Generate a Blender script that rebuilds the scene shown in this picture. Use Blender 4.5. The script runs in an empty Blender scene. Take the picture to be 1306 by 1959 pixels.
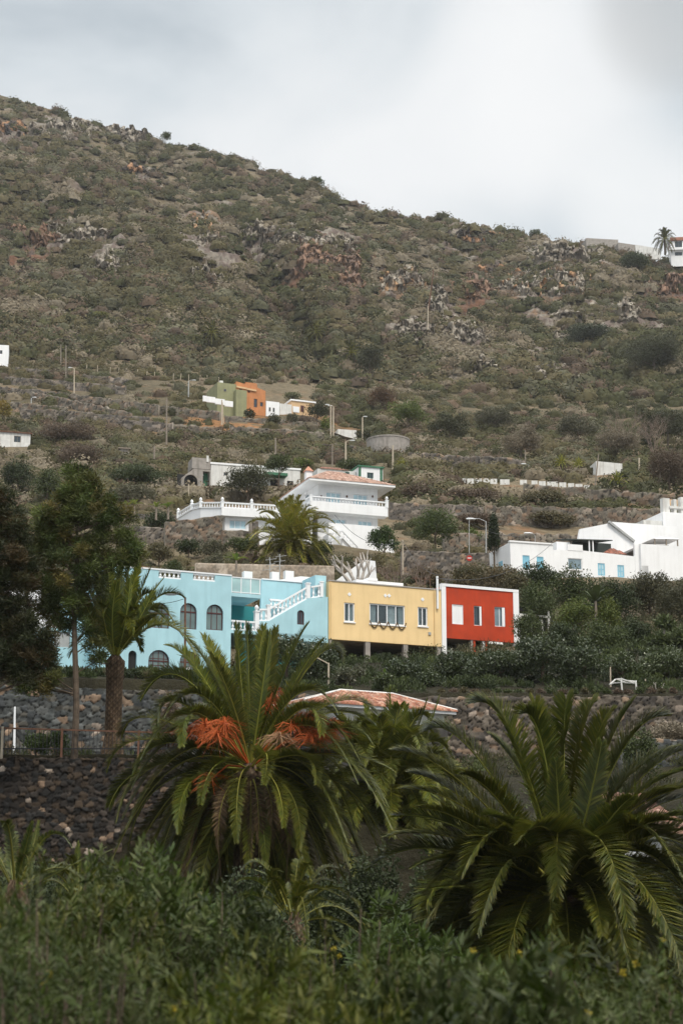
import bpy, bmesh, math, random
import numpy as np
from mathutils import Vector, Matrix
from mathutils.geometry import tessellate_polygon
random.seed(7)
rng = np.random.default_rng(11)
R = math.radians
scene = bpy.context.scene
C = scene.collection

# ---------------------------------------------------------------- camera
F_PX, PITCH = 3265.0, R(13.28)          # focal length in photo pixels, upward tilt
CP, SP = math.cos(PITCH), math.sin(PITCH)
cam_d = bpy.data.cameras.new('camera'); cam = bpy.data.objects.new('camera', cam_d); C.objects.link(cam)
cam.location = (0, 0, 0); cam.rotation_euler = (R(90) + PITCH, 0, 0)
cam_d.sensor_fit = 'VERTICAL'; cam_d.sensor_height = 36.0; cam_d.sensor_width = 24.0
cam_d.lens = 36.0 * F_PX / 1959.0
cam_d.clip_start = 0.1; cam_d.clip_end = 6000
cam_d.dof.use_dof = True; cam_d.dof.focus_distance = 100.0; cam_d.dof.aperture_fstop = 4.5
scene.camera = cam

# ---------------------------------------------------------------- sky, sun, exposure
SUN_EL, SUN_AZ = R(56), R(-28)           # soft sun behind cloud, behind the camera a little to the right
w = bpy.data.worlds.new("World"); scene.world = w; w.use_nodes = True
nt = w.node_tree; N = nt.nodes; L = nt.links; N.clear()
out = N.new('ShaderNodeOutputWorld'); bg = N.new('ShaderNodeBackground'); bg.inputs['Strength'].default_value = 0.1
sky = N.new('ShaderNodeTexSky'); sky.sky_type = 'NISHITA'; sky.sun_disc = False
sky.sun_elevation = SUN_EL; sky.sun_rotation = math.pi - SUN_AZ
tc = N.new('ShaderNodeTexCoord'); mp = N.new('ShaderNodeMapping'); mp.inputs['Scale'].default_value = (1.0, 1.0, 1.9)
mp.inputs['Rotation'].default_value = (0, R(-14), 0)
L.new(tc.outputs['Generated'], mp.inputs['Vector'])
n1 = N.new('ShaderNodeTexNoise'); n1.inputs['Scale'].default_value = 3.4; n1.inputs['Detail'].default_value = 7; n1.inputs['Roughness'].default_value = 0.5
n1.inputs['Distortion'].default_value = 0.5
L.new(mp.outputs[0], n1.inputs['Vector'])
rp = N.new('ShaderNodeValToRGB'); e = rp.color_ramp.elements
e[0].position = 0.36; e[0].color = (3.95, 4.4, 4.75, 1)
e[1].position = 0.64; e[1].color = (6.9, 7.0, 7.05, 1)
m_ = rp.color_ramp.elements.new(0.48); m_.color = (5.35, 5.75, 6.0, 1)
L.new(n1.outputs['Fac'], rp.inputs['Fac'])
mx = N.new('ShaderNodeMix'); mx.data_type = 'RGBA'; mx.inputs[0].default_value = 0.93
L.new(sky.outputs[0], mx.inputs[6]); L.new(rp.outputs[0], mx.inputs[7])
sx = N.new('ShaderNodeSeparateXYZ'); L.new(tc.outputs['Generated'], sx.inputs[0])
zr = N.new('ShaderNodeMapRange'); zr.interpolation_type = 'SMOOTHSTEP'; zr.inputs[1].default_value = 0.5; zr.inputs[2].default_value = 0.95
zr.inputs[3].default_value = 1.0; zr.inputs[4].default_value = 3.2                      # an overcast sky is brightest overhead
L.new(sx.outputs['Z'], zr.inputs[0]); vm = N.new('ShaderNodeVectorMath'); vm.operation = 'SCALE'
def blob(src, px, py, c0, c1, col, amt):
    """a bright or dark patch of cloud in one direction of the sky"""
    u, v = (px - 653.0) / F_PX, (979.5 - py) / F_PX; d = Vector((u, CP - v * SP, SP + v * CP)).normalized()
    nm = N.new('ShaderNodeVectorMath'); nm.operation = 'NORMALIZE'; L.new(tc.outputs['Generated'], nm.inputs[0])
    dt = N.new('ShaderNodeVectorMath'); dt.operation = 'DOT_PRODUCT'; L.new(nm.outputs[0], dt.inputs[0]); dt.inputs[1].default_value = d
    nn = N.new('ShaderNodeMath'); nn.operation = 'MULTIPLY_ADD'; L.new(n1.outputs['Fac'], nn.inputs[0]); nn.inputs[1].default_value = (math.cos(R(c1)) - 1) * -1.0; L.new(dt.outputs['Value'], nn.inputs[2])
    m = N.new('ShaderNodeMapRange'); m.interpolation_type = 'SMOOTHSTEP'; k = (1 - math.cos(R(c1))) * .5
    m.inputs[1].default_value = math.cos(R(c0)) + k; m.inputs[2].default_value = math.cos(R(c1)) + k; m.inputs[4].default_value = amt
    L.new(nn.outputs[0], m.inputs[0]); x = N.new('ShaderNodeMix'); x.data_type = 'RGBA'; L.new(m.outputs[0], x.inputs[0]); L.new(src, x.inputs[6]); x.inputs[7].default_value = col
    return x.outputs[2]
cl = blob(mx.outputs[2], 1050, 150, 4.6, .6, (7.2, 7.25, 7.3, 1), .8)
cl = blob(cl, 700, 330, 7.5, 1, (7.0, 7.1, 7.2, 1), .4); cl = blob(cl, 1230, 400, 3.2, .5, (7.1, 7.2, 7.25, 1), .7)
cl = blob(cl, 1290, 20, 3.2, .6, (3.9, 4.0, 4.05, 1), .6)
L.new(cl, vm.inputs[0]); L.new(zr.outputs[0], vm.inputs[3]); L.new(vm.outputs[0], bg.inputs['Color']); L.new(bg.outputs[0], out.inputs['Surface'])
sd = bpy.data.lights.new('sun', 'SUN'); sd.energy = 2.0; sd.angle = R(18); sd.color = (1.0, 0.92, 0.80)
so = bpy.data.objects.new('sun', sd); C.objects.link(so)
sdir = Vector((math.cos(SUN_EL) * math.sin(-SUN_AZ), -math.cos(SUN_EL) * math.cos(SUN_AZ), math.sin(SUN_EL)))
so.rotation_euler = sdir.to_track_quat('Z', 'Y').to_euler()
scene.view_settings.view_transform = 'Standard'; scene.view_settings.look = 'None'
scene.view_settings.exposure = 0.42; scene.view_settings.gamma = 1.0
scene.cycles.max_bounces = 6; scene.cycles.diffuse_bounces = 3; scene.cycles.transparent_max_bounces = 6
scene.cycles.volume_bounces = 0

# ---------------------------------------------------------------- projection helpers
def ratio(py): return np.tan(PITCH + np.arctan((979.5 - py) / F_PX))          # height over forward distance seen at photo row py
def at(px, py, D):
    u, v = (px - 653.0) / F_PX, (979.5 - py) / F_PX
    y = CP - v * SP; k = D / y
    return Vector((u * k, D, (SP + v * CP) * k))
def to_px(X, Y, Z):
    d = Y * CP + Z * SP
    return 653 + F_PX * X / d, 979.5 - F_PX * (Z * CP - Y * SP) / d

# ---------------------------------------------------------------- numpy noise
def _h(ix, iy, s):
    n = (ix.astype(np.int64) * 374761393 + iy.astype(np.int64) * 668265263 + s * 1442695041) & 0x7fffffff
    n = ((n ^ (n >> 13)) * 1274126177) & 0x7fffffff
    return ((n ^ (n >> 16)) & 0xffff) / 65535.0
def vnoise(x, y, s=0):
    x = np.asarray(x, float); y = np.asarray(y, float)
    ix, iy = np.floor(x), np.floor(y); fx, fy = x - ix, y - iy
    fx = fx * fx * (3 - 2 * fx); fy = fy * fy * (3 - 2 * fy)
    a, b, c, d = _h(ix, iy, s), _h(ix + 1, iy, s), _h(ix, iy + 1, s), _h(ix + 1, iy + 1, s)
    return (a * (1 - fx) + b * fx) * (1 - fy) + (c * (1 - fx) + d * fx) * fy
def fbm(x, y, s=0, o=4, g=0.5):
    r, a, t = 0, 1.0, 0
    for k in range(o):
        r = r + a * vnoise(np.asarray(x) * 2 ** k + 17.3 * k, np.asarray(y) * 2 ** k - 9.1 * k, s + k); t += a; a *= g
    return r / t

# ---------------------------------------------------------------- object helpers
def tag(o, label=None, cat=None, group=None, kind=None):
    if label: o['label'] = label
    if cat: o['category'] = cat
    if group: o['group'] = group
    if kind: o['kind'] = kind
    return o
def empty(name, loc=(0, 0, 0), rz=0.0, label=None, cat=None, group=None):
    o = bpy.data.objects.new(name, None); C.objects.link(o); o.location = loc; o.rotation_euler = (0, 0, rz); o.empty_display_size = 0.3
    return tag(o, label, cat, group)
def link(name, me, mat=None, parent=None):
    o = bpy.data.objects.new(name, me); C.objects.link(o)
    if mat: me.materials.append(mat)
    if parent is not None: o.parent = parent
    return o
def npmesh(name, V, Fc, mat=None, parent=None, col=None, smooth=False):
    """V (n,3); Fc (m,k) same-size faces; col (n,3) albedo per vertex"""
    me = bpy.data.meshes.new(name); V = np.asarray(V, np.float32); Fc = np.asarray(Fc, np.int32); m, k = Fc.shape
    me.vertices.add(len(V)); me.vertices.foreach_set('co', V.ravel())
    me.loops.add(m * k); me.loops.foreach_set('vertex_index', Fc.ravel())
    me.polygons.add(m); me.polygons.foreach_set('loop_start', np.arange(0, m * k, k, dtype=np.int32))
    me.polygons.foreach_set('loop_total', np.full(m, k, np.int32))
    if smooth: me.polygons.foreach_set('use_smooth', np.ones(m, bool))
    me.update(calc_edges=True)
    if col is not None:
        ca = me.color_attributes.new('Col', 'FLOAT_COLOR', 'POINT')
        c4 = np.ones((len(V), 4), np.float32); c4[:, :3] = col
        ca.data.foreach_set('color', c4.ravel())
    return link(name, me, mat, parent)
class MB:
    """collects boxes, bars, prisms; build() links ONE mesh object"""
    def __init__(s): s.v = []; s.f = []
    def add(s, vs, fs):
        b = len(s.v); s.v += [tuple(v) for v in vs]; s.f += [tuple(i + b for i in f) for f in fs]; return s
    def box(s, x0, x1, y0, y1, z0, z1):
        return s.add([(x0, y0, z0), (x1, y0, z0), (x1, y1, z0), (x0, y1, z0), (x0, y0, z1), (x1, y0, z1), (x1, y1, z1), (x0, y1, z1)],
                     [(0, 3, 2, 1), (4, 5, 6, 7), (0, 1, 5, 4), (1, 2, 6, 5), (2, 3, 7, 6), (3, 0, 4, 7)])
    def tube(s, pts, rads, n=6, cap=True):
        pts = [Vector(p) for p in pts]
        if isinstance(rads, (int, float)): rads = [rads] * len(pts)
        vs, fs = [], []; ref = Vector((0.13, 0.31, 0.94)).normalized()
        for i, p in enumerate(pts):
            d = (pts[min(i + 1, len(pts) - 1)] - pts[max(i - 1, 0)]).normalized()
            a = d.cross(ref)
            if a.length < 1e-3: a = d.cross(Vector((1, 0, 0)))
            a.normalize(); b = d.cross(a)
            for k in range(n):
                t = 2 * math.pi * k / n; vs.append(p + (a * math.cos(t) + b * math.sin(t)) * rads[i])
        for i in range(len(pts) - 1):
            for k in range(n):
                k2 = (k + 1) % n; fs.append((i * n + k, i * n + k2, (i + 1) * n + k2, (i + 1) * n + k))
        if cap: fs.append(tuple(range(n))[::-1]); fs.append(tuple((len(pts) - 1) * n + k for k in range(n)))
        return s.add(vs, fs)
    def bar(s, a, b, wd, ht):
        """box beam from a to b"""
        a, b = Vector(a), Vector(b); d = (b - a).normalized(); sx = d.cross(Vector((0, 0, 1)))
        if sx.length < 1e-3: sx = Vector((1, 0, 0))
        sx.normalize(); sz = sx.cross(d); vs = []
        for p in (a, b):
            for i, j in ((-1, -1), (1, -1), (1, 1), (-1, 1)): vs.append(p + sx * (wd / 2 * i) + sz * (ht / 2 * j))
        return s.add(vs, [(0, 1, 2, 3), (7, 6, 5, 4), (0, 4, 5, 1), (1, 5, 6, 2), (2, 6, 7, 3), (3, 7, 4, 0)])
    def lathe(s, c, prof, n=8):
        vs, fs = [], []
        for r, z in prof:
            for k in range(n):
                t = 2 * math.pi * k / n; vs.append((c[0] + r * math.cos(t), c[1] + r * math.sin(t), c[2] + z))
        for i in range(len(prof) - 1):
            for k in range(n):
                k2 = (k + 1) % n; fs.append((i * n + k, i * n + k2, (i + 1) * n + k2, (i + 1) * n + k))
        fs.append(tuple(range(n))[::-1]); fs.append(tuple((len(prof) - 1) * n + k for k in range(n)))
        return s.add(vs, fs)
    def panel(s, outline, holes=(), y0=0.0, y1=0.25):
        """wall slab in the x-z plane with real openings; front at y0"""
        loops = [list(outline)] + [list(h) for h in holes]
        flat = [p for l in loops for p in l]; n = len(flat)
        tris = tessellate_polygon([[Vector((p[0], p[1], 0)) for p in l] for l in loops])
        vs = [(p[0], y0, p[1]) for p in flat] + [(p[0], y1, p[1]) for p in flat]; fs = []
        for a, b, c in tris:
            A, B, D = flat[a], flat[b], flat[c]
            cr = (B[0] - A[0]) * (D[1] - A[1]) - (B[1] - A[1]) * (D[0] - A[0])
            if abs(cr) < 1e-9: continue
            t = (a, b, c) if cr > 0 else (a, c, b)     # front normal towards -y
            fs.append(t); fs.append(tuple(i + n for i in t[::-1]))
        k = 0
        for l in loops:
            m = len(l)
            for i in range(m):
                j = (i + 1) % m; fs.append((k + i, k + j, n + k + j, n + k + i))
            k += m
        return s.add(vs, fs)
    def build(s, name, mat=None, parent=None, smooth=False, recalc=True):
        me = bpy.data.meshes.new(name); me.from_pydata(s.v, [], s.f)
        if recalc:
            bm = bmesh.new(); bm.from_mesh(me); bmesh.ops.recalc_face_normals(bm, faces=bm.faces); bm.to_mesh(me); bm.free()
        if smooth: me.polygons.foreach_set('use_smooth', np.ones(len(me.polygons), bool))
        me.update(); return link(name, me, mat, parent)
def copy_tree(o, parent=None):
    c = o.copy(); C.objects.link(c)
    if parent is not None: c.parent = parent
    for ch in [x for x in o.children]: copy_tree(ch, c)
    return c

# ---------------------------------------------------------------- materials
def newmat(name):
    m = bpy.data.materials.new(name); m.use_nodes = True; nt = m.node_tree
    return m, nt, nt.nodes['Principled BSDF']
def paint(name, col, rough=0.8, var=0.12, scale=1.2, bump=0.0, stain=None, metal=0.0, spec=0.3):
    """painted / rendered / weathered surface: colour broken by two noises, optional vertical stains"""
    m, nt, b = newmat(name); N, L = nt.nodes, nt.links
    tc = N.new('ShaderNodeTexCoord'); n = N.new('ShaderNodeTexNoise'); n.inputs['Scale'].default_value = scale; n.inputs['Detail'].default_value = 6
    L.new(tc.outputs['Object'], n.inputs['Vector'])
    r = N.new('ShaderNodeValToRGB'); e = r.color_ramp.elements
    e[0].position = 0.3; e[1].position = 0.7
    e[0].color = tuple(c * (1 - var) for c in col) + (1,); e[1].color = tuple(min(1, c * (1 + var * 0.6)) for c in col) + (1,)
    L.new(n.outputs['Fac'], r.inputs['Fac']); last = r.outputs[0]
    if stain:
        mp = N.new('ShaderNodeMapping'); mp.inputs['Scale'].default_value = (3.0, 3.0, 0.35); L.new(tc.outputs['Object'], mp.inputs['Vector'])
        n2 = N.new('ShaderNodeTexNoise'); n2.inputs['Scale'].default_value = 1.0; n2.inputs['Detail'].default_value = 5; L.new(mp.outputs[0], n2.inputs['Vector'])
        r2 = N.new('ShaderNodeMapRange'); r2.inputs[1].default_value = 0.47; r2.inputs[2].default_value = 0.74; r2.inputs[4].default_value = stain[1]
        L.new(n2.outputs['Fac'], r2.inputs[0]); mx = N.new('ShaderNodeMix'); mx.data_type = 'RGBA'
        L.new(r2.outputs[0], mx.inputs[0]); L.new(last, mx.inputs[6]); mx.inputs[7].default_value = tuple(stain[0]) + (1,); last = mx.outputs[2]
    L.new(last, b.inputs['Base Color']); b.inputs['Roughness'].default_value = rough; b.inputs['Metallic'].default_value = metal
    b.inputs['Specular IOR Level'].default_value = spec
    if bump:
        n3 = N.new('ShaderNodeTexNoise'); n3.inputs['Scale'].default_value = scale * 14; n3.inputs['Detail'].default_value = 4; L.new(tc.outputs['Object'], n3.inputs['Vector'])
        bp = N.new('ShaderNodeBump'); bp.inputs['Strength'].default_value = bump; bp.inputs['Distance'].default_value = 0.02
        L.new(n3.outputs['Fac'], bp.inputs['Height']); L.new(bp.outputs[0], b.inputs['Normal'])
    return m
def leafmat(name, trans=0.25, rough=0.55, spec=0.25, gain=(1, 1, 1)):
    """colour comes from the mesh attribute Col; part of the light passes through the leaf"""
    m, nt, b = newmat(name); N, L = nt.nodes, nt.links; o = N['Material Output']
    a = N.new('ShaderNodeAttribute'); a.attribute_name = 'Col'
    g = N.new('ShaderNodeMix'); g.data_type = 'RGBA'; g.blend_type = 'MULTIPLY'; g.inputs[0].default_value = 1; g.inputs[7].default_value = tuple(gain) + (1,)
    L.new(a.outputs['Color'], g.inputs[6]); L.new(g.outputs[2], b.inputs['Base Color'])
    b.inputs['Roughness'].default_value = rough; b.inputs['Specular IOR Level'].default_value = spec
    if trans:
        t = N.new('ShaderNodeBsdfTranslucent'); L.new(g.outputs[2], t.inputs['Color'])
        mx = N.new('ShaderNodeMixShader'); mx.inputs[0].default_value = trans
        L.new(b.outputs[0], mx.inputs[1]); L.new(t.outputs[0], mx.inputs[2]); L.new(mx.outputs[0], o.inputs['Surface'])
    return m
def rockmat(name, rough=0.9):
    m, nt, b = newmat(name); N, L = nt.nodes, nt.links
    a = N.new('ShaderNodeAttribute'); a.attribute_name = 'Col'; tc = N.new('ShaderNodeTexCoord')
    n = N.new('ShaderNodeTexNoise'); n.inputs['Scale'].default_value = 5; n.inputs['Detail'].default_value = 7; L.new(tc.outputs['Object'], n.inputs['Vector'])
    mr = N.new('ShaderNodeMapRange'); mr.inputs[1].default_value = 0.3; mr.inputs[2].default_value = 0.7; mr.inputs[3].default_value = 0.7; mr.inputs[4].default_value = 1.25
    L.new(n.outputs['Fac'], mr.inputs[0]); g = N.new('ShaderNodeVectorMath'); g.operation = 'SCALE'
    L.new(a.outputs['Color'], g.inputs[0]); L.new(mr.outputs[0], g.inputs[3]); L.new(g.outputs[0], b.inputs['Base Color'])
    b.inputs['Roughness'].default_value = rough; b.inputs['Specular IOR Level'].default_value = 0.2
    bp = N.new('ShaderNodeBump'); bp.inputs['Strength'].default_value = 0.6; bp.inputs['Distance'].default_value = 0.05
    L.new(n.outputs['Fac'], bp.inputs['Height']); L.new(bp.outputs[0], b.inputs['Normal'])
    return m
# ================================================================ TERRAIN
K = np.array([0, 330, 560, 653, 980, 1306.0])
ZR = [(0.5, [-1.7] * 6), (10, [-1.9] * 6), (20, [-3.5] * 6), (35, [-4, -4, -4, -4, -4.2, -4.2]), (48, [-1, -1, -1.5, -2, -3, -3]),
      (56.7, [1.2, 1.2, 1, 0.6, 0, 0]), (57.5, [5.2, 5.2, 5.0, 3, 2, 2.5]), (66, [5.4, 5.4, 5.2, 4.5, 4.8, 5.6]),
      (75.7, [5.8, 5.8, 5.8, 5.8, 6.8, 6.8]), (76.5, [float(ratio(q) * 76.5) for q in (1290, 1302, 1332, 1328, 1328, 1328)]),
      (94, [12.9, 12.9, 13.2, 13.6, 13.8, 14.2]), (104, [13.4, 13.4, 14, 14.3, 15.4, 17]), (116, [19, 19, 18.5, 17.5, 18.5, 20.5]),
      (130, [24.5, 24.5, 24.5, 23.5, 23.5, 24.5])]
PR = [(150, [1060, 1050, 1045, 1050, 1100, 1115]), (165, [1035, 1030, 1030, 1035, 1050, 1070]), (200, [960, 955, 955, 960, 975, 985]),
      (235, [905, 925, 925, 922, 918, 920]), (280, [850, 855, 870, 880, 880, 885]), (330, [775, 785, 792, 815, 835, 850]),
      (400, [690, 700, 715, 735, 760, 785])]
RX = np.array([-300, 0, 100, 200, 300, 400, 500, 600, 660, 700, 800, 900, 1000, 1100, 1180, 1306, 1500.0])
RY = np.array([120, 178, 208, 240, 268, 290, 323, 353, 380, 398, 422, 438, 451, 468, 486, 506, 540.0])
RD = np.array([720, 715, 710, 700, 690, 680, 670, 660, 650, 645, 640, 630, 620, 600, 590, 585, 580.0])
Drow = np.concatenate([np.arange(0.5, 56, 0.75), np.arange(56, 58.5, 0.1), np.arange(58.5, 75, 0.75), np.arange(75.2, 77.2, 0.1),
                       np.arange(77.5, 240, 0.6), np.arange(240, 420, 0.75), np.arange(420, 760, 0.9), np.arange(760, 900, 20)])
Acol = np.linspace(-0.29, 0.29, 620)
A, D_ = np.meshgrid(Acol, Drow)
t_ = np.full_like(A, 0.2)
def base_ratio(px, D):
    """nominal height/distance of the ground at photo column px, distance D"""
    out = np.zeros_like(D)
    kk = np.array([r[0] for r in ZR] + [r[0] for r in PR])
    T = np.array([[z / r[0] for z in r[1]] for r in ZR] + [[float(ratio(q)) for q in r[1]] for r in PR])
    pc = np.clip(px, 0, 1306); j = np.clip(np.searchsorted(K, pc, 'right') - 1, 0, len(K) - 2); fx = (pc - K[j]) / (K[j + 1] - K[j])
    i = np.clip(np.searchsorted(kk, D, 'right') - 1, 0, len(kk) - 2); fy = np.clip((D - kk[i]) / (kk[i + 1] - kk[i]), 0, 1)
    za = (T[i, j] * (1 - fx) + T[i, j + 1] * fx) * kk[i]; zb = (T[i + 1, j] * (1 - fx) + T[i + 1, j + 1] * fx) * kk[i + 1]
    z = za * (1 - fy) + zb * fy
    rd = np.interp(px, RX, RD); rz = ratio(np.interp(px, RX, RY)) * rd
    z400 = (T[-1, j] * (1 - fx) + T[-1, j + 1] * fx) * 400
    tt = np.clip((D - 400) / (rd - 400), 0, 1)
    far = z400 + (rz - z400) * (tt ** 1.0)
    far = far - np.maximum(0, D - rd) * 0.35
    z = np.where(D > 400, far, z)
    return z / D
for _ in range(4):
    pxx = 653 + F_PX * A / (CP + t_ * SP); t_ = base_ratio(pxx, D_)
PXX = pxx; Z_ = t_ * D_; X_ = A * D_
PYY = 979.5 - F_PX * (Z_ * CP - D_ * SP) / (D_ * CP + Z_ * SP)
# ravines, knolls and rock bands of the upper slope
fade = np.clip((D_ - 360) / 120, 0, 1) * np.clip((np.interp(PXX, RX, RD) - D_) / 30 + 0.25, 0, 1)
gx = 470 + (PYY - 440) * 0.62                                   # the gully that runs down from the left
gul = np.exp(-((PXX - gx) / 38.0) ** 2) * np.clip((PYY - 400) / 60, 0, 1) * np.clip((700 - PYY) / 60, 0, 1)
Z_ -= gul * 16 * fade
Z_ += fade * (fbm(X_ / 50, D_ / 70, 3, 4) - 0.5) * 26 + fade * (fbm(X_ / 12, D_ / 16, 5, 3) - 0.5) * 5.5
Z_ += np.clip((D_ - 118) / 20, 0, 1) * (fbm(X_ / 6, D_ / 6, 9, 3) - 0.5) * 0.9 + (fbm(X_ / 2.5, D_ / 2.5, 13, 2) - 0.5) * 0.2
# (photo column, row, half width, half height) of the bare rock faces
ROCKS = [(215, 515, 36, 24, 0, 'pale fluted rock outcrop low on the left slope', 60), (120, 248, 60, 16, 0, 'long grey rock band under the left peak', 45), (245, 252, 45, 16, 0, 'grey boulders just below the skyline shoulder', 45),
         (398, 436, 34, 30, 3, 'orange-flecked outcrop above the gully head', 50), (385, 530, 30, 18, 0, 'white rock ledge on the left side of the gully', 36), (440, 545, 36, 14, 0, 'white rock ledge nearest the gully', 30), (150, 445, 60, 18, 0, 'grey outcrop in the middle of the left slope', 45),
         (60, 455, 50, 18, 2, 'reddish broken rock near the left edge', 30), (590, 505, 46, 34, 2, 'red-brown cliff on the left half of the gully head', 40), (665, 520, 44, 34, 2, 'red-brown cliff with dark hollows beside the mast', 40), (560, 462, 60, 12, 0, 'thin rock line under the high footpath', 30),
         (765, 538, 46, 22, 3, 'orange and white overhanging rock left of centre of the cliffs', 46), (835, 578, 26, 26, 0, 'rounded pale boulder at the foot of the mast', 24), (905, 458, 50, 14, 4, 'orange cave mouth just under the skyline', 46), (905, 545, 32, 24, 2, 'rust-coloured buttress right of the rounded boulder', 30),
         (1000, 543, 50, 22, 3, 'row of orange-stained cliff columns', 46), (1085, 545, 60, 20, 3, 'right end of the orange-stained cliff row', 46), (1050, 488, 50, 18, 0, 'grey crag between skyline and cliffs', 50), (955, 522, 50, 10, 4, 'dark overhang above the orange cliff row', 30),
         (1195, 600, 46, 22, 0, 'pale standing rocks right of the cliff footpath', 40), (1100, 600, 60, 12, 0, 'grey rocks under the cliff footpath', 36), (1275, 545, 50, 16, 2, 'reddish rocks at the right edge of the hill', 36), (885, 640, 60, 20, 0, 'scattered pale rocks below the cliffs', 50), (795, 640, 46, 22, 0, 'grey ribs of rock left of the scattered rocks', 46),
         (1045, 715, 50, 10, 0, 'white rocks low on the right slope', 36), (925, 705, 40, 9, 0, 'small grey rocks above the round green domes', 24), (1085, 650, 50, 9, 0, 'line of pale stones on the right slope', 30), (12, 246, 36, 12, 4, 'dark hollow rock at the left edge under the peak', 24),
         (252, 326, 40, 9, 4, 'dark rock shelter below the skyline shoulder', 26), (480, 445, 40, 22, 0, 'grey rocks right of the orange-flecked outcrop', 36), (640, 470, 40, 12, 0, 'grey rocks along the high footpath', 26), (1130, 490, 30, 12, 0, 'small crag near the ridge house', 20)]
rock = np.zeros_like(Z_); rkind = np.zeros_like(Z_)
nz_ = fbm(X_ / 9, Z_ / 7, 21, 4); nz2 = fbm(X_ / 3.5, Z_ / 2.2, 25, 3)
for rx, ry, hw, hh, kd, _l, _n in ROCKS:
    q = 1.12 - np.sqrt(((PXX - rx) / hw) ** 2 + ((PYY - ry) / hh) ** 2) + (nz_ - 0.5) * 2.0 + (nz2 - 0.5) * 3.2
    q = np.clip(q * 2, 0, 1); rkind = np.where(q > rock, kd, rkind); rock = np.maximum(rock, q)
rock = np.maximum(rock, np.clip((nz_ - 0.66) * 9, 0, 1) * np.clip((D_ - 440) / 60, 0, 1))
rock *= np.clip((D_ - 380) / 60, 0, 1)
blk = fbm(X_ / 3.2, Z_ / 2.2, 31, 3)
Y_ = D_ - rock * (blk - 0.3) * 5.0
Z_ += rock * (np.abs((Z_ / 5.0 + nz_) % 1.0 - 0.5) - 0.25) * 5
PX2, PY2 = to_px(X_, Y_, Z_)
RIDX = np.arange(len(Drow))
def gz(x, y):
    """ground height at world x, y (bilinear in the terrain grid)"""
    y = max(0.6, float(y)); a = x / y
    ci = min(max((a - Acol[0]) / (Acol[1] - Acol[0]), 0), len(Acol) - 1.001); c = int(ci); fc = ci - c
    r = min(max(int(np.searchsorted(Drow, y, 'right')) - 1, 0), len(Drow) - 2); fr = (y - Drow[r]) / (Drow[r + 1] - Drow[r])
    return float((Z_[r, c] * (1 - fc) + Z_[r, c + 1] * fc) * (1 - fr) + (Z_[r + 1, c] * (1 - fc) + Z_[r + 1, c + 1] * fc) * fr)
def gp(px, D):
    """ground point under photo column px at distance D"""
    z = 0.2 * D
    for _ in range(4):
        X = (px - 653) / F_PX * (D * CP + z * SP); z = gz(X, D)
    return Vector((X, D, z))
def hit(px, py, dmin=110):
    """ground point seen at photo pixel px, py"""
    ci = int(np.argmin(np.abs(PX2[int(np.searchsorted(Drow, 300))] - px)))
    for r in range(int(np.searchsorted(Drow, dmin)), len(Drow) - 20):
        c = ci
        if PY2[r, c] <= py: return gp(px, Drow[r])
    return gp(px, 560)
tm, nt, b = newmat('hill_ground'); N, L = nt.nodes, nt.links
a = N.new('ShaderNodeAttribute'); a.attribute_name = 'Col'
geo = N.new('ShaderNodeNewGeometry')
n1 = N.new('ShaderNodeTexNoise'); n1.inputs['Scale'].default_value = 0.9; n1.inputs['Detail'].default_value = 9; n1.inputs['Roughness'].default_value = 0.65
L.new(geo.outputs['Position'], n1.inputs['Vector'])
mr = N.new('ShaderNodeMapRange'); mr.inputs[1].default_value = 0.3; mr.inputs[2].default_value = 0.72; mr.inputs[3].default_value = 0.55; mr.inputs[4].default_value = 1.45
L.new(n1.outputs['Fac'], mr.inputs[0]); g = N.new('ShaderNodeVectorMath'); g.operation = 'SCALE'
L.new(a.outputs['Color'], g.inputs[0]); L.new(mr.outputs[0], g.inputs[3]); L.new(g.outputs[0], b.inputs['Base Color']); b.inputs['Roughness'].default_value = 0.95
b.inputs['Specular IOR Level'].default_value = 0.1
bp = N.new('ShaderNodeBump'); bp.inputs['Strength'].default_value = 0.8; bp.inputs['Distance'].default_value = 0.5
L.new(n1.outputs['Fac'], bp.inputs['Height']); L.new(bp.outputs[0], b.inputs['Normal'])
def lerp3(a, b, t): return np.asarray(a) * (1 - t[..., None]) + np.asarray(b) * t[..., None]
g1 = fbm(X_ / 25, D_ / 25, 41, 4); g2 = fbm(X_ / 4, D_ / 4, 51, 3)
gc = lerp3((0.085, 0.070, 0.042), (0.15, 0.118, 0.075), np.clip((g1 - 0.3) * 2.5, 0, 1))
gc = lerp3(gc, (0.17, 0.10, 0.055), np.clip((g2 - 0.62) * 4, 0, 1) * np.clip((400 - D_) / 60, 0, 1))
gold = np.exp(-(((PXX - 480) / 170) ** 2 + ((PYY - 815) / 22) ** 2)) * (g2 > 0.45)
gc = lerp3(gc, (0.24, 0.115, 0.045), np.clip(gold * 1.2, 0, 0.8))
rc = np.where((fbm(X_ / 2.0, Z_ / 2.0, 61, 3) > 0.52)[..., None], np.array([0.19, 0.165, 0.135]), np.array([0.13, 0.10, 0.085]))
oc = np.where((fbm(X_ / 3.0, Z_ / 3.0, 67, 3) > 0.5)[..., None], np.array([0.17, 0.11, 0.07]), rc)
bc = np.where((fbm(X_ / 3.0, Z_ / 3.0, 69, 3) > 0.45)[..., None], np.array([0.13, 0.07, 0.045]), np.array([0.08, 0.06, 0.05]))
rkind = np.where(rkind == 3, 1, rkind)
rcol = np.where((rkind == 1)[..., None], oc, np.where((rkind == 2)[..., None], bc, rc))
gc = gc * (1 - rock[..., None]) + rcol * rock[..., None]
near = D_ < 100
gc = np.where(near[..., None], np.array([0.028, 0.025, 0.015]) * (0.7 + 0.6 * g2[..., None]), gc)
nr, nc = Z_.shape
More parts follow.
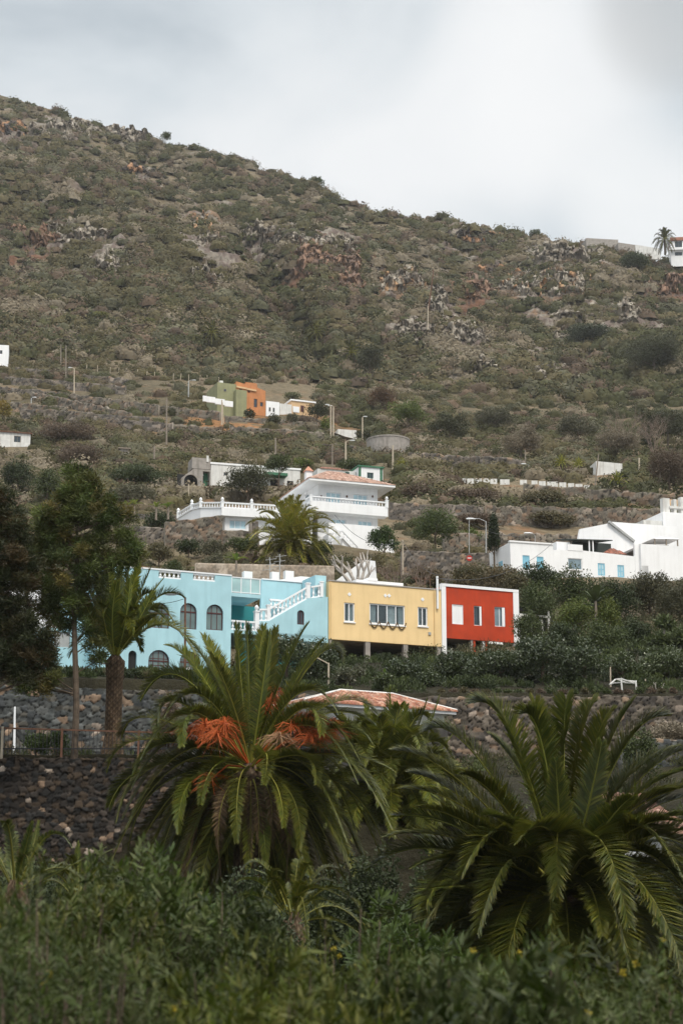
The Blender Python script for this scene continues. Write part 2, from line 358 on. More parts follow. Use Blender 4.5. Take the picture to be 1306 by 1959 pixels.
def widen(a_, dx=0.0): return np.concatenate([a_[:, :1] - dx, a_, a_[:, -1:] + dx], 1)     # carries the slope on past both sides
XW, YW, ZW, CW = widen(X_, 90.0), widen(Y_), widen(Z_), np.concatenate([gc[:, :1], gc, gc[:, -1:]], 1)
idx = np.arange(nr * (nc + 2)).reshape(nr, nc + 2)
Fq = np.stack([idx[:-1, :-1], idx[:-1, 1:], idx[1:, 1:], idx[1:, :-1]], -1).reshape(-1, 4)
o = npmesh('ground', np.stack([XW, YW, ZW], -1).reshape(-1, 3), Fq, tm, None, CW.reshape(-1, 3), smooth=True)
tag(o, 'bare earth, dry grass and rock of the slope under everything', kind='structure')

# ================================================================ FOLIAGE GENERATORS
def leaf_quads(P, Dr, Nn, Ln, Wd):
    """rhombic leaves: base P, direction Dr, normal-ish Nn, length Ln, width Wd (arrays)"""
    S = np.cross(Dr, Nn); S /= (np.linalg.norm(S, axis=1, keepdims=True) + 1e-9)
    m = P + Dr * (Ln * 0.45)[:, None]
    V = np.stack([P, m + S * (Wd / 2)[:, None], P + Dr * Ln[:, None], m - S * (Wd / 2)[:, None]], 1)
    return V.reshape(-1, 3), np.arange(len(P) * 4).reshape(-1, 4)
def unit(n):
    v = rng.normal(size=(n, 3)); return v / np.linalg.norm(v, axis=1, keepdims=True)
def pal_pick(pal, n):
    """random colours between palette entries"""
    pal = np.asarray(pal, float); i = rng.integers(0, len(pal), n); j = rng.integers(0, len(pal), n); t = rng.random(n)[:, None]
    c = pal[i] * (1 - t) + pal[j] * t
    return c * (0.75 + 0.5 * rng.random(n))[:, None]
LEAF = leafmat('leaf'); LEAF_DULL = leafmat('leaf_dull', 0.12, 0.8, 0.1); LEAF_GLOSS = leafmat('leaf_gloss', 0.2, 0.38, 0.5)
BARK = paint('bark', (0.12, 0.09, 0.065), 0.9, 0.4, 6, 0.6); BARK_PALE = paint('bark_pale', (0.36, 0.32, 0.27), 0.9, 0.3, 6, 0.5)
OLIVE = [(0.098, 0.084, 0.040), (0.078, 0.070, 0.033), (0.118, 0.098, 0.052)]
GREEN = [(0.058, 0.076, 0.024), (0.082, 0.10, 0.032), (0.045, 0.058, 0.021)]
DEEP = [(0.036, 0.050, 0.018), (0.055, 0.070, 0.026), (0.026, 0.036, 0.014)]
BRIGHT = [(0.11, 0.14, 0.03), (0.075, 0.11, 0.025), (0.15, 0.16, 0.04)]
BROWN = [(0.12, 0.086, 0.058), (0.155, 0.11, 0.075), (0.09, 0.066, 0.046)]
HILLG = [(0.060, 0.062, 0.026), (0.080, 0.078, 0.034), (0.046, 0.046, 0.021)]
GREYG = [(0.13, 0.122, 0.075), (0.10, 0.095, 0.058), (0.088, 0.086, 0.048)]
DRY = [(0.19, 0.155, 0.105), (0.15, 0.12, 0.08), (0.22, 0.185, 0.13)]
YEL = [(0.22, 0.17, 0.03), (0.15, 0.14, 0.03), (0.26, 0.16, 0.03)]

# ---- the scrub that covers the whole hillside: nobody could count it
def scrub(n, d0, d1, size, per, cap, name, label):
    r0 = np.searchsorted(Drow, d0); r1 = np.searchsorted(Drow, d1)
    PYs = PYY[r0:r1]; 
    # sample evenly over the picture: choose columns evenly, rows by apparent height
    dpy = np.abs(np.diff(PY2[r0:r1], axis=0)) + 0.06 * np.diff(Drow[r0:r1])[:, None] * 0.6
    wgt = np.clip(dpy, 0.02, 4); wgt = wgt / wgt.sum(); fl = rng.choice(wgt.size, n, p=wgt.ravel())
    ri, ci = np.unravel_index(fl, wgt.shape); ri = ri + r0
    cj = np.clip(ci + rng.random(n), 0, nc - 1.01); rj = np.clip(ri + rng.random(n), 0, nr - 1.01)
    def bil(Aa):
        c = cj.astype(int); r = rj.astype(int); fc = cj - c; fr = rj - r
        return (Aa[r, c] * (1 - fc) + Aa[r, c + 1] * fc) * (1 - fr) + (Aa[r + 1, c] * (1 - fc) + Aa[r + 1, c + 1] * fc) * fr
    x, y, z, rk, qx, qy = bil(X_), bil(Y_), bil(Z_), bil(rock), bil(PX2), bil(PY2)
    keep = (rng.random(n) > rk * 0.96) & (KEEPOUT(qx, qy, y))
    x, y, z, qx, qy, rk = [q[keep] for q in (x, y, z, qx, qy, rk)]; n = len(x)
    s = size * np.exp(rng.normal(0, 0.52, n)) * (0.55 + 1.0 * fbm(x / 20, y / 20, 71, 3)) * (0.5 + 0.5 * (1 - rk))
    s = np.clip(s, size * 0.35, size * 1.75)
    kind = fbm(x / 16, y / 16, 77, 3) + rng.normal(0, 0.09, n)
    pal = [OLIVE, GREYG, BROWN, HILLG, OLIVE, DRY]
    ki = np.digitize(kind, [0.36, 0.43, 0.49, 0.58, 0.70])
    ki = np.where(np.abs(qx - (470 + (qy - 440) * 0.62)) < 30, np.where(rng.random(n) < 0.7, 3, ki), ki)
    ki = np.where((qx > 1130) & (qy > 640) & (rng.random(n) < 0.6), 3, ki)
    cen = np.zeros((n, 3))
    for q in range(6):
        m = ki == q
        if m.any(): cen[m] = pal_pick(pal[q], m.sum())
    cnt = np.clip((per * (s / size) ** 1.7), per * 0.35, per * 3).astype(int)
    ii = np.repeat(np.arange(n), cnt); M = len(ii)
    d = unit(M); d[:, 2] = np.abs(d[:, 2]) * 0.9 + 0.05; rad = rng.random(M) ** 0.2
    asp = (0.55 + 0.35 * rng.random(n))[ii]
    lump = 0.62 + 0.72 * vnoise(d[:, 0] * 2.1 + ii * 7.7, d[:, 1] * 2.1 + d[:, 2] * 2.3 + ii * 3.1, 5)
    P = np.stack([x[ii], y[ii], z[ii] - 0.12 * s[ii]], 1) + d * (rad * s[ii] * lump)[:, None] * np.stack([np.ones(M), np.ones(M), asp * 1.2], 1)
    nm_ = d + unit(M) * 0.45; Dr = np.cross(nm_, unit(M)); Dr /= np.linalg.norm(Dr, axis=1, keepdims=True)
    Ln = s[ii] * (0.20 + 0.22 * rng.random(M)) ; Ln = np.minimum(Ln, cap * (0.7 + 0.6 * rng.random(M)))
    V, Fc = leaf_quads(P, Dr, nm_, Ln, Ln * (0.6 + 0.3 * rng.random(M)))
    col = cen[ii] * (0.84 + 0.32 * rng.random(M))[:, None]
    na = 8; th = np.arange(na) * 2 * np.pi / na; rr_ = np.array([1.0, .92, .62, 0.12]); zz_ = np.array([-.25, .38, .78, .98]); D2 = np.stack([np.outer(rr_, np.cos(th)), np.outer(rr_, np.sin(th)), np.repeat(zz_[:, None], na, 1)], -1).reshape(-1, 3)
    k1 = np.arange(n)[:, None]
    lp = .62 + .72 * vnoise(D2[None, :, 0] * 2.1 + k1 * 7.7, D2[None, :, 1] * 2.1 + D2[None, :, 2] * 2.3 + k1 * 3.1, 5)
    CV = np.stack([x, y, z - .12 * s], 1)[:, None] + D2[None] * (s[:, None] * lp * .80)[..., None] * np.array([1, 1, .82]); q4 = np.array([(r * na + c, r * na + (c + 1) % na, (r + 1) * na + (c + 1) % na, (r + 1) * na + c) for r in range(3) for c in range(na)])
    CF = (np.arange(n)[:, None, None] * 32 + q4[None]).reshape(-1, 4) + len(V); CC = np.repeat(cen * .85, 32, 0)
    o = npmesh(name, np.concatenate([V, CV.reshape(-1, 3)]), np.concatenate([Fc, CF]), LEAF_DULL, None, np.concatenate([np.repeat(col, 4, 0), CC]))
    return tag(o, label, 'scrub', kind='stuff')

def rocks(name, n, pos, size, cols, parent=None, label=None, cat=None, kind=None, tall=1.2):
    """angular stones: cubes cut and pushed out of shape, each its own size, turn and colour"""
    base = np.array([(x, y, z) for x in (-1, 1) for y in (-1, 1) for z in (-1, 1)], float); fc = np.array([(0, 1, 3, 2), (4, 6, 7, 5), (0, 4, 5, 1), (2, 3, 7, 6), (0, 2, 6, 4), (1, 5, 7, 3)])
    V = base[None] * (1 + rng.normal(0, .22, (n, 8, 3))); V[:, 1::2, :2] *= (.55 + .35 * rng.random((n, 1, 1))); V *= (size * .5)[:, None, None] * np.stack([1 + .6 * rng.random(n), .8 + .4 * rng.random(n), tall * (.6 + .8 * rng.random(n))], 1)[:, None]
    az = rng.random(n) * 6.28; ca, sa = np.cos(az)[:, None], np.sin(az)[:, None]; x = V[..., 0] * ca - V[..., 1] * sa; y = V[..., 0] * sa + V[..., 1] * ca; tl = rng.normal(0, .22, (n, 1)); z = V[..., 2] + x * tl
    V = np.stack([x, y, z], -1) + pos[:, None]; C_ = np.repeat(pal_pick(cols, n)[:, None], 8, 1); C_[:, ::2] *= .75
    o = npmesh(name, V.reshape(-1, 3), (np.arange(n)[:, None, None] * 8 + fc).reshape(-1, 4), M_ROCK, parent, C_.reshape(-1, 3)); return tag(o, label, cat, kind=kind)
M_ROCK = rockmat('cliff_rock')
GREYR = [(.21, .18, .14), (.17, .145, .11), (.27, .235, .19), (.14, .115, .09)]; ORANGER = [(.27, .155, .08), (.31, .19, .10), (.19, .135, .09), (.29, .25, .20), (.21, .18, .14)]; REDR = [(.17, .10, .065), (.14, .09, .065), (.20, .12, .075)]; CAVE_ROCK_SHADE = [(.07, .055, .045), (.26, .14, .07), (.05, .04, .035)]  # cave palette: near-black blocks paint the shade inside hollows and under overhangs
CM_ = np.minimum.accumulate(PY2[int(np.searchsorted(Drow, 395)):], axis=0); R0_ = int(np.searchsorted(Drow, 395)); REFPX = PX2[int(np.searchsorted(Drow, 520))]
def outcrop(rx, ry, hw, hh, kd, lb, seed):
    """one crag: a sheet over the slope broken into blocks that stand out from it, sinking back into the ground at its rim"""
    ns, nz = int(hw * 1.3) + 14, int(hh * 1.6) + 14; a, c = np.meshgrid(np.linspace(-1.25, 1.25, ns), np.linspace(-1.25, 1.25, nz)); px, py = rx + a * hw, ry + c * hh
    ci = np.clip(np.searchsorted(REFPX, px), 0, nc - 1); r = np.argmax(CM_[:, ci.ravel()] <= py.ravel()[None], axis=0).reshape(px.shape) + R0_; X, Y, Z = X_[r, ci].copy(), Y_[r, ci].copy(), Z_[r, ci].copy()
    cw, ch = (6.5, 11.0) if kd in (1, 3) else (9.0, 8.0); wx = px + 5 * vnoise(px / 9, py / 9, seed); wz = py + 5 * vnoise(px / 9 + 40, py / 9, seed)
    gx_, gz_ = wx / cw, wz / ch; ix, iz = np.floor(gx_), np.floor(gz_); F1 = np.full(gx_.shape, 9.0); F2 = F1.copy(); h1 = np.zeros(gx_.shape); h2 = h1.copy()
    for dx in (-1, 0, 1):
        for dz in (-1, 0, 1):
            jx, jz = ix + dx, iz + dz; dd = np.hypot(gx_ - jx - .1 - .8 * _h(jx, jz, seed), gz_ - jz - .1 - .8 * _h(jx, jz, seed + 3)); m = dd < F1
            F2 = np.where(m, F1, np.minimum(F2, dd)); F1 = np.where(m, dd, F1); h1 = np.where(m, _h(jx, jz, seed + 7), h1); h2 = np.where(m, _h(jx, jz, seed + 11), h2)
    e = np.clip((F2 - F1) / .3, 0, 1); mask = 1.15 - np.hypot(a, c) + (fbm(px / 14, py / 9, seed, 3) - .5) * 1.5; up = np.clip(mask * 2.2, -1, 1)
    off = np.where(up > 0, up * (.5 + 3.4 * h1 * (.4 + .6 * h2)) - (1 - e) * .8, up * 2.5 - .8) + (vnoise(px / 2.5, py / 2.5, seed) - .5) * .7
    X += (vnoise(px / 5, py / 5, seed + 2) - .5) * 1.0; Y -= off * .85; Z += off * .35
    P_ = [GREYR, ORANGER, REDR, ORANGER + GREYR, CAVE_ROCK_SHADE][int(kd)]; col = np.array(P_)[(h2 * 977).astype(int) % len(P_)] * (.65 + .6 * h1)[..., None]; col = np.where((e < .3)[..., None], col * .7, col)
    q = np.arange(nz * ns).reshape(nz, ns); Fq = np.stack([q[:-1, :-1], q[1:, :-1], q[1:, 1:], q[:-1, 1:]], -1).reshape(-1, 4)
    ok = (CM_[-1][ci] <= py) & (np.take_along_axis(CM_[:, ci.ravel()], np.zeros((1, ci.size), int), 0).reshape(ci.shape) > py); Dg = Drow[r]; Dq = Dg.ravel()[Fq]; Fq = Fq[ok.ravel()[Fq].all(1) & (Dq.max(1) - Dq.min(1) < 9)]
    lab = np.arange(nz * ns)                                   # keep the one largest connected sheet
    for _ in range(400):
        mn = lab[Fq].min(1); l2 = lab.copy(); np.minimum.at(l2, Fq.ravel(), np.repeat(mn, 4)); l2 = l2[l2]
        if (l2 == lab).all(): break
        lab = l2
    if not len(Fq): return
    u_, cnt_ = np.unique(lab[Fq[:, 0]], return_counts=True); Fq = Fq[lab[Fq[:, 0]] == u_[cnt_.argmax()]]; keep = np.unique(Fq); rm = np.zeros(nz * ns, int); rm[keep] = np.arange(len(keep)); Fq = rm[Fq]; X, Y, Z = X.ravel()[keep], Y.ravel()[keep], Z.ravel()[keep]; col = col.reshape(-1, 3)[keep]
    tag(npmesh('rock_outcrop', np.stack([X, Y, Z], -1).reshape(-1, 3), Fq, M_ROCK, None, col.reshape(-1, 3)), lb, 'rock outcrop')
for i, (rx, ry, hw, hh, kd, lb, n) in enumerate(ROCKS): outcrop(rx, ry, hw * .95, hh * 1.05, kd, lb, 100 + i * 13)
P = []
for _ in range(1500):
    h = hit(rng.uniform(-60, 1366), rng.uniform(240, 740), 400); P.append((h.x, h.y, h.z))
rocks('loose_rocks', 1500, np.array(P), .4 + 1.2 * rng.random(1500) ** 3, GREYR, None, 'loose pale stones strewn over the upper hillside', 'stones', 'stuff', .8)
def KEEPOUT(qx, qy, y):
    k = np.ones(len(qx), bool)
    for (x0, x1, y0, y1) in CLEAR: k &= ~((qx > x0) & (qx < x1) & (qy > y0) & (qy < y1))
    for (x0, x1, y0, y1, p) in THIN: k &= ~((qx > x0) & (qx < x1) & (qy > y0) & (qy < y1) & (rng.random(len(qx)) < p))
    return k
THIN = [(860, 1170, 916, 965, .6), (-50, 330, 728, 812, .72), (290, 640, 796, 830, .85), (560, 720, 820, 850, .5), (740, 1300, 950, 1060, .35)]
CLEAR = [(385, 605, 735, 806), (330, 600, 905, 950), (600, 760, 890, 935), (330, 760, 960, 1075), (920, 1310, 1000, 1135), (640, 690, 820, 850), (695, 790, 845, 870),
         (0, 60, 830, 870), (225, 250, 865, 885), (0, 20, 680, 712), (1135, 1195, 890, 918), (865, 1165, 925, 945), (960, 1310, 1080, 1180)]
scrub(17000, 400, 712, 2.25, 62, 0.75, 'hillside_scrub', 'low olive and brown scrub covering the upper hillside')
scrub(7500, 190, 400, 1.4, 95, 0.36, 'terrace_scrub', 'dry brown and green scrub over the old terraces')
scrub(3600, 112, 190, 0.8, 150, 0.17, 'garden_scrub', 'low dry scrub between the houses')
# ================================================================ BUILDING KIT
class Frame:
    """a facade plane: origin under photo column px (row py) at distance D, turned by rot degrees; local x runs right, y into the building"""
    def __init__(s, px, py, D, rot, z0):
        s.O = at(px, py, D); s.rot = R(rot); s.c, s.s = math.cos(s.rot), math.sin(s.rot); s.z0 = z0
    def xz(s, px, py, k=0.0):
        u, v = (px - 653.0) / F_PX, (979.5 - py) / F_PX; r = (u, CP - v * SP, SP + v * CP)
        n = (-s.s, s.c); t = (s.O.x * n[0] + s.O.y * n[1] + k) / (r[0] * n[0] + r[1] * n[1])
        X, Y = r[0] * t - s.O.x, r[1] * t - s.O.y
        return X * s.c + Y * s.s, r[2] * t - s.z0
    def x(s, px, py=1100, k=0.0): return s.xz(px, py, k)[0]
    def z(s, px, py, k=0.0): return s.xz(px, py, k)[1]
    def rect(s, px0, px1, py0, py1, k=0.0):
        m = (px0 + px1) / 2; x0 = s.xz(px0, py1, k)[0]; x1 = s.xz(px1, py1, k)[0]
        return x0, x1, s.xz(m, py1, k)[1], s.xz(m, py0, k)[1]
    def world(s, x, y, z=0): return Vector((s.O.x + x * s.c - y * s.s, s.O.y + x * s.s + y * s.c, s.z0 + z))
    def local(s, p): X, Y = p[0] - s.O.x, p[1] - s.O.y; return Vector((X * s.c + Y * s.s, -X * s.s + Y * s.c, p[2] - s.z0))
    def empty(s, name, label, cat, group=None): return empty(name, (s.O.x, s.O.y, s.z0), s.rot, label, cat, group)
def rpts(x0, x1, z0, z1): return [(x0, z0), (x1, z0), (x1, z1), (x0, z1)]
def apts(x0, x1, z0, z1, n=10, rise=None):
    r = (x1 - x0) / 2; h = min(rise or r, (z1 - z0) * 0.9); zc = z1 - h; xc = (x0 + x1) / 2
    return [(x0, z0), (x1, z0)] + [(xc + r * math.cos(t), zc + h * math.sin(t)) for t in [math.pi * i / n for i in range(n + 1)]]
def window(parent, x0, x1, z0, z1, fm, pm, arch=False, nv=1, nh=0, fw=0.06, y=0.1, name='window', sill=None, rise=None, curtain=None, label=None, k=0.0, spring=False):
    """frame with mullions (the part) and its pane (sub-part), set into a real opening"""
    g = 0.004; x0 += g; x1 -= g; z0 += g; z1 -= g; pts = apts if arch else rpts; kw = {'rise': rise} if arch else {}
    y += k; b = MB(); b.panel(pts(x0, x1, z0, z1, **kw), [pts(x0 + fw, x1 - fw, z0 + fw, z1 - fw, **kw)], y, y + 0.06)
    H = z1 - z0
    if spring: zs = z1 - (x1 - x0) / 2; b.box(x0 + fw, x1 - fw, y - .01, y + 0.052, zs - fw * .7, zs + fw * .7)
    for i in range(nv):
        xm = x0 + (x1 - x0) * (i + 1) / (nv + 1); top = z1 - fw
        if arch:
            rr = (x1 - x0) / 2; h = min(rise or rr, H * 0.9); q = (xm - (x0 + x1) / 2) / rr; top = z1 - h + (h - fw) * math.sqrt(max(0, 1 - q * q))
        b.box(xm - fw * 0.4, xm + fw * 0.4, y + 0.008, y + 0.05, z0 + fw, top)
    for i in range(nh):
        zm = z0 + H * (i + 1) / (nh + 1) * (0.92 if arch else 1); b.box(x0 + fw, x1 - fw, y + 0.012, y + 0.046, zm - fw * 0.35, zm + fw * 0.35)
    f = b.build(name, fm, parent)
    if label: f['label'] = label
    MB().panel(pts(x0 + fw, x1 - fw, z0 + fw, z1 - fw, **kw), [], y + 0.022, y + 0.034).build('pane', pm, f)
    if curtain:
        c = MB(); n = 26; vs = []; fs = []; w_ = x1 - x0 - 2 * fw
        for a_, b_ in curtain:
            vs, fs, c = [], [], MB()
            q = len(vs)
            for i in range(n + 1):
                xx = x0 + fw + w_ * (a_ + (b_ - a_) * i / n); yy = y + 0.12 + 0.03 * math.sin(i * 1.9)
                vs += [(xx, yy, z0), (xx, yy, z1 - fw)]
            for i in range(n): fs.append((q + 2 * i, q + 2 * i + 2, q + 2 * i + 3, q + 2 * i + 1))
            c.add(vs, fs); c.build('curtain', M['curtain'], f, recalc=False)
    if sill: MB().box(x0 - 0.05, x1 + 0.05, k - 0.07, y, z0 - 0.07 - g, z0 - g * 2).build('sill', sill, f)
    return f
def balusters(b, p, q, h=0.85, sp=0.24, r=0.07, rail=0.12, n=6, post=True):
    """balustrade from p to q (base points, may slope): rails and turned balusters"""
    p, q = Vector(p), Vector(q); d = q - p; L_ = Vector((d.x, d.y, 0)).length; k = max(2, int(L_ / sp))
    up = Vector((0, 0, 1)); b.bar(p + up * (h - 0.05), q + up * (h - 0.05), rail * 1.5, 0.11); b.bar(p + up * 0.05, q + up * 0.05, rail * 1.3, 0.09)
    for i in range(k):
        c = p + d * ((i + 0.5) / k); z = h - 0.2
        b.lathe((c.x, c.y, c.z + 0.08), [(r * 0.9, 0), (r * 0.5, z * 0.1), (r, z * 0.35), (r * 0.42, z * 0.68), (r * 0.8, z * 0.93), (r * 0.8, z + 0.03)], n)
def post(b, p, h=1.05, w_=0.26, ball=True):
    x, y, z = p; b.box(x - w_ / 2, x + w_ / 2, y - w_ / 2, y + w_ / 2, z, z + h - 0.04); b.box(x - w_ * .62, x + w_ * .62, y - w_ * .62, y + w_ * .62, z + h - 0.04, z + h + 0.04)
    if ball: b.lathe((x, y, z + h + 0.04), [(0.05, 0), (0.06, 0.05), (0.14, 0.14), (0.15, 0.22), (0.08, 0.32), (0.02, 0.38)], 8)
def shell(parent, x0, x1, z0, z1, dep, mat, t=0.22, par=0.35, y0=0.22, roofmat=None, left=True, right=True):
    """side and back walls and the flat roof behind a facade slab"""
    if left: MB().box(x0, x0 + t, y0, dep, z0, z1 - 0.003).build('wall', mat, parent)
    if right: MB().box(x1 - t, x1, y0, dep, z0, z1 - 0.003).build('wall', mat, parent)
    MB().box(x0 + t, x1 - t, dep - t, dep, z0, z1 - 0.006).build('wall', mat, parent)
    MB().box(x0 + t, x1 - t, y0, dep - t, z1 - par - 0.2, z1 - par).build('roof', roofmat or M['roof_grey'], parent)
def tile_faces(faces, pitch_w=0.2, tl=0.42, pal=None):
    """barrel-tile ribs on planar roof faces; face = (eave left, eave right, top left, top right) points"""
    V, Fc, Cl = [], [], []; pal = pal or [(0.34, 0.15, 0.09), (0.42, 0.21, 0.13), (0.28, 0.12, 0.08), (0.46, 0.30, 0.21)]
    nb = 0
    for a, b_, c, d in faces:
        a, b_, c, d = [Vector(p) for p in (a, b_, c, d)]; ev = (b_ - a); W = ev.length; u = ev / W; n = u.cross((c + d) / 2 - a).normalized()
        if n.z < 0: n = -n
        v = n.cross(u); 
        if v.z < 0: v = -v
        uc, vc = (c - a).dot(u), (c - a).dot(v); ud, vd = (d - a).dot(u), (d - a).dot(v)
        k = max(3, int(W / pitch_w))
        for i in range(k):
            um = W * (i + 0.5) / k
            if um < uc: vm = vc * um / max(uc, 1e-6)
            elif um > ud: vm = vd * (W - um) / max(W - ud, 1e-6)
            else: vm = vc + (vd - vc) * (um - uc) / max(ud - uc, 1e-6)
            vm = min(vm, max(vc, vd)); m = max(1, int(vm / tl)); hw = W / k / 2
            for j in range(m):
                v0 = vm * j / m - (0.04 if j == 0 else 0); v1 = vm * (j + 1) / m; col = pal_pick(pal, 1)[0]
                for (vv, h) in ((v0, 1.25), (v1, 0.9)):
                    for q, hh in ((-1.0, -0.01), (-0.62, 0.028), (-0.2, 0.06), (0.2, 0.06), (0.62, 0.028), (1.0, -0.01)):
                        p = a + u * (um + hw * q) + v * vv + n * (hh * h + 0.02); V.append(p); Cl.append(col)
                for q in range(5): Fc.append((nb + q, nb + q + 1, nb + 6 + q + 1, nb + 6 + q))
                Fc.append((nb, nb + 5, nb + 3, nb + 2)); nb += 12
    return np.array([tuple(p) for p in V]), np.array(Fc), np.array(Cl)
def glassmat(name, tint, rough=0.08, tr=0.0):
    m, nt, b = newmat(name); N, L = nt.nodes, nt.links
    tc = N.new('ShaderNodeTexCoord'); n = N.new('ShaderNodeTexNoise'); n.inputs['Scale'].default_value = 1.3; L.new(tc.outputs['Object'], n.inputs['Vector'])
    r = N.new('ShaderNodeMix'); r.data_type = 'RGBA'; r.inputs[6].default_value = tuple(c * 0.6 for c in tint) + (1,); r.inputs[7].default_value = tuple(min(1, c * 1.5) for c in tint) + (1,)
    L.new(n.outputs['Fac'], r.inputs[0]); L.new(r.outputs[2], b.inputs['Base Color']); b.inputs['Roughness'].default_value = rough; b.inputs['Specular IOR Level'].default_value = 0.8
    if tr:
        t = N.new('ShaderNodeBsdfTransparent'); mx = N.new('ShaderNodeMixShader'); mx.inputs[0].default_value = tr
        L.new(b.outputs[0], mx.inputs[1]); L.new(t.outputs[0], mx.inputs[2]); L.new(mx.outputs[0], N['Material Output'].inputs['Surface'])
    return m
M = {}
M['cyan'] = paint('cyan_render', (0.40, 0.63, 0.69), 0.85, 0.1, 0.8, 0.15, ((0.26, 0.45, 0.5), 0.35))
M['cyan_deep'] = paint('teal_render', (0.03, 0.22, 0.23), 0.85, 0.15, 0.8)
M['yellow'] = paint('yellow_render', (0.82, 0.60, 0.31), 0.85, 0.08, 0.7, 0.12, ((0.60, 0.42, 0.2), 0.3))
M['red'] = paint('red_render', (0.47, 0.05, 0.014), 0.8, 0.2, 0.9, 0.12, ((0.28, 0.04, 0.02), 0.35))
M['white'] = paint('white_render', (0.84, 0.84, 0.84), 0.8, 0.05, 0.6, 0.1, ((0.56, 0.55, 0.52), 0.22))
M['white_dirty'] = paint('weathered_white', (0.68, 0.67, 0.64), 0.9, 0.14, 1.2, 0.3, ((0.34, 0.31, 0.27), 0.6))
M['white_clean'] = paint('white_trim', (0.82, 0.83, 0.84), 0.6, 0.03, 1.0)
M['concrete'] = paint('concrete', (0.33, 0.30, 0.27), 0.95, 0.25, 1.5, 0.4, ((0.16, 0.14, 0.12), 0.6))
M['dark'] = paint('painted_shade', (0.03, 0.03, 0.03), 0.9, 0.3, 1)  # near-black colour stands for shade in openings and under the raised houses
M['maroon'] = paint('maroon_wood', (0.075, 0.022, 0.022), 0.6, 0.2, 3)
M['glass'] = glassmat('window_glass', (0.03, 0.045, 0.055))
M['glass_arch'] = glassmat('green_grey_glass', (0.12, 0.17, 0.165), 0.08)
M['glass_mid'] = glassmat('grey_glass', (0.16, 0.22, 0.25), 0.15)
M['glass_pale'] = glassmat('pale_blue_glass', (0.42, 0.60, 0.68), 0.15)
M['glass_clear'] = glassmat('clear_glass', (0.10, 0.14, 0.16), 0.06, 0.72)
M['curtain'] = paint('curtain', (0.62, 0.74, 0.76), 0.9, 0.1, 6)
M['railglass'] = glassmat('railing_glass', (0.45, 0.68, 0.72), 0.2, 0.35)
M['blue_shutter'] = paint('sky_blue_wood', (0.24, 0.52, 0.66), 0.7, 0.1, 4)
M['roof_grey'] = paint('roof_screed', (0.40, 0.38, 0.36), 0.95, 0.2, 1)
M['metal'] = paint('grey_metal', (0.38, 0.38, 0.37), 0.5, 0.15, 5, metal=0.3)
M['rust'] = paint('rusty_metal', (0.14, 0.07, 0.045), 0.8, 0.4, 5)
M['black'] = paint('black_metal', (0.02, 0.02, 0.022), 0.5, 0.2, 5)
M['wood'] = paint('grey_wood', (0.24, 0.20, 0.16), 0.9, 0.25, 5)
M['pale_wood'] = paint('pale_post', (0.45, 0.38, 0.29), 0.9, 0.2, 5)
M['green_paint'] = paint('green_paint', (0.05, 0.16, 0.09), 0.7, 0.2, 3)
M['olive_render'] = paint('olive_render', (0.27, 0.27, 0.15), 0.9, 0.15, 1, 0.2, ((0.17, 0.17, 0.11), 0.4))
M['orange_render'] = paint('orange_render', (0.52, 0.22, 0.09), 0.9, 0.15, 0.8, 0.2, ((0.30, 0.13, 0.07), 0.4))
M['peach'] = paint('peach_render', (0.62, 0.42, 0.24), 0.9, 0.1, 1)
M['sage'] = paint('awning_and_shade', (0.045, 0.055, 0.05), 0.9, 0.2, 2)  # also colours the sheet that paints shade below the awning
M['tile'] = rockmat('clay_tile', 0.85); M['stone'] = rockmat('field_stone', 0.9); M['trunk'] = rockmat('palm_trunk', 0.95)

# ---- the terrace street: cyan, yellow and red houses share one line
S = Frame(628.5, 1228, 105.0, 24, 13.4)
# cyan house
bl = S.empty('townhouse', 'pale turquoise two-storey house with arched windows and outside staircase', 'house')
xL, xR = S.x(190), S.x(443.5); zT = S.z(290, 1089.5); zB = 0.0; xE = S.x(628)
holes, wins = [], []
for (a, b_, c, d, nv, nh, rise) in [(284.2, 324, 1152.5, 1201.4, 2, 0, None), (344.2, 376.2, 1153.6, 1203.4, 2, 0, None), (394.7, 426.7, 1156.2, 1205.4, 2, 0, None),
                         (283.6, 324, 1243.2, 1285.5, 3, 2, None), (343.5, 383.3, 1245.9, 1289.7, 3, 2, None), (394.7, 432, 1248.6, 1291, 3, 2, None), (194, 204, 1246, 1271, 0, 0, 0.2)]:
    q = S.rect(a, b_, c, d); holes.append(apts(*q, rise=rise)); wins.append((q, nv, nh, rise))
dq = S.rect(245.5, 261.3, 1244.5, 1276); dq = (dq[0], dq[1], 0.02, dq[3]); holes.append(apts(*dq))
b1 = S.rect(303.8, 346.6, 1091.5, 1107); b2 = S.rect(369.5, 411.6, 1096, 1111.4)
zcop = zT - 0.16
oh = [rpts(b1[0], b1[1], b1[2], zT + 1), rpts(b2[0], b2[1], b2[2], zT + 1)]
outl = [(xL, zB), (xR, zB), (xR, zT), (b2[1], zT), (b2[1], b2[2]), (b2[0], b2[2]), (b2[0], zT), (b1[1], zT), (b1[1], b1[2]), (b1[0], b1[2]), (b1[0], zT), (xL, zT)]
MB().panel(outl, holes, 0, 0.22).build('wall', M['cyan'], bl)
b = MB()
for q in (b1, b2): balusters(b, (q[0], 0.11, q[2]), (q[1], 0.11, q[2]), zT - q[2] + 0.02, 0.27, 0.085, 0.12)
b.build('balustrade', M['white_clean'], bl)
MB().box(xL, xR, -0.03, 0.25, zT + 0.003, zT + 0.09).build('coping', M['white_clean'], bl)
for (q, nv, nh, rise) in wins:
    window(bl, *q, M['maroon'], M['glass_arch'], True, nv, nh, 0.055, 0.12, rise=rise, spring=True)
    f = bl.children[-1]
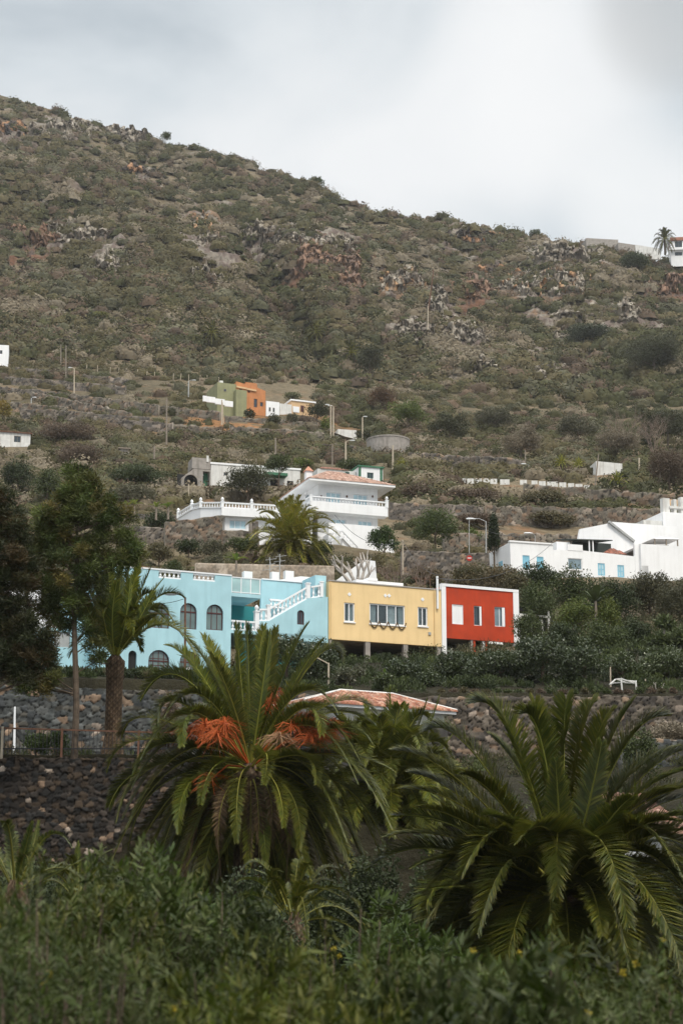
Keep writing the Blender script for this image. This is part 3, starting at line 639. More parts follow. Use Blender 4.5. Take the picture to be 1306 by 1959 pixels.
MB().panel(apts(dq[0] + .004, dq[1] - .004, dq[2], dq[3] - .004), [], 0.19, 0.215).build('door', M['dark'], bl)  # dark sheet fills the arch; the shade inside is in its colour
shell(bl, xL, xR, zB, zT, 9.0, M['cyan'], par=0.9)
# recess with glass railing above and balustrade below
xS = S.x(501); zs0, zs1 = S.z(470, 1142), S.z(470, 1135)
MB().box(xR + .003, xS, 0.12, 5.0, zs0, zs1).build('balcony_slab', M['cyan'], bl)
b = MB(); zr = S.z(470, 1106)
for i in range(4): b.box(xR + .03 + (xS - xR - .12) * i / 3, xR + .09 + (xS - xR - .12) * i / 3, 0.14, 0.19, zs1, zr)
b.box(xR + .03, xS, 0.13, 0.2, zr + .002, zr + .06); b.box(xR + .03, xS, 0.13, 0.2, zs1 + .03, zs1 + .08); rl = b.build('railing', M['white_clean'], bl)
MB().box(xR + .04, xS - .02, 0.16, 0.172, zs1 + .09, zr - .01).build('pane', M['railglass'], rl)
zf = S.z(468, 1206)
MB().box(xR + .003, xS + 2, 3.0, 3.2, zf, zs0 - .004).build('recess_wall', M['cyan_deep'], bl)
MB().box(xR + .01, xE - .3, 0.05, 5, zf - .2, zf).build('terrace_slab', M['cyan'], bl)
b = MB(); balusters(b, (xR + .05, .2, zf), (S.x(491), .2, zf), S.z(468, 1187) - zf, 0.24, .085); post(b, (S.x(494), .2, zf), 1.25, .28)
zq = S.z(495, 1188)
st = [S.xz(498, 1188), S.xz(515, 1188), S.xz(591, 1144), S.xz(617, 1141)]
hh = 0.78
balusters(b, (st[0][0], .2, st[0][1]), (st[1][0], .2, st[1][1]), hh, .24, .085)
balusters(b, (st[1][0], .2, st[1][1]), (st[2][0], .2, st[2][1]), hh, .24, .085)
post(b, (st[1][0], .2, st[1][1]), 1.0, .2, False); post(b, (st[2][0], .2, st[2][1]), .95, .24, False); post(b, (st[3][0], .2, st[3][1]), .95, .2, False)
balusters(b, (st[2][0] + .2, .2, st[2][1]), (st[3][0], .2, st[3][1]), hh, .24, .085)
bb = S.rect(515, 544, 1147, 1164, 2.2); balusters(b, (bb[0], 2.2, bb[2]), (bb[1], 2.2, bb[2]), bb[3] - bb[2], .24, .08)
b.build('balustrade', M['white_clean'], bl)
wq = S.rect(569, 582.4, 1167, 1194.7); zo = S.z(560, 1225)
MB().panel([(S.x(498), zo), (xE, zo), (xE, st[3][1]), (st[2][0], st[2][1]), (st[1][0], st[1][1]), (S.x(498), st[0][1])], [apts(*wq)], 0.05, 0.35).build('stair_wall', M['cyan'], bl)
window(bl, *wq, M['maroon'], M['glass'], True, 1, 0, 0.06, 0.12)
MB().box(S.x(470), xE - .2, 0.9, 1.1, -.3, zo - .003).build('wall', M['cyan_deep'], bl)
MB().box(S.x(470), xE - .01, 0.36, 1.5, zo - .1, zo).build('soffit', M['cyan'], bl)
b = MB()                                                    # flight of steps behind the stair wall
ns = 16
for i in range(ns):
    t0 = i / ns; xa = st[1][0] + (st[2][0] - st[1][0]) * t0; xb = st[1][0] + (st[2][0] - st[1][0]) * (i + 1) / ns
    b.box(xa, xb, .36, 1.5, zf, st[1][1] + (st[2][1] - st[1][1]) * (i + 1) / ns - .02)
b.build('steps', M['white'], bl)
zw = S.z(540, 1112, 2.6)
MB().panel([(S.x(497, 1130, 2.6), zf), (xE - .4, zf), (xE - .4, zw - .05), (S.x(501, 1130, 2.6), zw)], [], 2.6, 2.8).build('wall', M['cyan'], bl)
MB().box(S.x(501, 1130, 2.6), xE - .4, 2.55, 2.85, zw + .003, zw + .08).build('coping', M['white_clean'], bl)
MB().box(S.x(603, 1110, .4), xE + .02, .4, 2.5, zf, S.z(615, 1101, .4)).build('wall', M['cyan'], bl)
q = S.rect(560, 602, 1103, 1120, 3.4); MB().panel([(S.x(533, 1120, 3.4), q[2] - .5), (q[1], q[2] - .5), (q[1], q[3]), (S.x(575, 1120, 3.4), q[3]), (S.x(533, 1120, 3.4), q[3] - .35)], [], 3.4, 3.7).build('roof_wall', M['white'], bl)
q = S.rect(467, 560, 1098, 1108, 5.6)
for a, c, zz in ((467, 483, 1093), (520, 534, 1094), (546, 562, 1092)):
    r_ = S.rect(a, c, zz, 1108, 5.6); MB().box(r_[0], r_[1], 5.6, 6.0, r_[2] - .5, r_[3]).build('roof_wall', M['white'], bl)
# lower annexe left of the cyan house
an = S.empty('annexe', 'low turquoise annexe with a grey garage shutter behind the pine trunk', 'house')
q = S.rect(82, 189, 1203, 1270, 2.0); gq = S.rect(103, 134, 1208, 1238, 2.0)
MB().panel(rpts(q[0], q[1], 0, q[3]), [rpts(*gq)], 2.0, 2.22).build('wall', M['cyan'], an)
MB().box(gq[0] + .004, gq[1] - .004, 2.1, 2.14, gq[2] + .004, gq[3] - .004).build('shutter', M['metal'], an)
MB().box(q[0], q[0] + .22, 2.22, 8, 0, q[3]).build('wall', M['cyan'], an); MB().box(q[0] + .22, q[1], 2.22, 8, q[3] - .5, q[3] - .3).build('roof', M['white'], an)
q2 = S.rect(40, 80, 1110, 1190, 6.0)
# yellow house
ye = S.empty('yellow_house', 'mustard yellow house raised on concrete posts between the turquoise and red houses', 'house')
x0, x1 = S.x(629.2), S.x(842.6); zt = (S.z(629, 1113) + S.z(842, 1128)) / 2; zb = (S.z(629.6, 1224) + S.z(842, 1235.5)) / 2
W3 = [S.rect(658.1, 678.2, 1153.1, 1189.8), S.rect(706.7, 774.4, 1156.3, 1195), S.rect(799, 817.7, 1161.6, 1198.2)]
MB().panel(rpts(x0, x1, zb, zt), [rpts(*q) for q in W3], 0, 0.22).build('wall', M['yellow'], ye)
shell(ye, x0, x1, zb, zt, 8.0, M['yellow'], par=.25)
MB().box(x0 - .02, x1 + .0, -.05, .24, zt + .003, zt + .07).build('coping', M['roof_grey'], ye)
for q, nv, cu in zip(W3, (1, 3, 1), ([(0.35, 1.0)], [(0, .17), (.5, .8), (.86, 1)], [(0, .3)])):
    window(ye, *q, M['white_clean'], M['glass_clear'], False, nv, 0, 0.075, 0.06, sill=M['white_clean'], curtain=cu)
    MB().box(q[0] - .3, q[1] + .3, .9, .95, q[2] - .3, q[3] + .3).build('inner_wall', M['concrete'], ye)
MB().box(x0 + .22, x1 - .22, .22, 7.8, zb + .02, zb + .2).build('floor_slab', M['concrete'], ye)
for a, c, yy in ((629.6, 634.5, 0.03), (699, 708, .03), (771.5, 780, .03), (835, 842.5, .03), (725, 731, 3.0), (800, 805, 3.0)):
    MB().box(S.x(a, 1240, yy), S.x(c, 1240, yy), yy, yy + .3, -0.8, zb - .002).build('pillar', M['concrete'], ye)
MB().box(x0 + .2, x1 - .2, 5.0, 5.2, -1, zb - .002).build('back_wall', M['dark'], ye)  # wall blackened to stand for the darkness under the house
for (a, c) in ((668, 1137), (736.7, 1139.4), (743.9, 1139.6), (807.8, 1146.8)):
    u_, v_ = S.xz(a, c); MB().panel([(u_ - .13, v_), (u_, v_ - .13), (u_ + .13, v_), (u_, v_ + .13)], [], -.025, .002).build('diamond_ornament', M['white_clean'], ye)
b = MB(); qa = S.rect(706.7, 776, 1192, 1206.7); n = 4; wseg = (qa[1] - qa[0]) / n
for i in range(n):
    b.tube([(qa[0] + wseg * (i + t), -.05, qa[2] + .13 + (qa[3] - qa[2] - .05) * (2 * t - 1) ** 2) for t in [k / 8 for k in range(9)]], .038, 5)
tag(b.build('garland', paint('garland_gold', (.12, .075, .03), .8, .3, 9)), 'brown garland hung in four swags under the wide yellow-house window', 'garland').matrix_world = ye.matrix_basis
q = S.rect(818.6, 823.4, 1209.5, 1215); MB().box(q[0], q[1], -.06, .002, q[2], q[3]).build('meter_box', M['metal'], ye)
b = MB(); u0, v0 = S.xz(835.5, 1165); u1, v1 = S.xz(836.5, 1103); b.tube([(u0, -.09, v0), (u0, -.09, v1)], .075, 8); b.build('flue_pipe', M['white_clean'], ye)
for a, c, d, e_ in ((681, 771, 1112, 1123), (703, 722, 1106, 1112.4)):
    q = S.rect(a, c, d, e_, 4.5); MB().box(q[0], q[1], 4.5, 5.5, q[2] - 1.2 if a == 681 else q[2], q[3]).build('roof_room', M['white'], ye)
for xx_ in (x0 + .12, x1 - .5): MB().tube([(xx_, -.06, zb + .05), (xx_, -.06, zt - .05)], .035, 6).build('downpipe', M['yellow'] if xx_ > 0 else M['roof_grey'], ye)
# red house
re = S.empty('red_house', 'brick red house framed in white with shuttered windows, standing on posts', 'house')
x0, x1 = S.x(843.3), S.x(990.5); zt = (S.z(843, 1118) + S.z(990, 1126)) / 2; xa, xb = S.x(852), S.x(980); zr0 = (S.z(852, 1221.5) + S.z(981, 1228)) / 2; zt1 = (S.z(852, 1123.5) + S.z(980, 1131)) / 2
W3 = [S.rect(865.2, 886.7, 1156.3, 1194), S.rect(907, 922.3, 1159, 1196.8), S.rect(946.6, 967, 1161, 1198.6)]
MB().panel(rpts(xa, xb, zr0, zt1), [rpts(*q) for q in W3], 0.05, 0.25).build('wall', M['red'], re)
b = MB(); b.box(x0 + .003, xa - .002, 0, .3, S.z(848, 1253), zt1); b.box(xb + .002, x1, 0, .3, S.z(985, 1236), zt1); b.box(x0 + .003, x1, -.01, .3, zt1 + .002, zt); b.build('white_surround', M['white'], re)
MB().box(x0 + .003, xa - .002, .01, .3, S.z(848, 1275), S.z(848, 1253) - .004).build('pier', M['red'], re)
shell(re, xa, x1, zr0 - .0, zt - .05, 7.5, M['white'], par=.4, y0=.3, left=False); MB().box(xa, xa + .2, .3, 7.5, zr0, zt - .06).build('wall', M['red'], re)
sh = window(re, *W3[0], M['white_clean'], M['white'], False, 1, 0, .07, .08, name='shutter')
for k_, q in enumerate(W3[1:]):
    window(re, *q, M['white_clean'], M['glass'] if k_ == 0 else M['glass_mid'], False, 0 if k_ == 0 else 1, 0, .05, .14)
    MB().box(q[1] - (q[1] - q[0]) * .3, q[1] - .03, .055, .085, q[2] + .03, q[3] - .03).build('open_shutter', M['white_clean'], re)
MB().box(xa + .2, x1 - .22, .3, 7.2, zr0 + .02, zr0 + .2).build('floor_slab', M['concrete'], re)
for a, c, mt, yy in ((900, 904, 'concrete', .1), (905, 909, 'red', .1), (923, 927, 'white', .12), (928, 932, 'red', .12), (874, 879, 'concrete', 2.2), (945, 950, 'concrete', 2.2)):
    MB().box(S.x(a, 1240, yy), S.x(c, 1240, yy), yy, yy + .3, -.5, zr0 - .002).build('pillar', M[mt], re)
MB().box(xa + .1, xb, 4.2, 4.4, -.5, zr0 - .002).build('back_wall', M['dark'], re)  # black colour carries the shade below the floor
q = S.rect(934, 962, 1228, 1232); MB().box(q[0], q[1], .02, .3, q[2], q[3]).build('beam', M['white'], re)
# derelict pergola right of the red house
pg = S.empty('pergola', 'derelict white and dark slatted pergola half hidden by shrubs beside the red house', 'pergola')
b = MB()
for px_, py_ in ((996, 1175), (1006, 1185), (1017, 1190), (1037, 1186), (1050, 1168)):
    q = S.rect(px_ - 1.6, px_ + 1.6, py_, 1215, .3); b.box(q[0], q[1], .3, .42, q[2] - .6, q[3])
q = S.rect(992, 1052, 1176, 1180, .3); b.box(q[0], q[1], .29, .44, q[2], q[3]); b.build('post', M['white_dirty'], pg)
b = MB(); q = S.rect(992, 1030, 1163, 1168, .3); b.box(q[0], q[1], .5, .6, q[2], q[3])
for i in range(7): q = S.rect(994 + i * 8, 998 + i * 8, 1181, 1212, .3); b.box(q[0], q[1], .5, .55, q[2], q[3])
b.build('slat', M['black'], pg)
def wtag(o, fr, label, cat, group=None):
    """a loose thing built in a facade's frame"""
    o.matrix_world = Matrix.Translation((fr.O.x, fr.O.y, fr.z0)) @ Matrix.Rotation(fr.rot, 4, 'Z'); return tag(o, label, cat, group)
q = S.rect(709.5, 718.5, 1264, 1288, -.4); b = MB(); b.lathe(((q[0] + q[1]) / 2, -.3, q[2] - .2), [(.12, 0), (.13, .05), (.13, .55), (.05, .75)], 8); b.lathe(((q[0] + q[1]) / 2, -.3, q[3] - .28), [(.1, -.3), (.14, 0), (.145, .24), (.12, .28)], 10)
wtag(b.build('barrel', M['white_clean']), S, 'white barrel standing by a concrete post under the yellow house', 'barrel')
q = S.rect(824, 833, 1272, 1281, .2); wtag(MB().lathe(((q[0] + q[1]) / 2, .3, q[2] - .1), [(.11, 0), (.15, .38), (.16, .4)], 10).build('bucket', paint('blue_plastic', (.03, .25, .42), .4)), S, 'bright blue bucket under the right end of the yellow house', 'bucket')
b = MB(); a0, a1 = S.xz(811, 1290, .1), S.xz(818, 1258, .1); c0 = S.xz(820, 1290, .1)
for dx in (0, .3): b.bar((a0[0] + dx, .1, a0[1] - .2), (a1[0] + dx * .9, .35, a1[1]), .04, .05)
for i in range(6): t = (i + .5) / 6; b.bar((a0[0] + (a1[0] - a0[0]) * t, .1 + .25 * t, a0[1] + (a1[1] - a0[1]) * t), (a0[0] + (a1[0] - a0[0]) * t + .3, .1 + .25 * t, a0[1] + (a1[1] - a0[1]) * t), .03, .03)
wtag(b.build('ladder', M['wood']), S, 'wooden ladder leaning under the right end of the yellow house', 'ladder')
b = MB(); q = S.rect(666, 790, 1095, 1116, 3.0)
for px_ in (795, 812, 822): u_, v_ = S.xz(px_, 1103 + (px_ % 3), 3); b.tube([(u_, 3, zt - .4), (u_, 3, v_)], .02, 4)
u_, v_ = S.xz(800, 1108, 3); b.bar((u_ - .6, 3, v_), (u_ + .9, 3, v_ + .05), .02, .02)
wtag(b.build('roof_antenna', M['rust']), S, 'thin rusty aerial frame on the yellow house roof', 'aerial')

# ---- white villa with terraces
V_ = Frame(613, 1020, 155.0, 20, 28.0)
vi = V_.empty('villa', 'large white villa with clay tiled hip roof and wraparound balcony', 'house')
x0, x1 = V_.x(608, 970), V_.x(722, 970); zE = V_.z(608, 926); zTop = zE; dep = 8.0
U = [V_.rect(623.6, 652, 942, 969), V_.rect(675.8, 703, 946, 973)]; Lw = [V_.rect(633.5, 661.7, 993, 1017), V_.rect(684.6, 711.7, 996.7, 1020)]
MB().panel(rpts(x0, x1, 0, zTop), [rpts(*q) for q in U + Lw], 0, .25).build('wall', M['white'], vi)
fl = [(2.2, 1.1, V_.z(608, 968), V_.z(608, 946)), (5.4, 1.2, V_.z(608, 968), V_.z(608, 946))]
b = MB(); b.box(x0, x0 + .25, .25, dep, 0, zTop); b.build('wall', M['white'], vi)
MB().box(x1 - .25, x1, .25, dep, 0, zTop).build('wall', M['white'], vi); MB().box(x0 + .25, x1 - .25, dep - .25, dep, 0, zTop).build('wall', M['white'], vi)
for q in U + Lw: window(vi, *q, M['white_clean'], M['glass_pale'], False, 2, 0, .07, .1)
zu = V_.z(608, 960); 
for yy in (2.6, 5.6):
    MB().box(x0 - .03, x0 + .003, yy, yy + .9, zu - .4, zu + 1.3).build('side_window', M['glass_mid'], vi)
for px_ in (614, 663, 712): u_, v_ = V_.xz(px_, 950); MB().lathe((u_, -.06, v_ - .1), [(.05, 0), (.09, .08), (.07, .2)], 6).build('wall_lamp', M['rust'], vi)
# balcony slab and solid parapet wrapping front and left side
zb1, zb2 = V_.z(608, 983), V_.z(608, 968); xo = 1.15
b = MB(); b.box(x0 - xo, x1 + .6, -xo, .0 - .002, zb1, zb1 + .25); b.box(x0 - xo, x0 - .002, 0.0, dep - 1, zb1, zb1 + .25)
b.box(x0 - xo, x1 + .6, -xo, -xo + .15, zb1 + .252, zb2 + .12); b.box(x0 - xo, x0 - xo + .15, -xo + .152, dep - 1, zb1 + .252, zb2 + .12); b.build('balcony', M['white'], vi)
b = MB(); zh = V_.z(608, 957) - zb2; balusters(b, (x0 - xo + .1, -xo + .08, zb2 + .1), (x1 + .5, -xo + .08, zb2 + .1), .55, .3, .07, n=5); balusters(b, (x0 - xo + .08, -xo + .1, zb2 + .1), (x0 - xo + .08, dep - 1, zb2 + .1), .55, .3, .07, n=5)
post(b, (x0 - xo + .08, -xo + .08, zb2 + .1), .6, .2, False); post(b, (x1 + .5, -xo + .08, zb2 + .1), .7, .25); b.build('balustrade', M['white_clean'], vi)
# lower terrace parapet
zl0, zl1 = V_.z(660, 1030), V_.z(660, 1010)
b = MB(); b.box(x0 + .5, x1 + 1.0, -1.6, -.004, zl0 - 1.5, zl0); b.box(x0 + .5, x1 - .4, -1.6, -1.42, zl0 + .003, zl1); b.build('terrace', M['white'], vi)
b = MB(); s0, s1 = V_.xz(655, 1030, -2), V_.xz(685, 1061, -2); balusters(b, (s0[0], -2, s0[1]), (s1[0], -2, s1[1]), .75, .3, .08, n=5)
t0 = V_.xz(632, 1036, -2); balusters(b, (t0[0], -2, t0[1]), (s0[0], -2, s0[1]), .8, .3, .08, n=5); b.build('stair_balustrade', M['white_clean'], vi)
b = MB()
for i in range(10): xa_ = s0[0] + (s1[0] - s0[0]) * i / 10; xb_ = s0[0] + (s1[0] - s0[0]) * (i + 1) / 10; zz = s0[1] + (s1[1] - s0[1]) * i / 10; b.box(xa_, xb_, -1.9, -1.0, zz - 2, zz)
b.build('steps', M['white'], vi)
# roof
ov = 1.3; ez = zE; A_ = (x0 - ov, -ov, ez); B_ = (x1 + ov, -ov, ez); C_ = (x1 + ov, dep + ov, ez); D4 = (x0 - ov, dep + ov, ez)
MB().box(x0 - ov, x1 + ov, -ov, dep + ov, ez - .02, ez + .18).build('eave', M['white'], vi)
rh = V_.z(650, 911, 5) - ez - .1; wx = (x1 - x0) + 2 * ov; wy = dep + 2 * ov; m_x0 = x0 - ov + min(wx, wy) / 2 * .85; m_x1 = max(m_x0 + .3, x1 + ov - min(wx, wy) / 2 * .85); my = dep / 2
e0 = ez + .19; r0 = (m_x0, my, e0 + rh); r1 = (m_x1, my, e0 + rh); A2, B2, C2, D2 = [(p[0], p[1], e0) for p in (A_, B_, C_, D4)]
Vt, Ft, Ct = tile_faces([(A2, B2, r0, r1), (D2, A2, r0, r0), (B2, C2, r1, r1), (C2, D2, r1, r0)], .24, .5, [(0.38, 0.24, 0.18), (0.44, 0.30, 0.24), (0.32, 0.19, 0.14)])
npmesh('roof', Vt, Ft, M['tile'], vi, Ct)
MB().add([A2, B2, C2, D2, r0, r1], [(0, 1, 5, 4), (1, 2, 5), (2, 3, 4, 5), (3, 0, 4), (3, 2, 1, 0)]).build('roof_deck', M['concrete'], vi)
q = V_.rect(585.5, 597, 901, 924, 3); ch = MB().box(q[0], q[1], 3, 3.55, q[2] - 1.2, q[3]).build('chimney', M['white'], vi)
xm = (q[0] + q[1]) / 2; MB().add([(q[0] - .12, 2.88, q[3]), (q[1] + .12, 2.88, q[3]), (q[1] + .12, 3.67, q[3]), (q[0] - .12, 3.67, q[3]), (xm, 3.27, q[3] + .55)], [(0, 1, 4), (1, 2, 4), (2, 3, 4), (3, 0, 4), (3, 2, 1, 0)]).build('chimney_cap', paint('cap_tile', (.5, .25, .17), .9), ch)
# terrace wing of the villa
T_ = Frame(426, 985, 152, 14, V_.z0)
tw = T_.empty('terrace_house', 'low white terrace building with balustrade on its roof left of the villa', 'house')
x0, x1 = T_.x(424, 990), T_.x(600, 990); z1 = T_.z(426, 971); zm = T_.z(426, 986)
wq = T_.rect(440.5, 473, 993, 1009.7)
MB().panel(rpts(x0 + .4, x1, 0, zm), [rpts(*wq)], .5, .72).build('wall', M['white'], tw); window(tw, *wq, M['white_clean'], M['glass_pale'], False, 2, 0, .06, .08, k=.5)
MB().box(x0 + .4, x0 + .6, .72, 7, 0, zm).build('wall', M['white'], tw)
MB().box(x0, x1, 0, 7, zm + .002, z1).build('roof_slab', M['white'], tw)
b = MB(); balusters(b, (x0, .12, z1), (x1 - 2.2, .12, z1), T_.z(426, 959.7) - z1, .28, .08, n=5)
for px_ in (426, 482, 533): u_, _v = T_.xz(px_, 965); post(b, (u_, .12, z1), .6, .26)
b.build('balustrade', M['white_clean'], tw)
L0 = T_.xz(426, 984, 0); pa = T_.local(at(384, 972, 153.5)); pb = T_.local(at(367, 976, 155)); pc = T_.local(at(341, 992, 157))
b = MB()
for a, c in (((x0, .15, z1), pa), (pa, pb), (pb, pc)):
    a = Vector(a); c = Vector(c); dn = Vector((0, 0, 1.0)); o_ = Vector((0, .3, 0))
    b.add([a - dn * 1.2, c - dn * 1.2, c, a, a - dn * 1.2 + o_, c - dn * 1.2 + o_, c + o_, a + o_], [(0, 1, 2, 3), (7, 6, 5, 4), (3, 2, 6, 7), (0, 4, 5, 1), (1, 5, 6, 2), (0, 3, 7, 4)])
b.build('terrace_wall', M['white'], tw)
b = MB()
for a, c in (((x0, .15, z1), pa), (pa, pb), (pb, pc)): balusters(b, a, c, .55, .3, .08, n=5)
for p in (pa, pb, pc): post(b, p, .6, .26)
b.build('balustrade', M['white_clean'], tw)

# ---- long white house with concrete ruin, upslope behind the villa
H_ = Frame(403.5, 930, 226, 16, float(ratio(932) * 226) - 1.5)
hs = H_.empty('long_house', 'long low white house with green awning upslope behind the villa', 'house')
x0, x1 = H_.x(403.5, 910), H_.x(574, 910); z1 = H_.z(403, 887.5); dd = [H_.rect(517, 535, 917, 945), H_.rect(549, 561, 920, 945)]; dd = [(q[0], q[1], .01 + max(0, q[2]), q[3]) for q in dd]
wq = H_.rect(428, 436, 903.5, 910)
MB().panel(rpts(x0, x1, -2, z1), [rpts(*wq)] + [rpts(*q) for q in dd], 0, .25).build('wall', M['white_dirty'], hs); window(hs, *wq, M['wood'], M['glass'], nv=1)
for q in dd: MB().box(q[0] + .01, q[1] - .01, .15, .2, q[2], q[3] - .01).build('door', M['dark'], hs)  # dark sheets in the openings, coloured as the shade inside
shell(hs, x0, x1, -2, z1, 6, M['white_dirty'], y0=.25, par=.3); MB().box(x0 - .1, x1 + .1, -.1, .3, z1 + .003, z1 + .25).build('cornice', M['white'], hs)
q = H_.rect(499.6, 545, 909, 914); MB().box(q[0], q[1], -1.6, -.003, q[2], q[3]).build('awning', M['green_paint'], hs)
q = H_.rect(420, 422, 912, 930)
ru = H_.empty('ruin', 'unfinished bare concrete building with water tank box beside the long white house', 'ruin')
q = H_.rect(367.5, 403, 876, 897); MB().box(q[0], q[1], 0, 3, q[2], q[3]).build('tank', M['concrete'], ru)
q = H_.rect(395, 399, 872, 884); MB().box(q[0], q[1], -.1, .1, q[2], q[3]).build('post', M['white_dirty'], ru)
q = H_.rect(347, 403, 897, 930); aq = H_.rect(352, 378, 905, 930); a2 = H_.rect(388, 401, 902, 930)
MB().panel([(q[0], -2), (q[1] - .02, -2), (q[1] - .02, q[3]), (H_.x(370, 910), q[3]), (q[0], q[3] - 1.4)], [apts(aq[0], aq[1], aq[2], aq[3] - .2), rpts(*a2)], 0, .3).build('wall', M['concrete'], ru)
MB().box(q[0], q[1], 3.0, 3.2, -2, q[3] - .1).build('back_wall', M['dark'], ru)  # shade behind the openings put into this wall's colour
q = H_.rect(391.5, 399.5, 903, 930); MB().box(q[0], q[1], .8, .9, q[2], q[3]).build('door', M['green_paint'], ru)
# right: white house with green corner strips
G_ = Frame(686, 918, 224, 18, float(ratio(920) * 224) - 1)
gh = G_.empty('white_cottage', 'white cottage with dark green corner strips behind the villa roof', 'house')
x0, x1 = G_.x(686, 905), G_.x(732, 905); z1 = G_.z(690, 893); wq = G_.rect(702, 714, 904, 915)
MB().panel(rpts(x0, x1, -2, z1), [rpts(*wq)], 0, .25).build('wall', M['white'], gh); window(gh, *wq, M['green_paint'], M['glass'], nv=1)
shell(gh, x0, x1, -2, z1, 7.5, M['white'], y0=.25, par=.2)
MB().box(x0 - .15, x1 + .15, -.15, 7.6, z1 + .003, z1 + .22).build('roof', M['green_paint'], gh)
for xx in (x0 + .15, x1 - .25): MB().box(xx - .18, xx + .18, -.03, -.002, -1, z1 - .002).build('corner_strip', M['green_paint'], gh)
wq = G_.rect(742, 750, 903, 914, 0)
MB().box(x1 + .002, x1 + .03, 3, 4.4, z1 - 2, z1 - .8).build('side_window', M['glass'], gh)
x2 = G_.x(607, 905, 1.0); zz = G_.z(640, 899, 1.0); gl = G_.empty('low_house', 'low white house under a worn tile roof, left of the green-striped cottage', 'house')
MB().box(x2, x0 - .05, 1, 5, -2, zz).build('wall', M['white_dirty'], gl)
e1 = (x2 + .4, .9, zz + .05); e2 = (x2 + 4.4, .9, zz + .05); t1 = (x2 + 1.5, 3.4, zz + .9); t2 = (x2 + 3.4, 3.4, zz + .9)
Vt, Ft, Ct = tile_faces([(e1, e2, t1, t2)], .3, .6, [(0.30, 0.14, 0.10), (0.22, 0.12, 0.09)]); npmesh('roof', Vt, Ft, M['tile'], gl, Ct)
q = G_.rect(660, 668, 903, 912, 1); window(gl, *q, M['green_paint'], M['glass'], nv=0, y=-.06, k=1)

# ---- white complex at the right
W_ = Frame(976, 1090, 146, 17, float(ratio(1122) * 146) - 1.5)
wc = W_.empty('white_farmhouse', 'rambling white farmhouse with pale blue shutters at the right edge', 'house')
xs = [W_.x(p, 1080) for p in (976, 1058, 1214, 1223, 1345)]
za, zb_, zc_ = W_.z(976, 1037), W_.z(1150, 1058), W_.z(1224, 1041.5)
w1 = [W_.rect(999.3, 1012.7, 1062.5, 1088.8), W_.rect(1026.3, 1039.3, 1065, 1090.5)]
MB().panel(rpts(xs[0], xs[1], -3, za), [rpts(*q) for q in w1], 0, .25).build('wall', M['white'], wc)
for q in w1: window(wc, *q, M['blue_shutter'], M['blue_shutter'], nv=1, nh=0, fw=.08, y=.03, name='shutter')
MB().box(xs[0] - .08, xs[1], -.08, .25, za + .003, za + .14).build('cornice', M['white'], wc)
MB().box(xs[0], xs[0] + .25, .25, 7.5, -3, za - .01).build('wall', M['white'], wc); MB().box(xs[0] + .25, xs[1], .25, 7.5, za - .5, za - .3).build('roof', M['roof_grey'], wc)
for yy in (1.8, 4.2): MB().box(xs[0] - .03, xs[0] + .003, yy, yy + .9, za - 2.6, za - 1.3).build('side_window', M['blue_shutter'], wc)
MB().box(xs[1] - .25, xs[1], .25, 7.5, -3, za - .01).build('wall', M['white'], wc)
w2 = [W_.rect(1086, 1113.4, 1068, 1089.8), W_.rect(1143.5, 1157, 1077.5, 1100.8), W_.rect(1181, 1193.7, 1081, 1104)]
MB().panel([(xs[1] + .003, -3), (xs[2], -3), (xs[2], W_.z(1210, 1064)), (W_.x(1114, 1060), W_.z(1114, 1053)), (xs[1] + .003, W_.z(1060, 1052))], [rpts(*q) for q in w2], 0.03, .28).build('wall', M['white'], wc)
window(wc, *w2[0], M['white'], M['glass_mid'], nv=0, y=.08, name='window', sill=M['white'])
for q in w2[1:]: window(wc, *q, M['blue_shutter'], M['glass_pale'], nv=1, nh=1, fw=.1, y=.06)
MB().box(xs[1] + .1, xs[2], .28, 7, zb_ - .7, zb_ - .5).build('roof', M['roof_grey'], wc)
q = W_.rect(1085, 1114, 1048, 1053.5); MB().box(q[0], q[1], 0, .15, q[2], q[3] + .3).build('parapet', M['white'], wc)
g0 = [W_.xz(p, r_, 4) for p, r_ in ((1100, 1056), (1226, 1060), (1226, 1040), (1165, 1001), (1109, 1012))]
MB().panel(g0, [], 4, 4.3).build('gable_wall', M['white'], wc)
r0, r1 = W_.xz(1163, 1000, 3.9), W_.xz(1212, 1038, 3.9); b = MB(); b.add([(r0[0], 3.9, r0[1]), (r1[0], 3.9, r1[1]), (r1[0] + .5, 8, r1[1] + .1), (r0[0] + .5, 8, r0[1] + .1)], [(0, 1, 2, 3)]); b.bar((r0[0], 3.85, r0[1] + .1), (r1[0], 3.85, r1[1] + .1), .2, .2); b.build('gutter', M['metal'], wc)
q = W_.rect(1172, 1300, 1003, 1050, 8); MB().box(q[0], q[1], 8, 8.3, q[2], q[3]).build('back_wall', M['white'], wc)
# awning terrace
a0 = W_.rect(1089, 1169, 1030, 1036, 1.0); b = MB(); b.add([(a0[0], .8, a0[3] - .2), (a0[1], .8, a0[3] - .05), (a0[1], 3.9, a0[3] + .4), (a0[0], 3.9, a0[3] + .4), (a0[0], .8, a0[3] - .28), (a0[1], .8, a0[3] - .13), (a0[1], 3.9, a0[3] + .32), (a0[0], 3.9, a0[3] + .32)], [(0, 1, 2, 3), (7, 6, 5, 4), (0, 4, 5, 1), (1, 5, 6, 2), (2, 6, 7, 3), (3, 7, 4, 0)])
b.build('awning', M['sage'], wc)
q = W_.rect(1095, 1168, 1038, 1056, 3.8); MB().box(q[0], q[1], 3.78, 3.99, q[2], q[3]).build('awning_shade_sheet', M['sage'], wc)  # dark sheet before the gable; shade below the awning in its colour
q = W_.rect(1064, 1090, 1037, 1053, 1.5); MB().box(q[0], q[1], 1.5, 4, q[2] - 1, q[3]).build('roof_room', M['white'], wc)
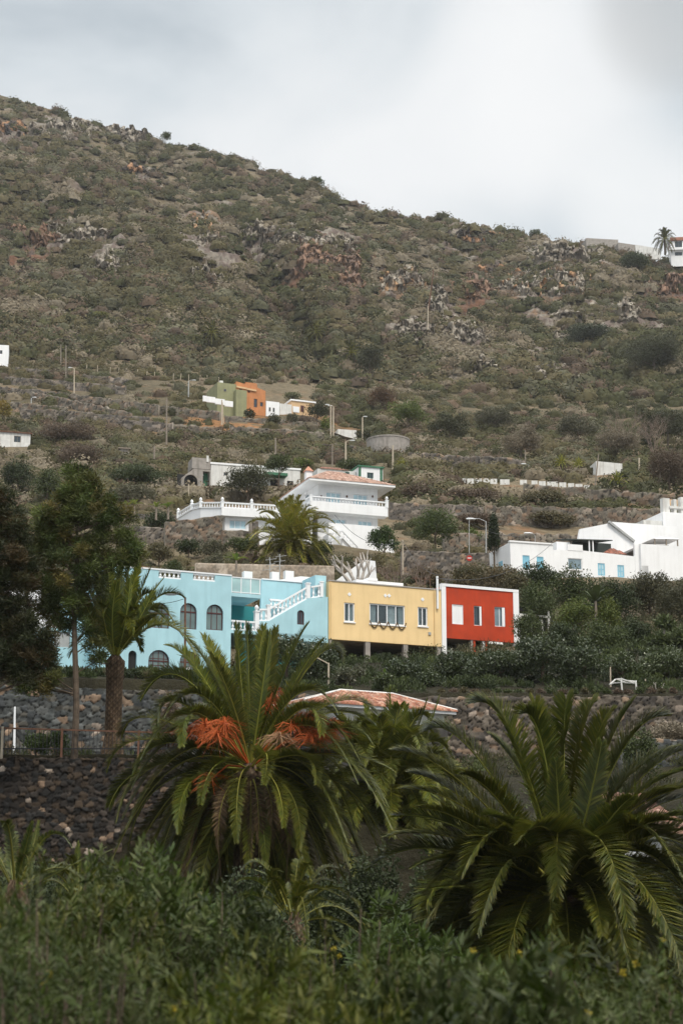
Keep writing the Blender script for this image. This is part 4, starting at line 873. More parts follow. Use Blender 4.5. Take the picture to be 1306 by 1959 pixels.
for p in (1126, 1133): q = W_.rect(p, p + 2, 1034, 1056, .9); MB().box(q[0], q[1], .9, .98, q[2], q[3]).build('awning_post', M['white'], wc)
e1 = W_.xz(1154, 1058, .1); e2 = W_.xz(1198, 1061, .1); t1 = W_.xz(1168, 1050, 2); Vt, Ft, Ct = tile_faces([((e1[0], .1, e1[1]), (e2[0], .1, e2[1]), (t1[0], 2, t1[1]), (t1[0] + .4, 2, t1[1]))], .25, .5, [(0.30, 0.12, 0.08), (0.24, 0.11, 0.08)])
npmesh('porch_roof', Vt, Ft, M['tile'], wc, Ct)
dq = W_.rect(1227, 1240, 1082, 1112, -.3)
MB().panel(rpts(xs[3], xs[4], -3, zc_), [rpts(*dq)], -.3, 0).build('wall', M['white'], wc); MB().box(dq[0], dq[1], -.16, -.12, dq[2], dq[3]).build('door', M['green_paint'], wc)
MB().box(xs[2] + .003, xs[3] + .2, 0.0, .25, -3, zc_ - .02).build('wall', M['white'], wc)
MB().box(xs[3], xs[4], 0, 8, zc_ - .3, zc_ - .1).build('roof', M['roof_grey'], wc)
b = MB(); q = W_.rect(1239, 1290, 1029, 1036, 2); xm = (q[0] + q[1]) / 2; b.add([(q[0], 1, q[2]), (q[1], 1, q[2] + .1), (q[1], 3.4, q[2] + .1), (q[0], 3.4, q[2]), (xm, 2.2, q[3] + .15)], [(0, 1, 4), (1, 2, 4), (2, 3, 4), (3, 0, 4), (3, 2, 1, 0)])
b.build('canopy', M['white'], wc); b = MB()
for xx in (q[0] + .2, xm, q[1] - .2): MB().box(xx - .05, xx + .05, 1.1, 1.2, zc_ - .1, q[2] + .02).build('canopy_post', M['wood'], wc)
MB().box(q[0] + .1, q[1], 3.2, 3.4, zc_ - .1, q[2] - .02).build('canopy_back', M['wood'], wc)
uh = W_.empty('white_tower_house', 'tall white stepped house with rooftop pillars cut by the right edge', 'house')
q = W_.rect(1268, 1345, 982, 1010, 9); MB().box(q[0], q[1], 9, 14, q[2] - 4, q[3]).build('wall', M['white'], uh)
q = W_.rect(1232, 1268, 995, 1010, 9); MB().box(q[0], q[1] - .01, 9.2, 13, q[2] - 3, q[3]).build('wall', M['white_dirty'], uh)
for a, c, t_py in ((1268, 1281, 953), (1289, 1294, 955), (1302, 1309, 951)): q = W_.rect(a, c, t_py, 982, 9.3); MB().box(q[0], q[1], 9.3, 9.9, q[2], q[3]).build('rooftop_pillar', M['white_dirty'], uh)
q = W_.rect(1280, 1345, 970, 974, 9.2); MB().box(q[0], q[1], 9.2, 9.8, q[2], q[3]).build('beam', M['white_dirty'], uh)
q = W_.rect(1281, 1300, 955, 968, 10); MB().box(q[0], q[1], 10.2, 10.3, q[2], q[3]).build('board', M['peach'], uh)

# ---- orange, green and white houses on the middle slope
O_ = Frame(416, 775, 322, 22, float(ratio(796) * 322) - 2)
gh2 = O_.empty('green_house', 'olive green cube house beside the orange house on the slope', 'house')
q = O_.rect(415.6, 451, 733, 770); MB().box(q[0], q[1], 0, 7, -1, q[3]).build('wall', M['olive_render'], gh2)
wq = O_.rect(428, 433, 744, 749); window(gh2, *wq, M['wood'], M['glass'], nv=0, y=-.05)
q = O_.rect(421, 427, 728, 733, .5); MB().box(q[0], q[1], .5, 1.2, q[2] - .4, q[3]).build('roof_tank', M['white_dirty'], gh2)
q = O_.rect(451.4, 472, 746, 775, -1.5); MB().box(q[0], q[1], -1.5, 2, -1, q[3]).build('lean_to', M['olive_render'], gh2)
oh_ = O_.empty('orange_house', 'orange stepped house with small dark windows on the middle slope', 'house')
xz = [O_.xz(*p) for p in ((452, 790), (508, 796), (508, 748), (493, 742), (491, 733.5), (470, 731), (470, 735), (452, 729.6))]
ww = [O_.rect(474, 478, 745, 751), O_.rect(485.5, 492, 763, 779), O_.rect(497.5, 503, 769.5, 777.5), O_.rect(458, 463, 744, 750)]
MB().panel(xz, [rpts(*q) for q in ww[1:3]], 0.0, .3).build('wall', M['orange_render'], oh_)
MB().panel([(p[0], p[1] - .1) for p in xz], [], .31, 6).build('wall', M['orange_render'], oh_)
for q in ww[1:3]: window(oh_, *q, M['maroon'], M['glass'], nv=1, y=.1)
for q in (ww[0], ww[3]): MB().box(q[0], q[1], -.04, -.002, q[2], q[3]).build('window', M['maroon'], oh_)
b = MB(); 
for (a, c, d) in ((452, 472, 740), (470, 490, 744)): p0, p1 = O_.xz(a, d), O_.xz(c, d + 4); b.bar((p0[0], -.1, p0[1]), (p1[0], -.1, p1[1]), .3, .35)
b.build('ledge', M['peach'], oh_)
wh = O_.empty('small_white_house', 'small white house with two dark windows against the orange house', 'house')
q = O_.rect(509, 534.5, 768, 795); MB().box(q[0], q[1], .1, 5, -1, q[3]).build('wall', M['white'], wh)
for a, c, d, e_ in ((514.5, 518, 779, 786.5), (522, 525.5, 780, 788)): window(wh, *O_.rect(a, c, d, e_), M['wood'], M['glass'], nv=0, y=.02, k=0)
q = O_.rect(535, 558, 773, 790, 1); MB().box(q[0], q[1], 1, 5, -1, q[3]).build('extension', M['white_dirty'], wh)
ph = O_.empty('peach_house', 'white and peach flat-roofed house, rightmost of the row on the middle slope', 'house')
q = O_.rect(557, 601, 769, 790, 2); MB().box(q[0], q[1], 2, 7, -1, q[3]).build('wall', M['peach'], ph); MB().box(q[0] - .2, q[1] + .3, 1.8, 7.2, q[3] + .003, q[3] + .3).build('roof', M['white'], ph)
qq = O_.rect(560, 572, 778, 789, 2); MB().box(qq[0], qq[1], 1.9, 1.995, qq[2], qq[3]).build('shutter', M['white_clean'], ph)
qq = O_.rect(575, 581, 776, 788, 2); MB().box(qq[0], qq[1], 1.92, 1.995, qq[2], qq[3]).build('door', M['maroon'], ph)
ww_ = O_.empty('white_garden_wall', 'stepped white garden wall left of the green house', 'wall')
b = MB()
for a, c, t in ((388.6, 396, 757), (396, 412, 759), (412, 430, 763), (430, 446, 767)): q = O_.rect(a, c, t, t + 8, -3); b.box(q[0], q[1] - .01, -3, -2.7, q[2] - .3, q[3])
b.build('wall_panel', M['white'], ww_)
# small buildings, one function
def hut(name, label, x0, x1, y0, y1, D, mat, rot=14, dep=4, roof=None, win=(), cat='hut', sink=2.0, slant=0):
    if 200 < D < 560: D = float(hit((x0 + x1) / 2, y1, 180).y)
    fr = Frame(x0, y1, D, rot, float(ratio(y1) * D)); e = fr.empty(name, label, cat); q = fr.rect(x0, x1, y0, y1)
    hs_ = [fr.rect(*w_) for w_ in win]
    MB().panel([(q[0], -sink), (q[1], -sink), (q[1], q[3] - slant), (q[0], q[3])], [rpts(*h) for h in hs_], 0, .2).build('wall', M[mat], e)
    MB().panel([(q[0], -sink), (q[1], -sink), (q[1], q[3] - slant - .02), (q[0], q[3] - .02)], [], .201, dep).build('wall', M[mat], e) if not win else shell(e, q[0], q[1], -sink, q[3] - slant, dep, M[mat], y0=.2, par=.1)
    for h in hs_: window(e, *h, M['wood'], M['glass'], nv=1 if h[1] - h[0] > .9 else 0)
    if roof: MB().box(q[0] - .25, q[1] + .25, -.25, dep + .2, q[3] + .004, q[3] + .2).build('roof', M[roof], e)
    return e, fr
hut('grey_shed', 'grey block shed beside the street lamps on the middle slope', 646, 682, 822, 840, 300, 'white_dirty', 14, 4)
hut('ruined_shed', 'peeling white shed with brick window at the left edge', -12, 58, 828, 856, 262, 'white_dirty', 16, 5, 'rust', [(27, 40, 834, 846)], slant=.0)
hut('stone_hut', 'tiny beige hut half hidden in the scrub left of the ruin', 229, 247, 859, 878, 258, 'concrete', 14, 3, 'wood')
hut('white_house', 'pale blue-white house cut by the left edge above the terraces', -40, 15.8, 659, 701, 400, 'white', 10, 8, None, [(0, 5, 670, 677)])
hut('white_ruin', 'roofless whitewashed ruin with broken top among the right terraces', 1140, 1190, 883, 908, 250, 'white_dirty', 8, 5, slant=.25)
hut('white_outbuilding', 'white outbuilding seen through the pine branches', 20, 78, 1108, 1160, 118, 'white', 20, 5)
hut('white_lean_to', 'small white lean-to seen between pine boughs near the annexe', 60, 125, 1158, 1190, 112, 'white', 20, 4, slant=.5)
hut('ridge_house', 'long unfinished grey house on the skyline at the right', 1121, 1182, 457, 474, 588, 'concrete', 8, 8)
hut('ridge_shed', 'low grey shed stepping down the skyline beside the palm', 1182, 1225, 465, 480, 584, 'concrete', 8, 6, slant=.8)
hut('ridge_garden_wall', 'pale long wall running along the skyline to the palm', 1215, 1262, 468, 486, 580, 'white_dirty', 0, .6, slant=1.6, cat='wall')
e, fr = hut('ridge_villa', 'white two-storey house with red roof on the skyline, cut by the right edge', 1283, 1340, 460, 500, 572, 'white', -6, 9, None, [(1290, 1304, 461, 473), (1290, 1304, 482, 489)], 'house')
q = fr.rect(1281, 1342, 454, 459.5); MB().box(q[0], q[1], -.5, 9.4, q[2], q[3]).build('roof', paint('red_roof', (.35, .16, .11)), e)
q = fr.rect(1278, 1342, 475, 479); MB().box(q[0], q[1], -1, 0, q[2], q[3]).build('balcony', M['white'], e)
q = fr.rect(1117, 1121, 449, 474)
# round stone water tank
D0 = 285; c0 = at(742, 856, D0 + 3); rr = 43 * D0 / F_PX; b = MB(); b.lathe((c0.x, c0.y, c0.z - 6), [(rr * 1.02, 0), (rr, 7.0), (rr * 1.02, 7.05), (rr * 1.02, 7.3), (rr * .9, 7.3), (rr * .88, 7.0)], 28)
tag(b.build('water_tank', M['concrete']), 'round pale stone water tank on the middle slope', 'water tank')

# ---- roadside blocks: short white walls in a row
PB = [(871, 882, 915), (884, 891, 915), (893, 906, 915.5), (909, 921, 915.5), (924, 936, 915.5), (937, 950, 916), (956, 974, 917), (994, 1007, 918), (1016, 1027, 919.5), (1030, 1043, 920.5), (1046, 1066, 921.5), (1069, 1082, 923), (1086, 1097, 924.5), (1100, 1113, 926), (1116, 1127, 928), (1131, 1160, 931)]
for i, (a, c, t) in enumerate(PB):
    D0 = float(hit((a + c) / 2, t + 10, 180).y); p0, p1 = at(a, t, D0), at(c, t + .4, D0)
    m = MB().box(0, p1.x - p0.x, 0, .3, -1.6, 0).build('road_block', M['white_dirty']); m.location = p0
    tag(m, 'short white roadside wall block in the row across the right terraces', 'wall block', 'white wall blocks along the terrace road')

# ---- near tiled house between the palms
N_ = Frame(581.7, 1336, 68, 30, 4.8)
nh = N_.empty('tiled_house', 'low white house with barrel-tiled hip roof between the palms', 'house')
e0, e1 = N_.xz(582, 1338), N_.xz(874, 1360); ez = (e0[1] + e1[1]) / 2; x0, x1 = e0[0], e1[0]; dep = 5.2; ra = N_.xz(651, 1321, dep / 2); rb = N_.xz(751, 1319, dep / 2); rz = (ra[1] + rb[1]) / 2 - .14; ez -= .05
MB().box(x0 + .4, x1 - .4, .4, dep - .4, ez - .6, ez - .12).build('wall', M['white_dirty'], nh); MB().box(x0 + .3, x1 - .3, .3, dep - .3, -.6, ez - .62).build('stone_base', paint('stone_base', (.075, .07, .065), .95, .5, 3, .8), nh); MB().box(x0 + .03, x1 - .03, .03, dep - .03, ez - .12, ez + .0).build('eave', M['white'], nh)
A2, B2, C2, D2 = (x0, 0, ez), (x1, 0, ez), (x1, dep, ez), (x0, dep, ez); r0, r1 = (ra[0], dep / 2, rz), (rb[0], dep / 2, rz)
Vt, Ft, Ct = tile_faces([(A2, B2, r0, r1), (D2, A2, r0, r0), (B2, C2, r1, r1), (C2, D2, r1, r0)], .17, .36, [(0.30, 0.13, 0.08), (0.38, 0.19, 0.12), (0.24, 0.10, 0.07), (0.42, 0.27, 0.20)])
npmesh('roof', Vt, Ft, M['tile'], nh, Ct)
b = MB(); up = Vector((0, 0, .06))
for a, c in ((A2, r0), (r0, r1), (r1, B2), (r0, D2), (r1, C2)): b.tube([Vector(a) + up, Vector(c) + up], .05, 7)
b.build('ridge_mortar', M['white_dirty'], nh)
# pinkish roof and white wall glimpsed behind the right palm
R_ = Frame(1215, 1560, 46, 24, -1.5)
rr_ = R_.empty('pink_roofed_house', 'white house with pink tiles glimpsed behind the right palm', 'house')
e0 = R_.xz(1178, 1592); ez = e0[1]; x0, x1 = e0[0], e0[0] + 1.6
MB().box(x0 + .3, x1, .3, 5, ez - .7, ez - .02).build('wall', M['white'], rr_); MB().box(x0 + .2, x1, .2, 5, -1, ez - .702).build('stone_base', paint('stone_base_dark', (.05, .045, .04), .95, .5, 3, .8), rr_)
tz = R_.z(1260, 1522, 2.5)
Vt, Ft, Ct = tile_faces([((x0, 0, ez), (x1 + 1, 0, ez), (x0 + 1.2, 2.6, tz), (x1 + 1, 2.6, tz))], .18, .36, [(0.26, 0.15, 0.11), (0.21, 0.11, 0.08), (0.30, 0.19, 0.15)]); npmesh('roof', Vt, Ft, M['tile'], rr_, Ct)
# ================================================================ STONE WALLS
DARKST = [(0.026, 0.022, 0.019), (0.042, 0.034, 0.028), (0.020, 0.019, 0.018), (0.055, 0.04, 0.028)]
BLUEST = [(0.058, 0.062, 0.060), (0.085, 0.088, 0.084), (0.042, 0.045, 0.046), (0.07, 0.065, 0.055)]
TANST = [(0.27, 0.19, 0.13), (0.31, 0.25, 0.20), (0.21, 0.145, 0.10)]
def stone_wall(name, label, a, b_, ztop, zbot, cell=0.3, res=0.06, depth=0.5, pal=DARKST, tan=0.06, seed=1, relief=0.09, group=None, lean=0.08, cat='wall', mortar=(0.012, 0.011, 0.010), ragged=0.08):
    """dry stone wall between world points a and b_ (x,y); ztop/zbot = (left, right); every stone is a bulge of its own in the face"""
    a = np.array(a[:2], float); b_ = np.array(b_[:2], float); d = b_ - a; Lw = np.linalg.norm(d); u = d / Lw; n = np.array([u[1], -u[0]])
    H = max(ztop[0] - zbot[0], ztop[1] - zbot[1]); ns = max(4, int(Lw / res)); nz = max(3, int(H / res))
    s_, t_ = np.meshgrid(np.linspace(0, Lw, ns + 1), np.linspace(0, 1, nz + 1)); fr_ = s_ / Lw
    rag = (fbm(s_ / cell / 1.2, s_ * 0, seed + 3, 2) - 0.5) * 2 * ragged
    zt = ztop[0] + (ztop[1] - ztop[0]) * fr_ + rag; zb = zbot[0] + (zbot[1] - zbot[0]) * fr_; z = zb + (zt - zb) * t_
    cx, cz = s_ / cell + 0.35 * vnoise(s_ / cell * .7, z / cell * .7, seed), z / (cell * 0.72) + 0.35 * vnoise(s_ / cell * .7 + 9, z / cell * .7, seed)
    ix, iz = np.floor(cx), np.floor(cz); F1 = np.full(cx.shape, 9.0); F2 = F1.copy(); idh = np.zeros(cx.shape); id2 = np.zeros(cx.shape)
    for dx in (-1, 0, 1):
        for dz in (-1, 0, 1):
            jx, jz = ix + dx, iz + dz; px_, pz_ = jx + 0.12 + 0.76 * _h(jx, jz, seed), jz + 0.12 + 0.76 * _h(jx, jz, seed + 5)
            dd = np.sqrt((cx - px_) ** 2 + (cz - pz_) ** 2) * (0.8 + 0.45 * _h(jx, jz, seed + 9)); m = dd < F1
            F2 = np.where(m, F1, np.minimum(F2, dd)); F1 = np.where(m, dd, F1); idh = np.where(m, _h(jx, jz, seed + 20), idh); id2 = np.where(m, _h(jx, jz, seed + 31), id2)
    e = np.clip((F2 - F1) / 0.16, 0, 1); hgt = (e * (2 - e)) * relief * (0.5 + 0.8 * id2) + 0.02 * fbm(s_ * 6, z * 6, seed, 2)
    off = hgt - (z - zb) * lean
    X = a[0] + u[0] * s_ + n[0] * off; Y = a[1] + u[1] * s_ + n[1] * off
    pal = np.array(pal); col = pal[(idh * 997).astype(int) % len(pal)] * (0.7 + 0.7 * id2)[..., None]
    tn = np.array(TANST)[(idh * 557).astype(int) % 3] * (0.6 + .5 * id2)[..., None]; col = np.where((((idh * 7919) % 1.0) < tan)[..., None], tn, col)
    col = np.where((e < 0.22)[..., None], np.array(mortar), col)
    V = np.stack([X, Y, z], -1).reshape(-1, 3); C_ = col.reshape(-1, 3); q = np.arange((nz + 1) * (ns + 1)).reshape(nz + 1, ns + 1)
    Fq = np.stack([q[:-1, :-1], q[:-1, 1:], q[1:, 1:], q[1:, :-1]], -1).reshape(-1, 4)
    # top and back
    tb = V[q[-1]]; back = tb - np.append(n, 0) * depth; bot = back.copy(); bot[:, 2] = V[q[0]][:, 2]; k = len(V)
    V = np.concatenate([V, back, bot]); C_ = np.concatenate([C_, C_[q[-1]], C_[q[-1]]]); i = np.arange(ns)
    F2_ = np.stack([q[-1][:-1], q[-1][1:], k + i + 1, k + i], -1); F3 = np.stack([k + i, k + i + 1, k + ns + 1 + i + 1, k + ns + 1 + i], -1)
    ends = np.array([[q[0, 0], q[-1, 0], k, k + ns + 1], [q[-1, -1], q[0, -1], k + 2 * ns + 1, k + ns]])
    o = npmesh(name, V, np.concatenate([Fq, F2_, F3, ends]), M['stone'], None, C_)
    return tag(o, label, cat, group)
def wall_px(name, label, x0, y0, x1, y1, D0, D1, H, **kw):
    """wall whose top runs between two photo points at distances D0, D1"""
    if D0 > 157: D0 = float(hit(max(x0, 0), y0 + H * F_PX / D0 * .85, 150).y); D1 = float(hit(min(x1, 1306), y1 + H * F_PX / D1 * .85, 150).y)
    p, q = at(x0, y0, D0), at(x1, y1, D1); return stone_wall(name, label, p, q, (p.z, q.z), (p.z - H, q.z - H), **kw)
lw = stone_wall('stone_wall', 'tall dark lava stone wall below the fence at the left', (-26, 56.3), (-1.6, 57.0), (float(ratio(1445) * 56.3), float(ratio(1450) * 57)), (0.3, 0.3), .23, .038, .7, DARKST, .03, 3, .10)
uw = stone_wall('retaining_wall', 'long grey retaining wall with tan stones under the turquoise house', (-34, 75.6), (0.2, 75.6), (float(ratio(1284) * 75.6), float(ratio(1330) * 75.6)), (4.9, 4.9), .36, .06, .8, BLUEST, .13, 8, .1)
uw2 = stone_wall('retaining_wall', 'brown retaining wall running behind the right palm below the big shrubs', (0.25, 75.6), (34, 75.6), (float(ratio(1332) * 75.6), float(ratio(1326) * 75.6)), (5.4, 5.4), .30, .06, .8, [(0.085, 0.07, 0.055), (0.12, 0.10, 0.08), (0.06, 0.052, 0.045)], .12, 12, .1)
wall_px('rubble_wall', 'low blue-grey rubble wall right of the right palm', 1190, 1408, 1345, 1418, 66, 67, 1.6, cell=.3, res=.06, pal=BLUEST, tan=.12, seed=5)
SG = [(0.12, 0.10, 0.08), (0.17, 0.145, 0.12), (0.09, 0.08, 0.07)]; SW = [(0.13, 0.115, 0.09), (0.17, 0.145, 0.115), (0.1, 0.088, 0.072), (.15, .11, .08)]
D_ST = dict(res=.12, relief=.1)
wall_px('villa_wall', 'stone retaining wall with reddish stones under the villa terrace', 318, 997, 428, 984, 149, 150.5, 6.5, cell=.5, pal=SW, tan=.15, seed=6, **D_ST)
wall_px('villa_wall', 'stone retaining wall stepping down beside the villa palm', 428, 1013, 489, 1014, 149.5, 150.5, 5, cell=.5, pal=SW, tan=.1, seed=7, **D_ST)
wall_px('stone_pier', 'narrow dark stone pier between the terrace house and the villa palm', 487, 995, 499, 996, 149.2, 149.6, 6, cell=.4, pal=SG, tan=.02, seed=9, cat='pier', **D_ST)
wall_px('villa_foundation', 'dark stone base below the white villa, behind its outside stair', 618, 1032, 706, 1038, 153.9, 155.5, 5, cell=.45, pal=SG, tan=.05, seed=10, **D_ST)
wall_px('garden_wall', 'low beige garden wall above the turquoise house', 376, 1076, 640, 1082, 128, 131, 1.9, cell=.9, pal=[(.26, .21, .16), (.3, .25, .2)], tan=0, seed=11, res=.15, relief=.02, mortar=(.2, .17, .13), ragged=.02)
wall_px('terrace_wall', 'dark stone terrace wall left of the villa below the banana planter', 228, 1004, 318, 1010, 152, 152, 3.0, cell=.5, pal=SG, tan=.05, seed=13, **D_ST)
wall_px('planter_wall', 'stone planter wall holding banana plants left of the villa terrace', 232, 982, 338, 986, 158, 157, 1.3, cell=.6, pal=SG, tan=.1, seed=14, **D_ST)
wall_px('terrace_wall', 'short dark stone wall between the round trees and the cypress', 768, 1052, 936, 1058, 138, 139, 3.2, cell=.42, pal=SG, tan=.06, seed=15, **D_ST)
wall_px('terrace_wall', 'long terrace wall climbing the dry slope above the farmhouse', 930, 968, 1270, 972, 188, 190, 2.6, cell=.6, pal=SW, tan=.05, seed=16, ragged=.2, **D_ST)
wall_px('terrace_wall', 'ruined terrace wall on the dry slope right of the villa', 745, 962, 925, 966, 186, 187, 2.2, cell=.6, pal=SG, tan=.08, seed=17, ragged=.3, **D_ST)
wall_px('terrace_wall', 'lower brown terrace wall behind the cypress and lamp posts', 850, 1018, 1112, 1022, 160, 162, 2.4, cell=.55, pal=SW, tan=.08, seed=18, ragged=.25, **D_ST)
TW = [(145, 757, 303, 778, 345, 340, 1.7, 'terrace wall crossing the slope left of the orange house'), (0, 742, 150, 757, 352, 346, 1.3, 'terrace wall near the left edge under the poles'),
      (60, 752, 250, 792, 325, 318, 1.2, 'pale sloping wall beside the terrace path at the left'), (40, 783, 285, 800, 312, 308, 1.6, 'dark dry wall low on the left terraces'),
      (300, 778, 420, 790, 338, 335, 1.4, 'dark wall below the white garden wall'), (10, 722, 240, 742, 368, 362, 1.4, 'upper terrace wall reaching to the left edge'),
      (430, 798, 640, 815, 318, 312, .9, 'low wall under the small white house'), (600, 850, 700, 858, 290, 288, 1.0, 'low wall beside the round water tank'),
      (0, 770, 130, 782, 318, 316, 1.2, 'dark wall behind the peeling white shed'), (180, 800, 330, 812, 308, 304, 1.3, 'wall under the pale path at the left'), (440, 818, 620, 830, 302, 298, 1.1, 'wall below the ochre field left of the lamps'),
      (780, 868, 1000, 882, 262, 258, 1.1, 'low wall above the roadside blocks'), (1000, 930, 1290, 948, 214, 212, 1.4, 'broken wall right of the end of the roadside blocks'), (30, 705, 250, 728, 385, 378, 1.0, 'highest terrace wall on the left slope'), (330, 815, 420, 822, 305, 303, .8, 'short wall under the ochre terrace')]
for i, (x0, y0, x1, y1, D0, D1, H, lb) in enumerate(TW):
    wall_px('terrace_wall', lb, x0, y0 - 3, x1, y1 - 3, D0, D1, H * 1.3 + .4, cell=.8, res=.25, pal=SG if i % 2 else SW, tan=.06, seed=30 + i, relief=.15, ragged=.3)
# paths that cross the high slope
def strip(name, label, pts, wd, m, dmin=110):
    V, Fc = [], []
    for p in pts:
        h = hit(p[0], p[1], dmin); V += [(h.x, h.y - wd, h.z + .25), (h.x, h.y + wd, h.z + .3)]
    for i in range(len(pts) - 1): Fc.append((2 * i, 2 * i + 2, 2 * i + 3, 2 * i + 1))
    o = npmesh(name, V, Fc, m); return tag(o, label, kind='structure')
PATHM = paint('path_dust', (.27, .21, .15), .95, .2, .5)
strip('path', 'dusty footpath on the slope', [(60 + 14 * i, 752 + 2.9 * i) for i in range(14)], 1.1, PATHM)
strip('path', 'pale footpath over the cliffs', [(555 + 18 * i, 474 + 2.2 * math.sin(i)) for i in range(10)], 1.0, PATHM)
strip('path', 'pale footpath crossing the right slope', [(1075 + 10 * i, 586 - i * .1) for i in range(9)], .8, PATHM)
strip('road', 'steep lane beside the street lamps', [(600 + 12 * i, 822 + 4 * i) for i in range(9)], 1.5, PATHM)

# fence on the lower wall
fe = empty('fence', (-15, 57.3, 5.3), 0, 'rusty black metal fence on top of the dark lava wall', 'fence')
zt0 = float(ratio(1387) * 57.3) - 5.3; zt1 = float(ratio(1407) * 57.3) - 5.3; Lf = 12.4; b = MB(); n = 96
for i in range(n): x = Lf * i / n; zt = zt0 + (zt1 - zt0) * i / n; b.box(x - .008, x + .008, -.01, .01, -.1, zt)
b.build('bars', M['black'], fe)
MB().bar((0, 0, zt0), (Lf, 0, zt1), .05, .05).build('rail', M['rust'], fe); MB().bar((0, 0, .1), (Lf, 0, .1), .04, .04).build('rail', M['black'], fe)
for px_ in (4, 118, 265, 345):
    x = at(px_, 1440, 57.3).x + 15; zt = zt0 + (zt1 - zt0) * x / Lf
    MB().box(x - .035, x + .035, -.05, .05, -.3, zt + .05).build('post', M['rust'] if px_ > 10 else M['pale_wood'], fe)

# ================================================================ STREET FURNITURE
def pole(px, y0, y1, D, label, w_=.14, mat='wood', name='utility_pole', cat='pole', group=None, arm=0, tilt=0.0, double=False, sink=.8):
    if D > 180: D = float(hit(px, y1, 170).y)
    a = at(px, y1, D); t = at(px + tilt, y0, D); g = a.z - sink
    e = empty(name, (a.x, a.y, g), 0, label, cat, group); h = t.z - g; dx = t.x - a.x
    MB().tube([(0, 0, 0), (dx, 0, h)], [w_ * (.85 if D > 200 else .6), w_ * (.6 if D > 200 else .4)], 7).build('shaft', M[mat], e)
    if arm:
        MB().tube([(dx, 0, h - .05), (dx + arm * .5, 0, h + .22), (dx + arm, 0, h + .2)], w_ * .3, 6).build('arm', M[mat], e)
        s = 1 if arm > 0 else -1; b = MB(); b.lathe((0, 0, 0), [(.05, -.3), (.16, 0), (.17, .35), (.08, .55)], 8)
        b.v = [(dx + arm + s * (v[2]), v[0], h + .2 + v[1] * .55) for v in b.v]; b.build('lamp_head', M['white_clean'], e)
    return e
pole(142.5, 705, 768, 352, 'street lamp with white head among the left terraces', .2, 'pale_wood', 'street_lamp', 'street lamp', arm=-.7)
pole(361, 729, 762, 345, 'street lamp left of the white garden wall, head turned right', .18, 'metal', 'street_lamp', 'street lamp', arm=1.0)
pole(60.5, 762, 782, 320, 'shortest street lamp on the left terraces', .16, 'metal', 'street_lamp', 'street lamp', arm=.5)
pole(632.5, 776, 852, 305, 'taller left street lamp of the close pair above the grey shed', .2, 'pale_wood', 'street_lamp', 'street lamp', arm=-.5)
pole(637.5, 778, 838, 302, 'right street lamp of the close pair above the grey shed', .2, 'pale_wood', 'street_lamp', 'street lamp', arm=-.5)
pole(693, 799, 851, 298, 'street lamp standing left of the round water tank', .2, 'pale_wood', 'street_lamp', 'street lamp', arm=.35)
pole(929, 997, 1066, 142, 'street lamp with long arm reaching left beside the cypress', .11, 'metal', 'street_lamp', 'street lamp', arm=-1.15)
pole(1022.5, 1024, 1041, 158, 'small curved lamp rising behind the left farmhouse roof', .09, 'metal', 'street_lamp', 'street lamp', arm=-.5)
pole(1010.5, 890, 906, 236, 'small lamp with white head above the roadside blocks', .12, 'metal', 'street_lamp', 'street lamp', arm=-.6)
pole(117, 659, 706, 395, 'left of two thin bare poles high on the left terraces', .18)
pole(126.7, 661, 732, 380, 'right and longer of two thin bare poles on the left terraces', .18)
pole(319, 763, 852, 300, 'tall grey utility pole on the slope left of the ochre terrace', .2)
pole(295.5, 854, 891, 262, 'short grey utility pole above the pine', .2)
pole(424.5, 765, 814, 318, 'pale utility pole below the green house', .2, 'pale_wood'); pole(428.5, 770, 812, 320, 'thin pole leaning beside the pole below the green house', .14, 'pale_wood', tilt=-3)
pole(527, 838, 882, 262, 'utility pole above the dark tree at the long white house', .2)
pole(661, 845, 896, 262, 'utility pole above the villa roof', .22, 'pale_wood', arm=.9); pole(635.5, 852, 893, 264, 'thin utility pole left of the pole above the villa roof', .16)
pole(751, 852, 899, 262, 'utility pole below the round water tank', .2, 'pale_wood')
pole(361, 926, 963, 190, 'wooden pole between the ruin and the terrace balustrade', .16, 'pale_wood')
pole(896.8, 992, 1070, 139, 'thin post carrying the red no entry sign', .07, 'metal', 'sign_post')
pole(720, 981, 1010, 158, 'short dark pole at the right wall of the villa', .12, 'wood'); pole(770, 1033, 1082, 136, 'wooden post right of the glossy green tree', .14, 'pale_wood')
pole(1021, 833, 868, 270, 'bare pole on the right slope above the blocks', .2); pole(1221.5, 876, 911, 252, 'bright wooden pole right of the white ruin', .2, 'pale_wood')
pole(1136, 868, 930, 250, 'leaning thin pole left of the white ruin', .14, 'wood', tilt=8); pole(864, 893, 913, 238, 'short post at the left end of the roadside blocks', .14)
pole(1262, 884, 930, 246, 'thin pole near the right edge above the farmhouse', .14); pole(1004, 862, 905, 244, 'thin pole behind the middle roadside blocks', .14)
pole(818, 585, 655, 470, 'tall thin mast low on the rocky right slope', .22, 'pale_wood', 'mast', 'mast'); pole(817, 516, 603, 520, 'tall thin mast on the cliff face', .26, 'rust', 'mast', 'mast', tilt=12)
pole(29, 1352, 1418, 73, 'white post in front of the grey retaining wall at the left', .1, 'white_clean'); pole(627.5, 1268, 1318, 79, 'wooden stake with crossed stick left of the tiled house', .1, 'pale_wood', tilt=1)
tag(MB().bar(at(606, 1258, 79), at(627, 1269, 79), .05, .05).build('stick', M['pale_wood']), 'slanting stick tied to the stake left of the tiled house', 'stick')
e = pole(354.5, 1143, 1290, 92, 'slim lamp post with white notice in front of the turquoise arches', .13, 'rust', 'lamp_post', 'lamp post', arm=-.6)
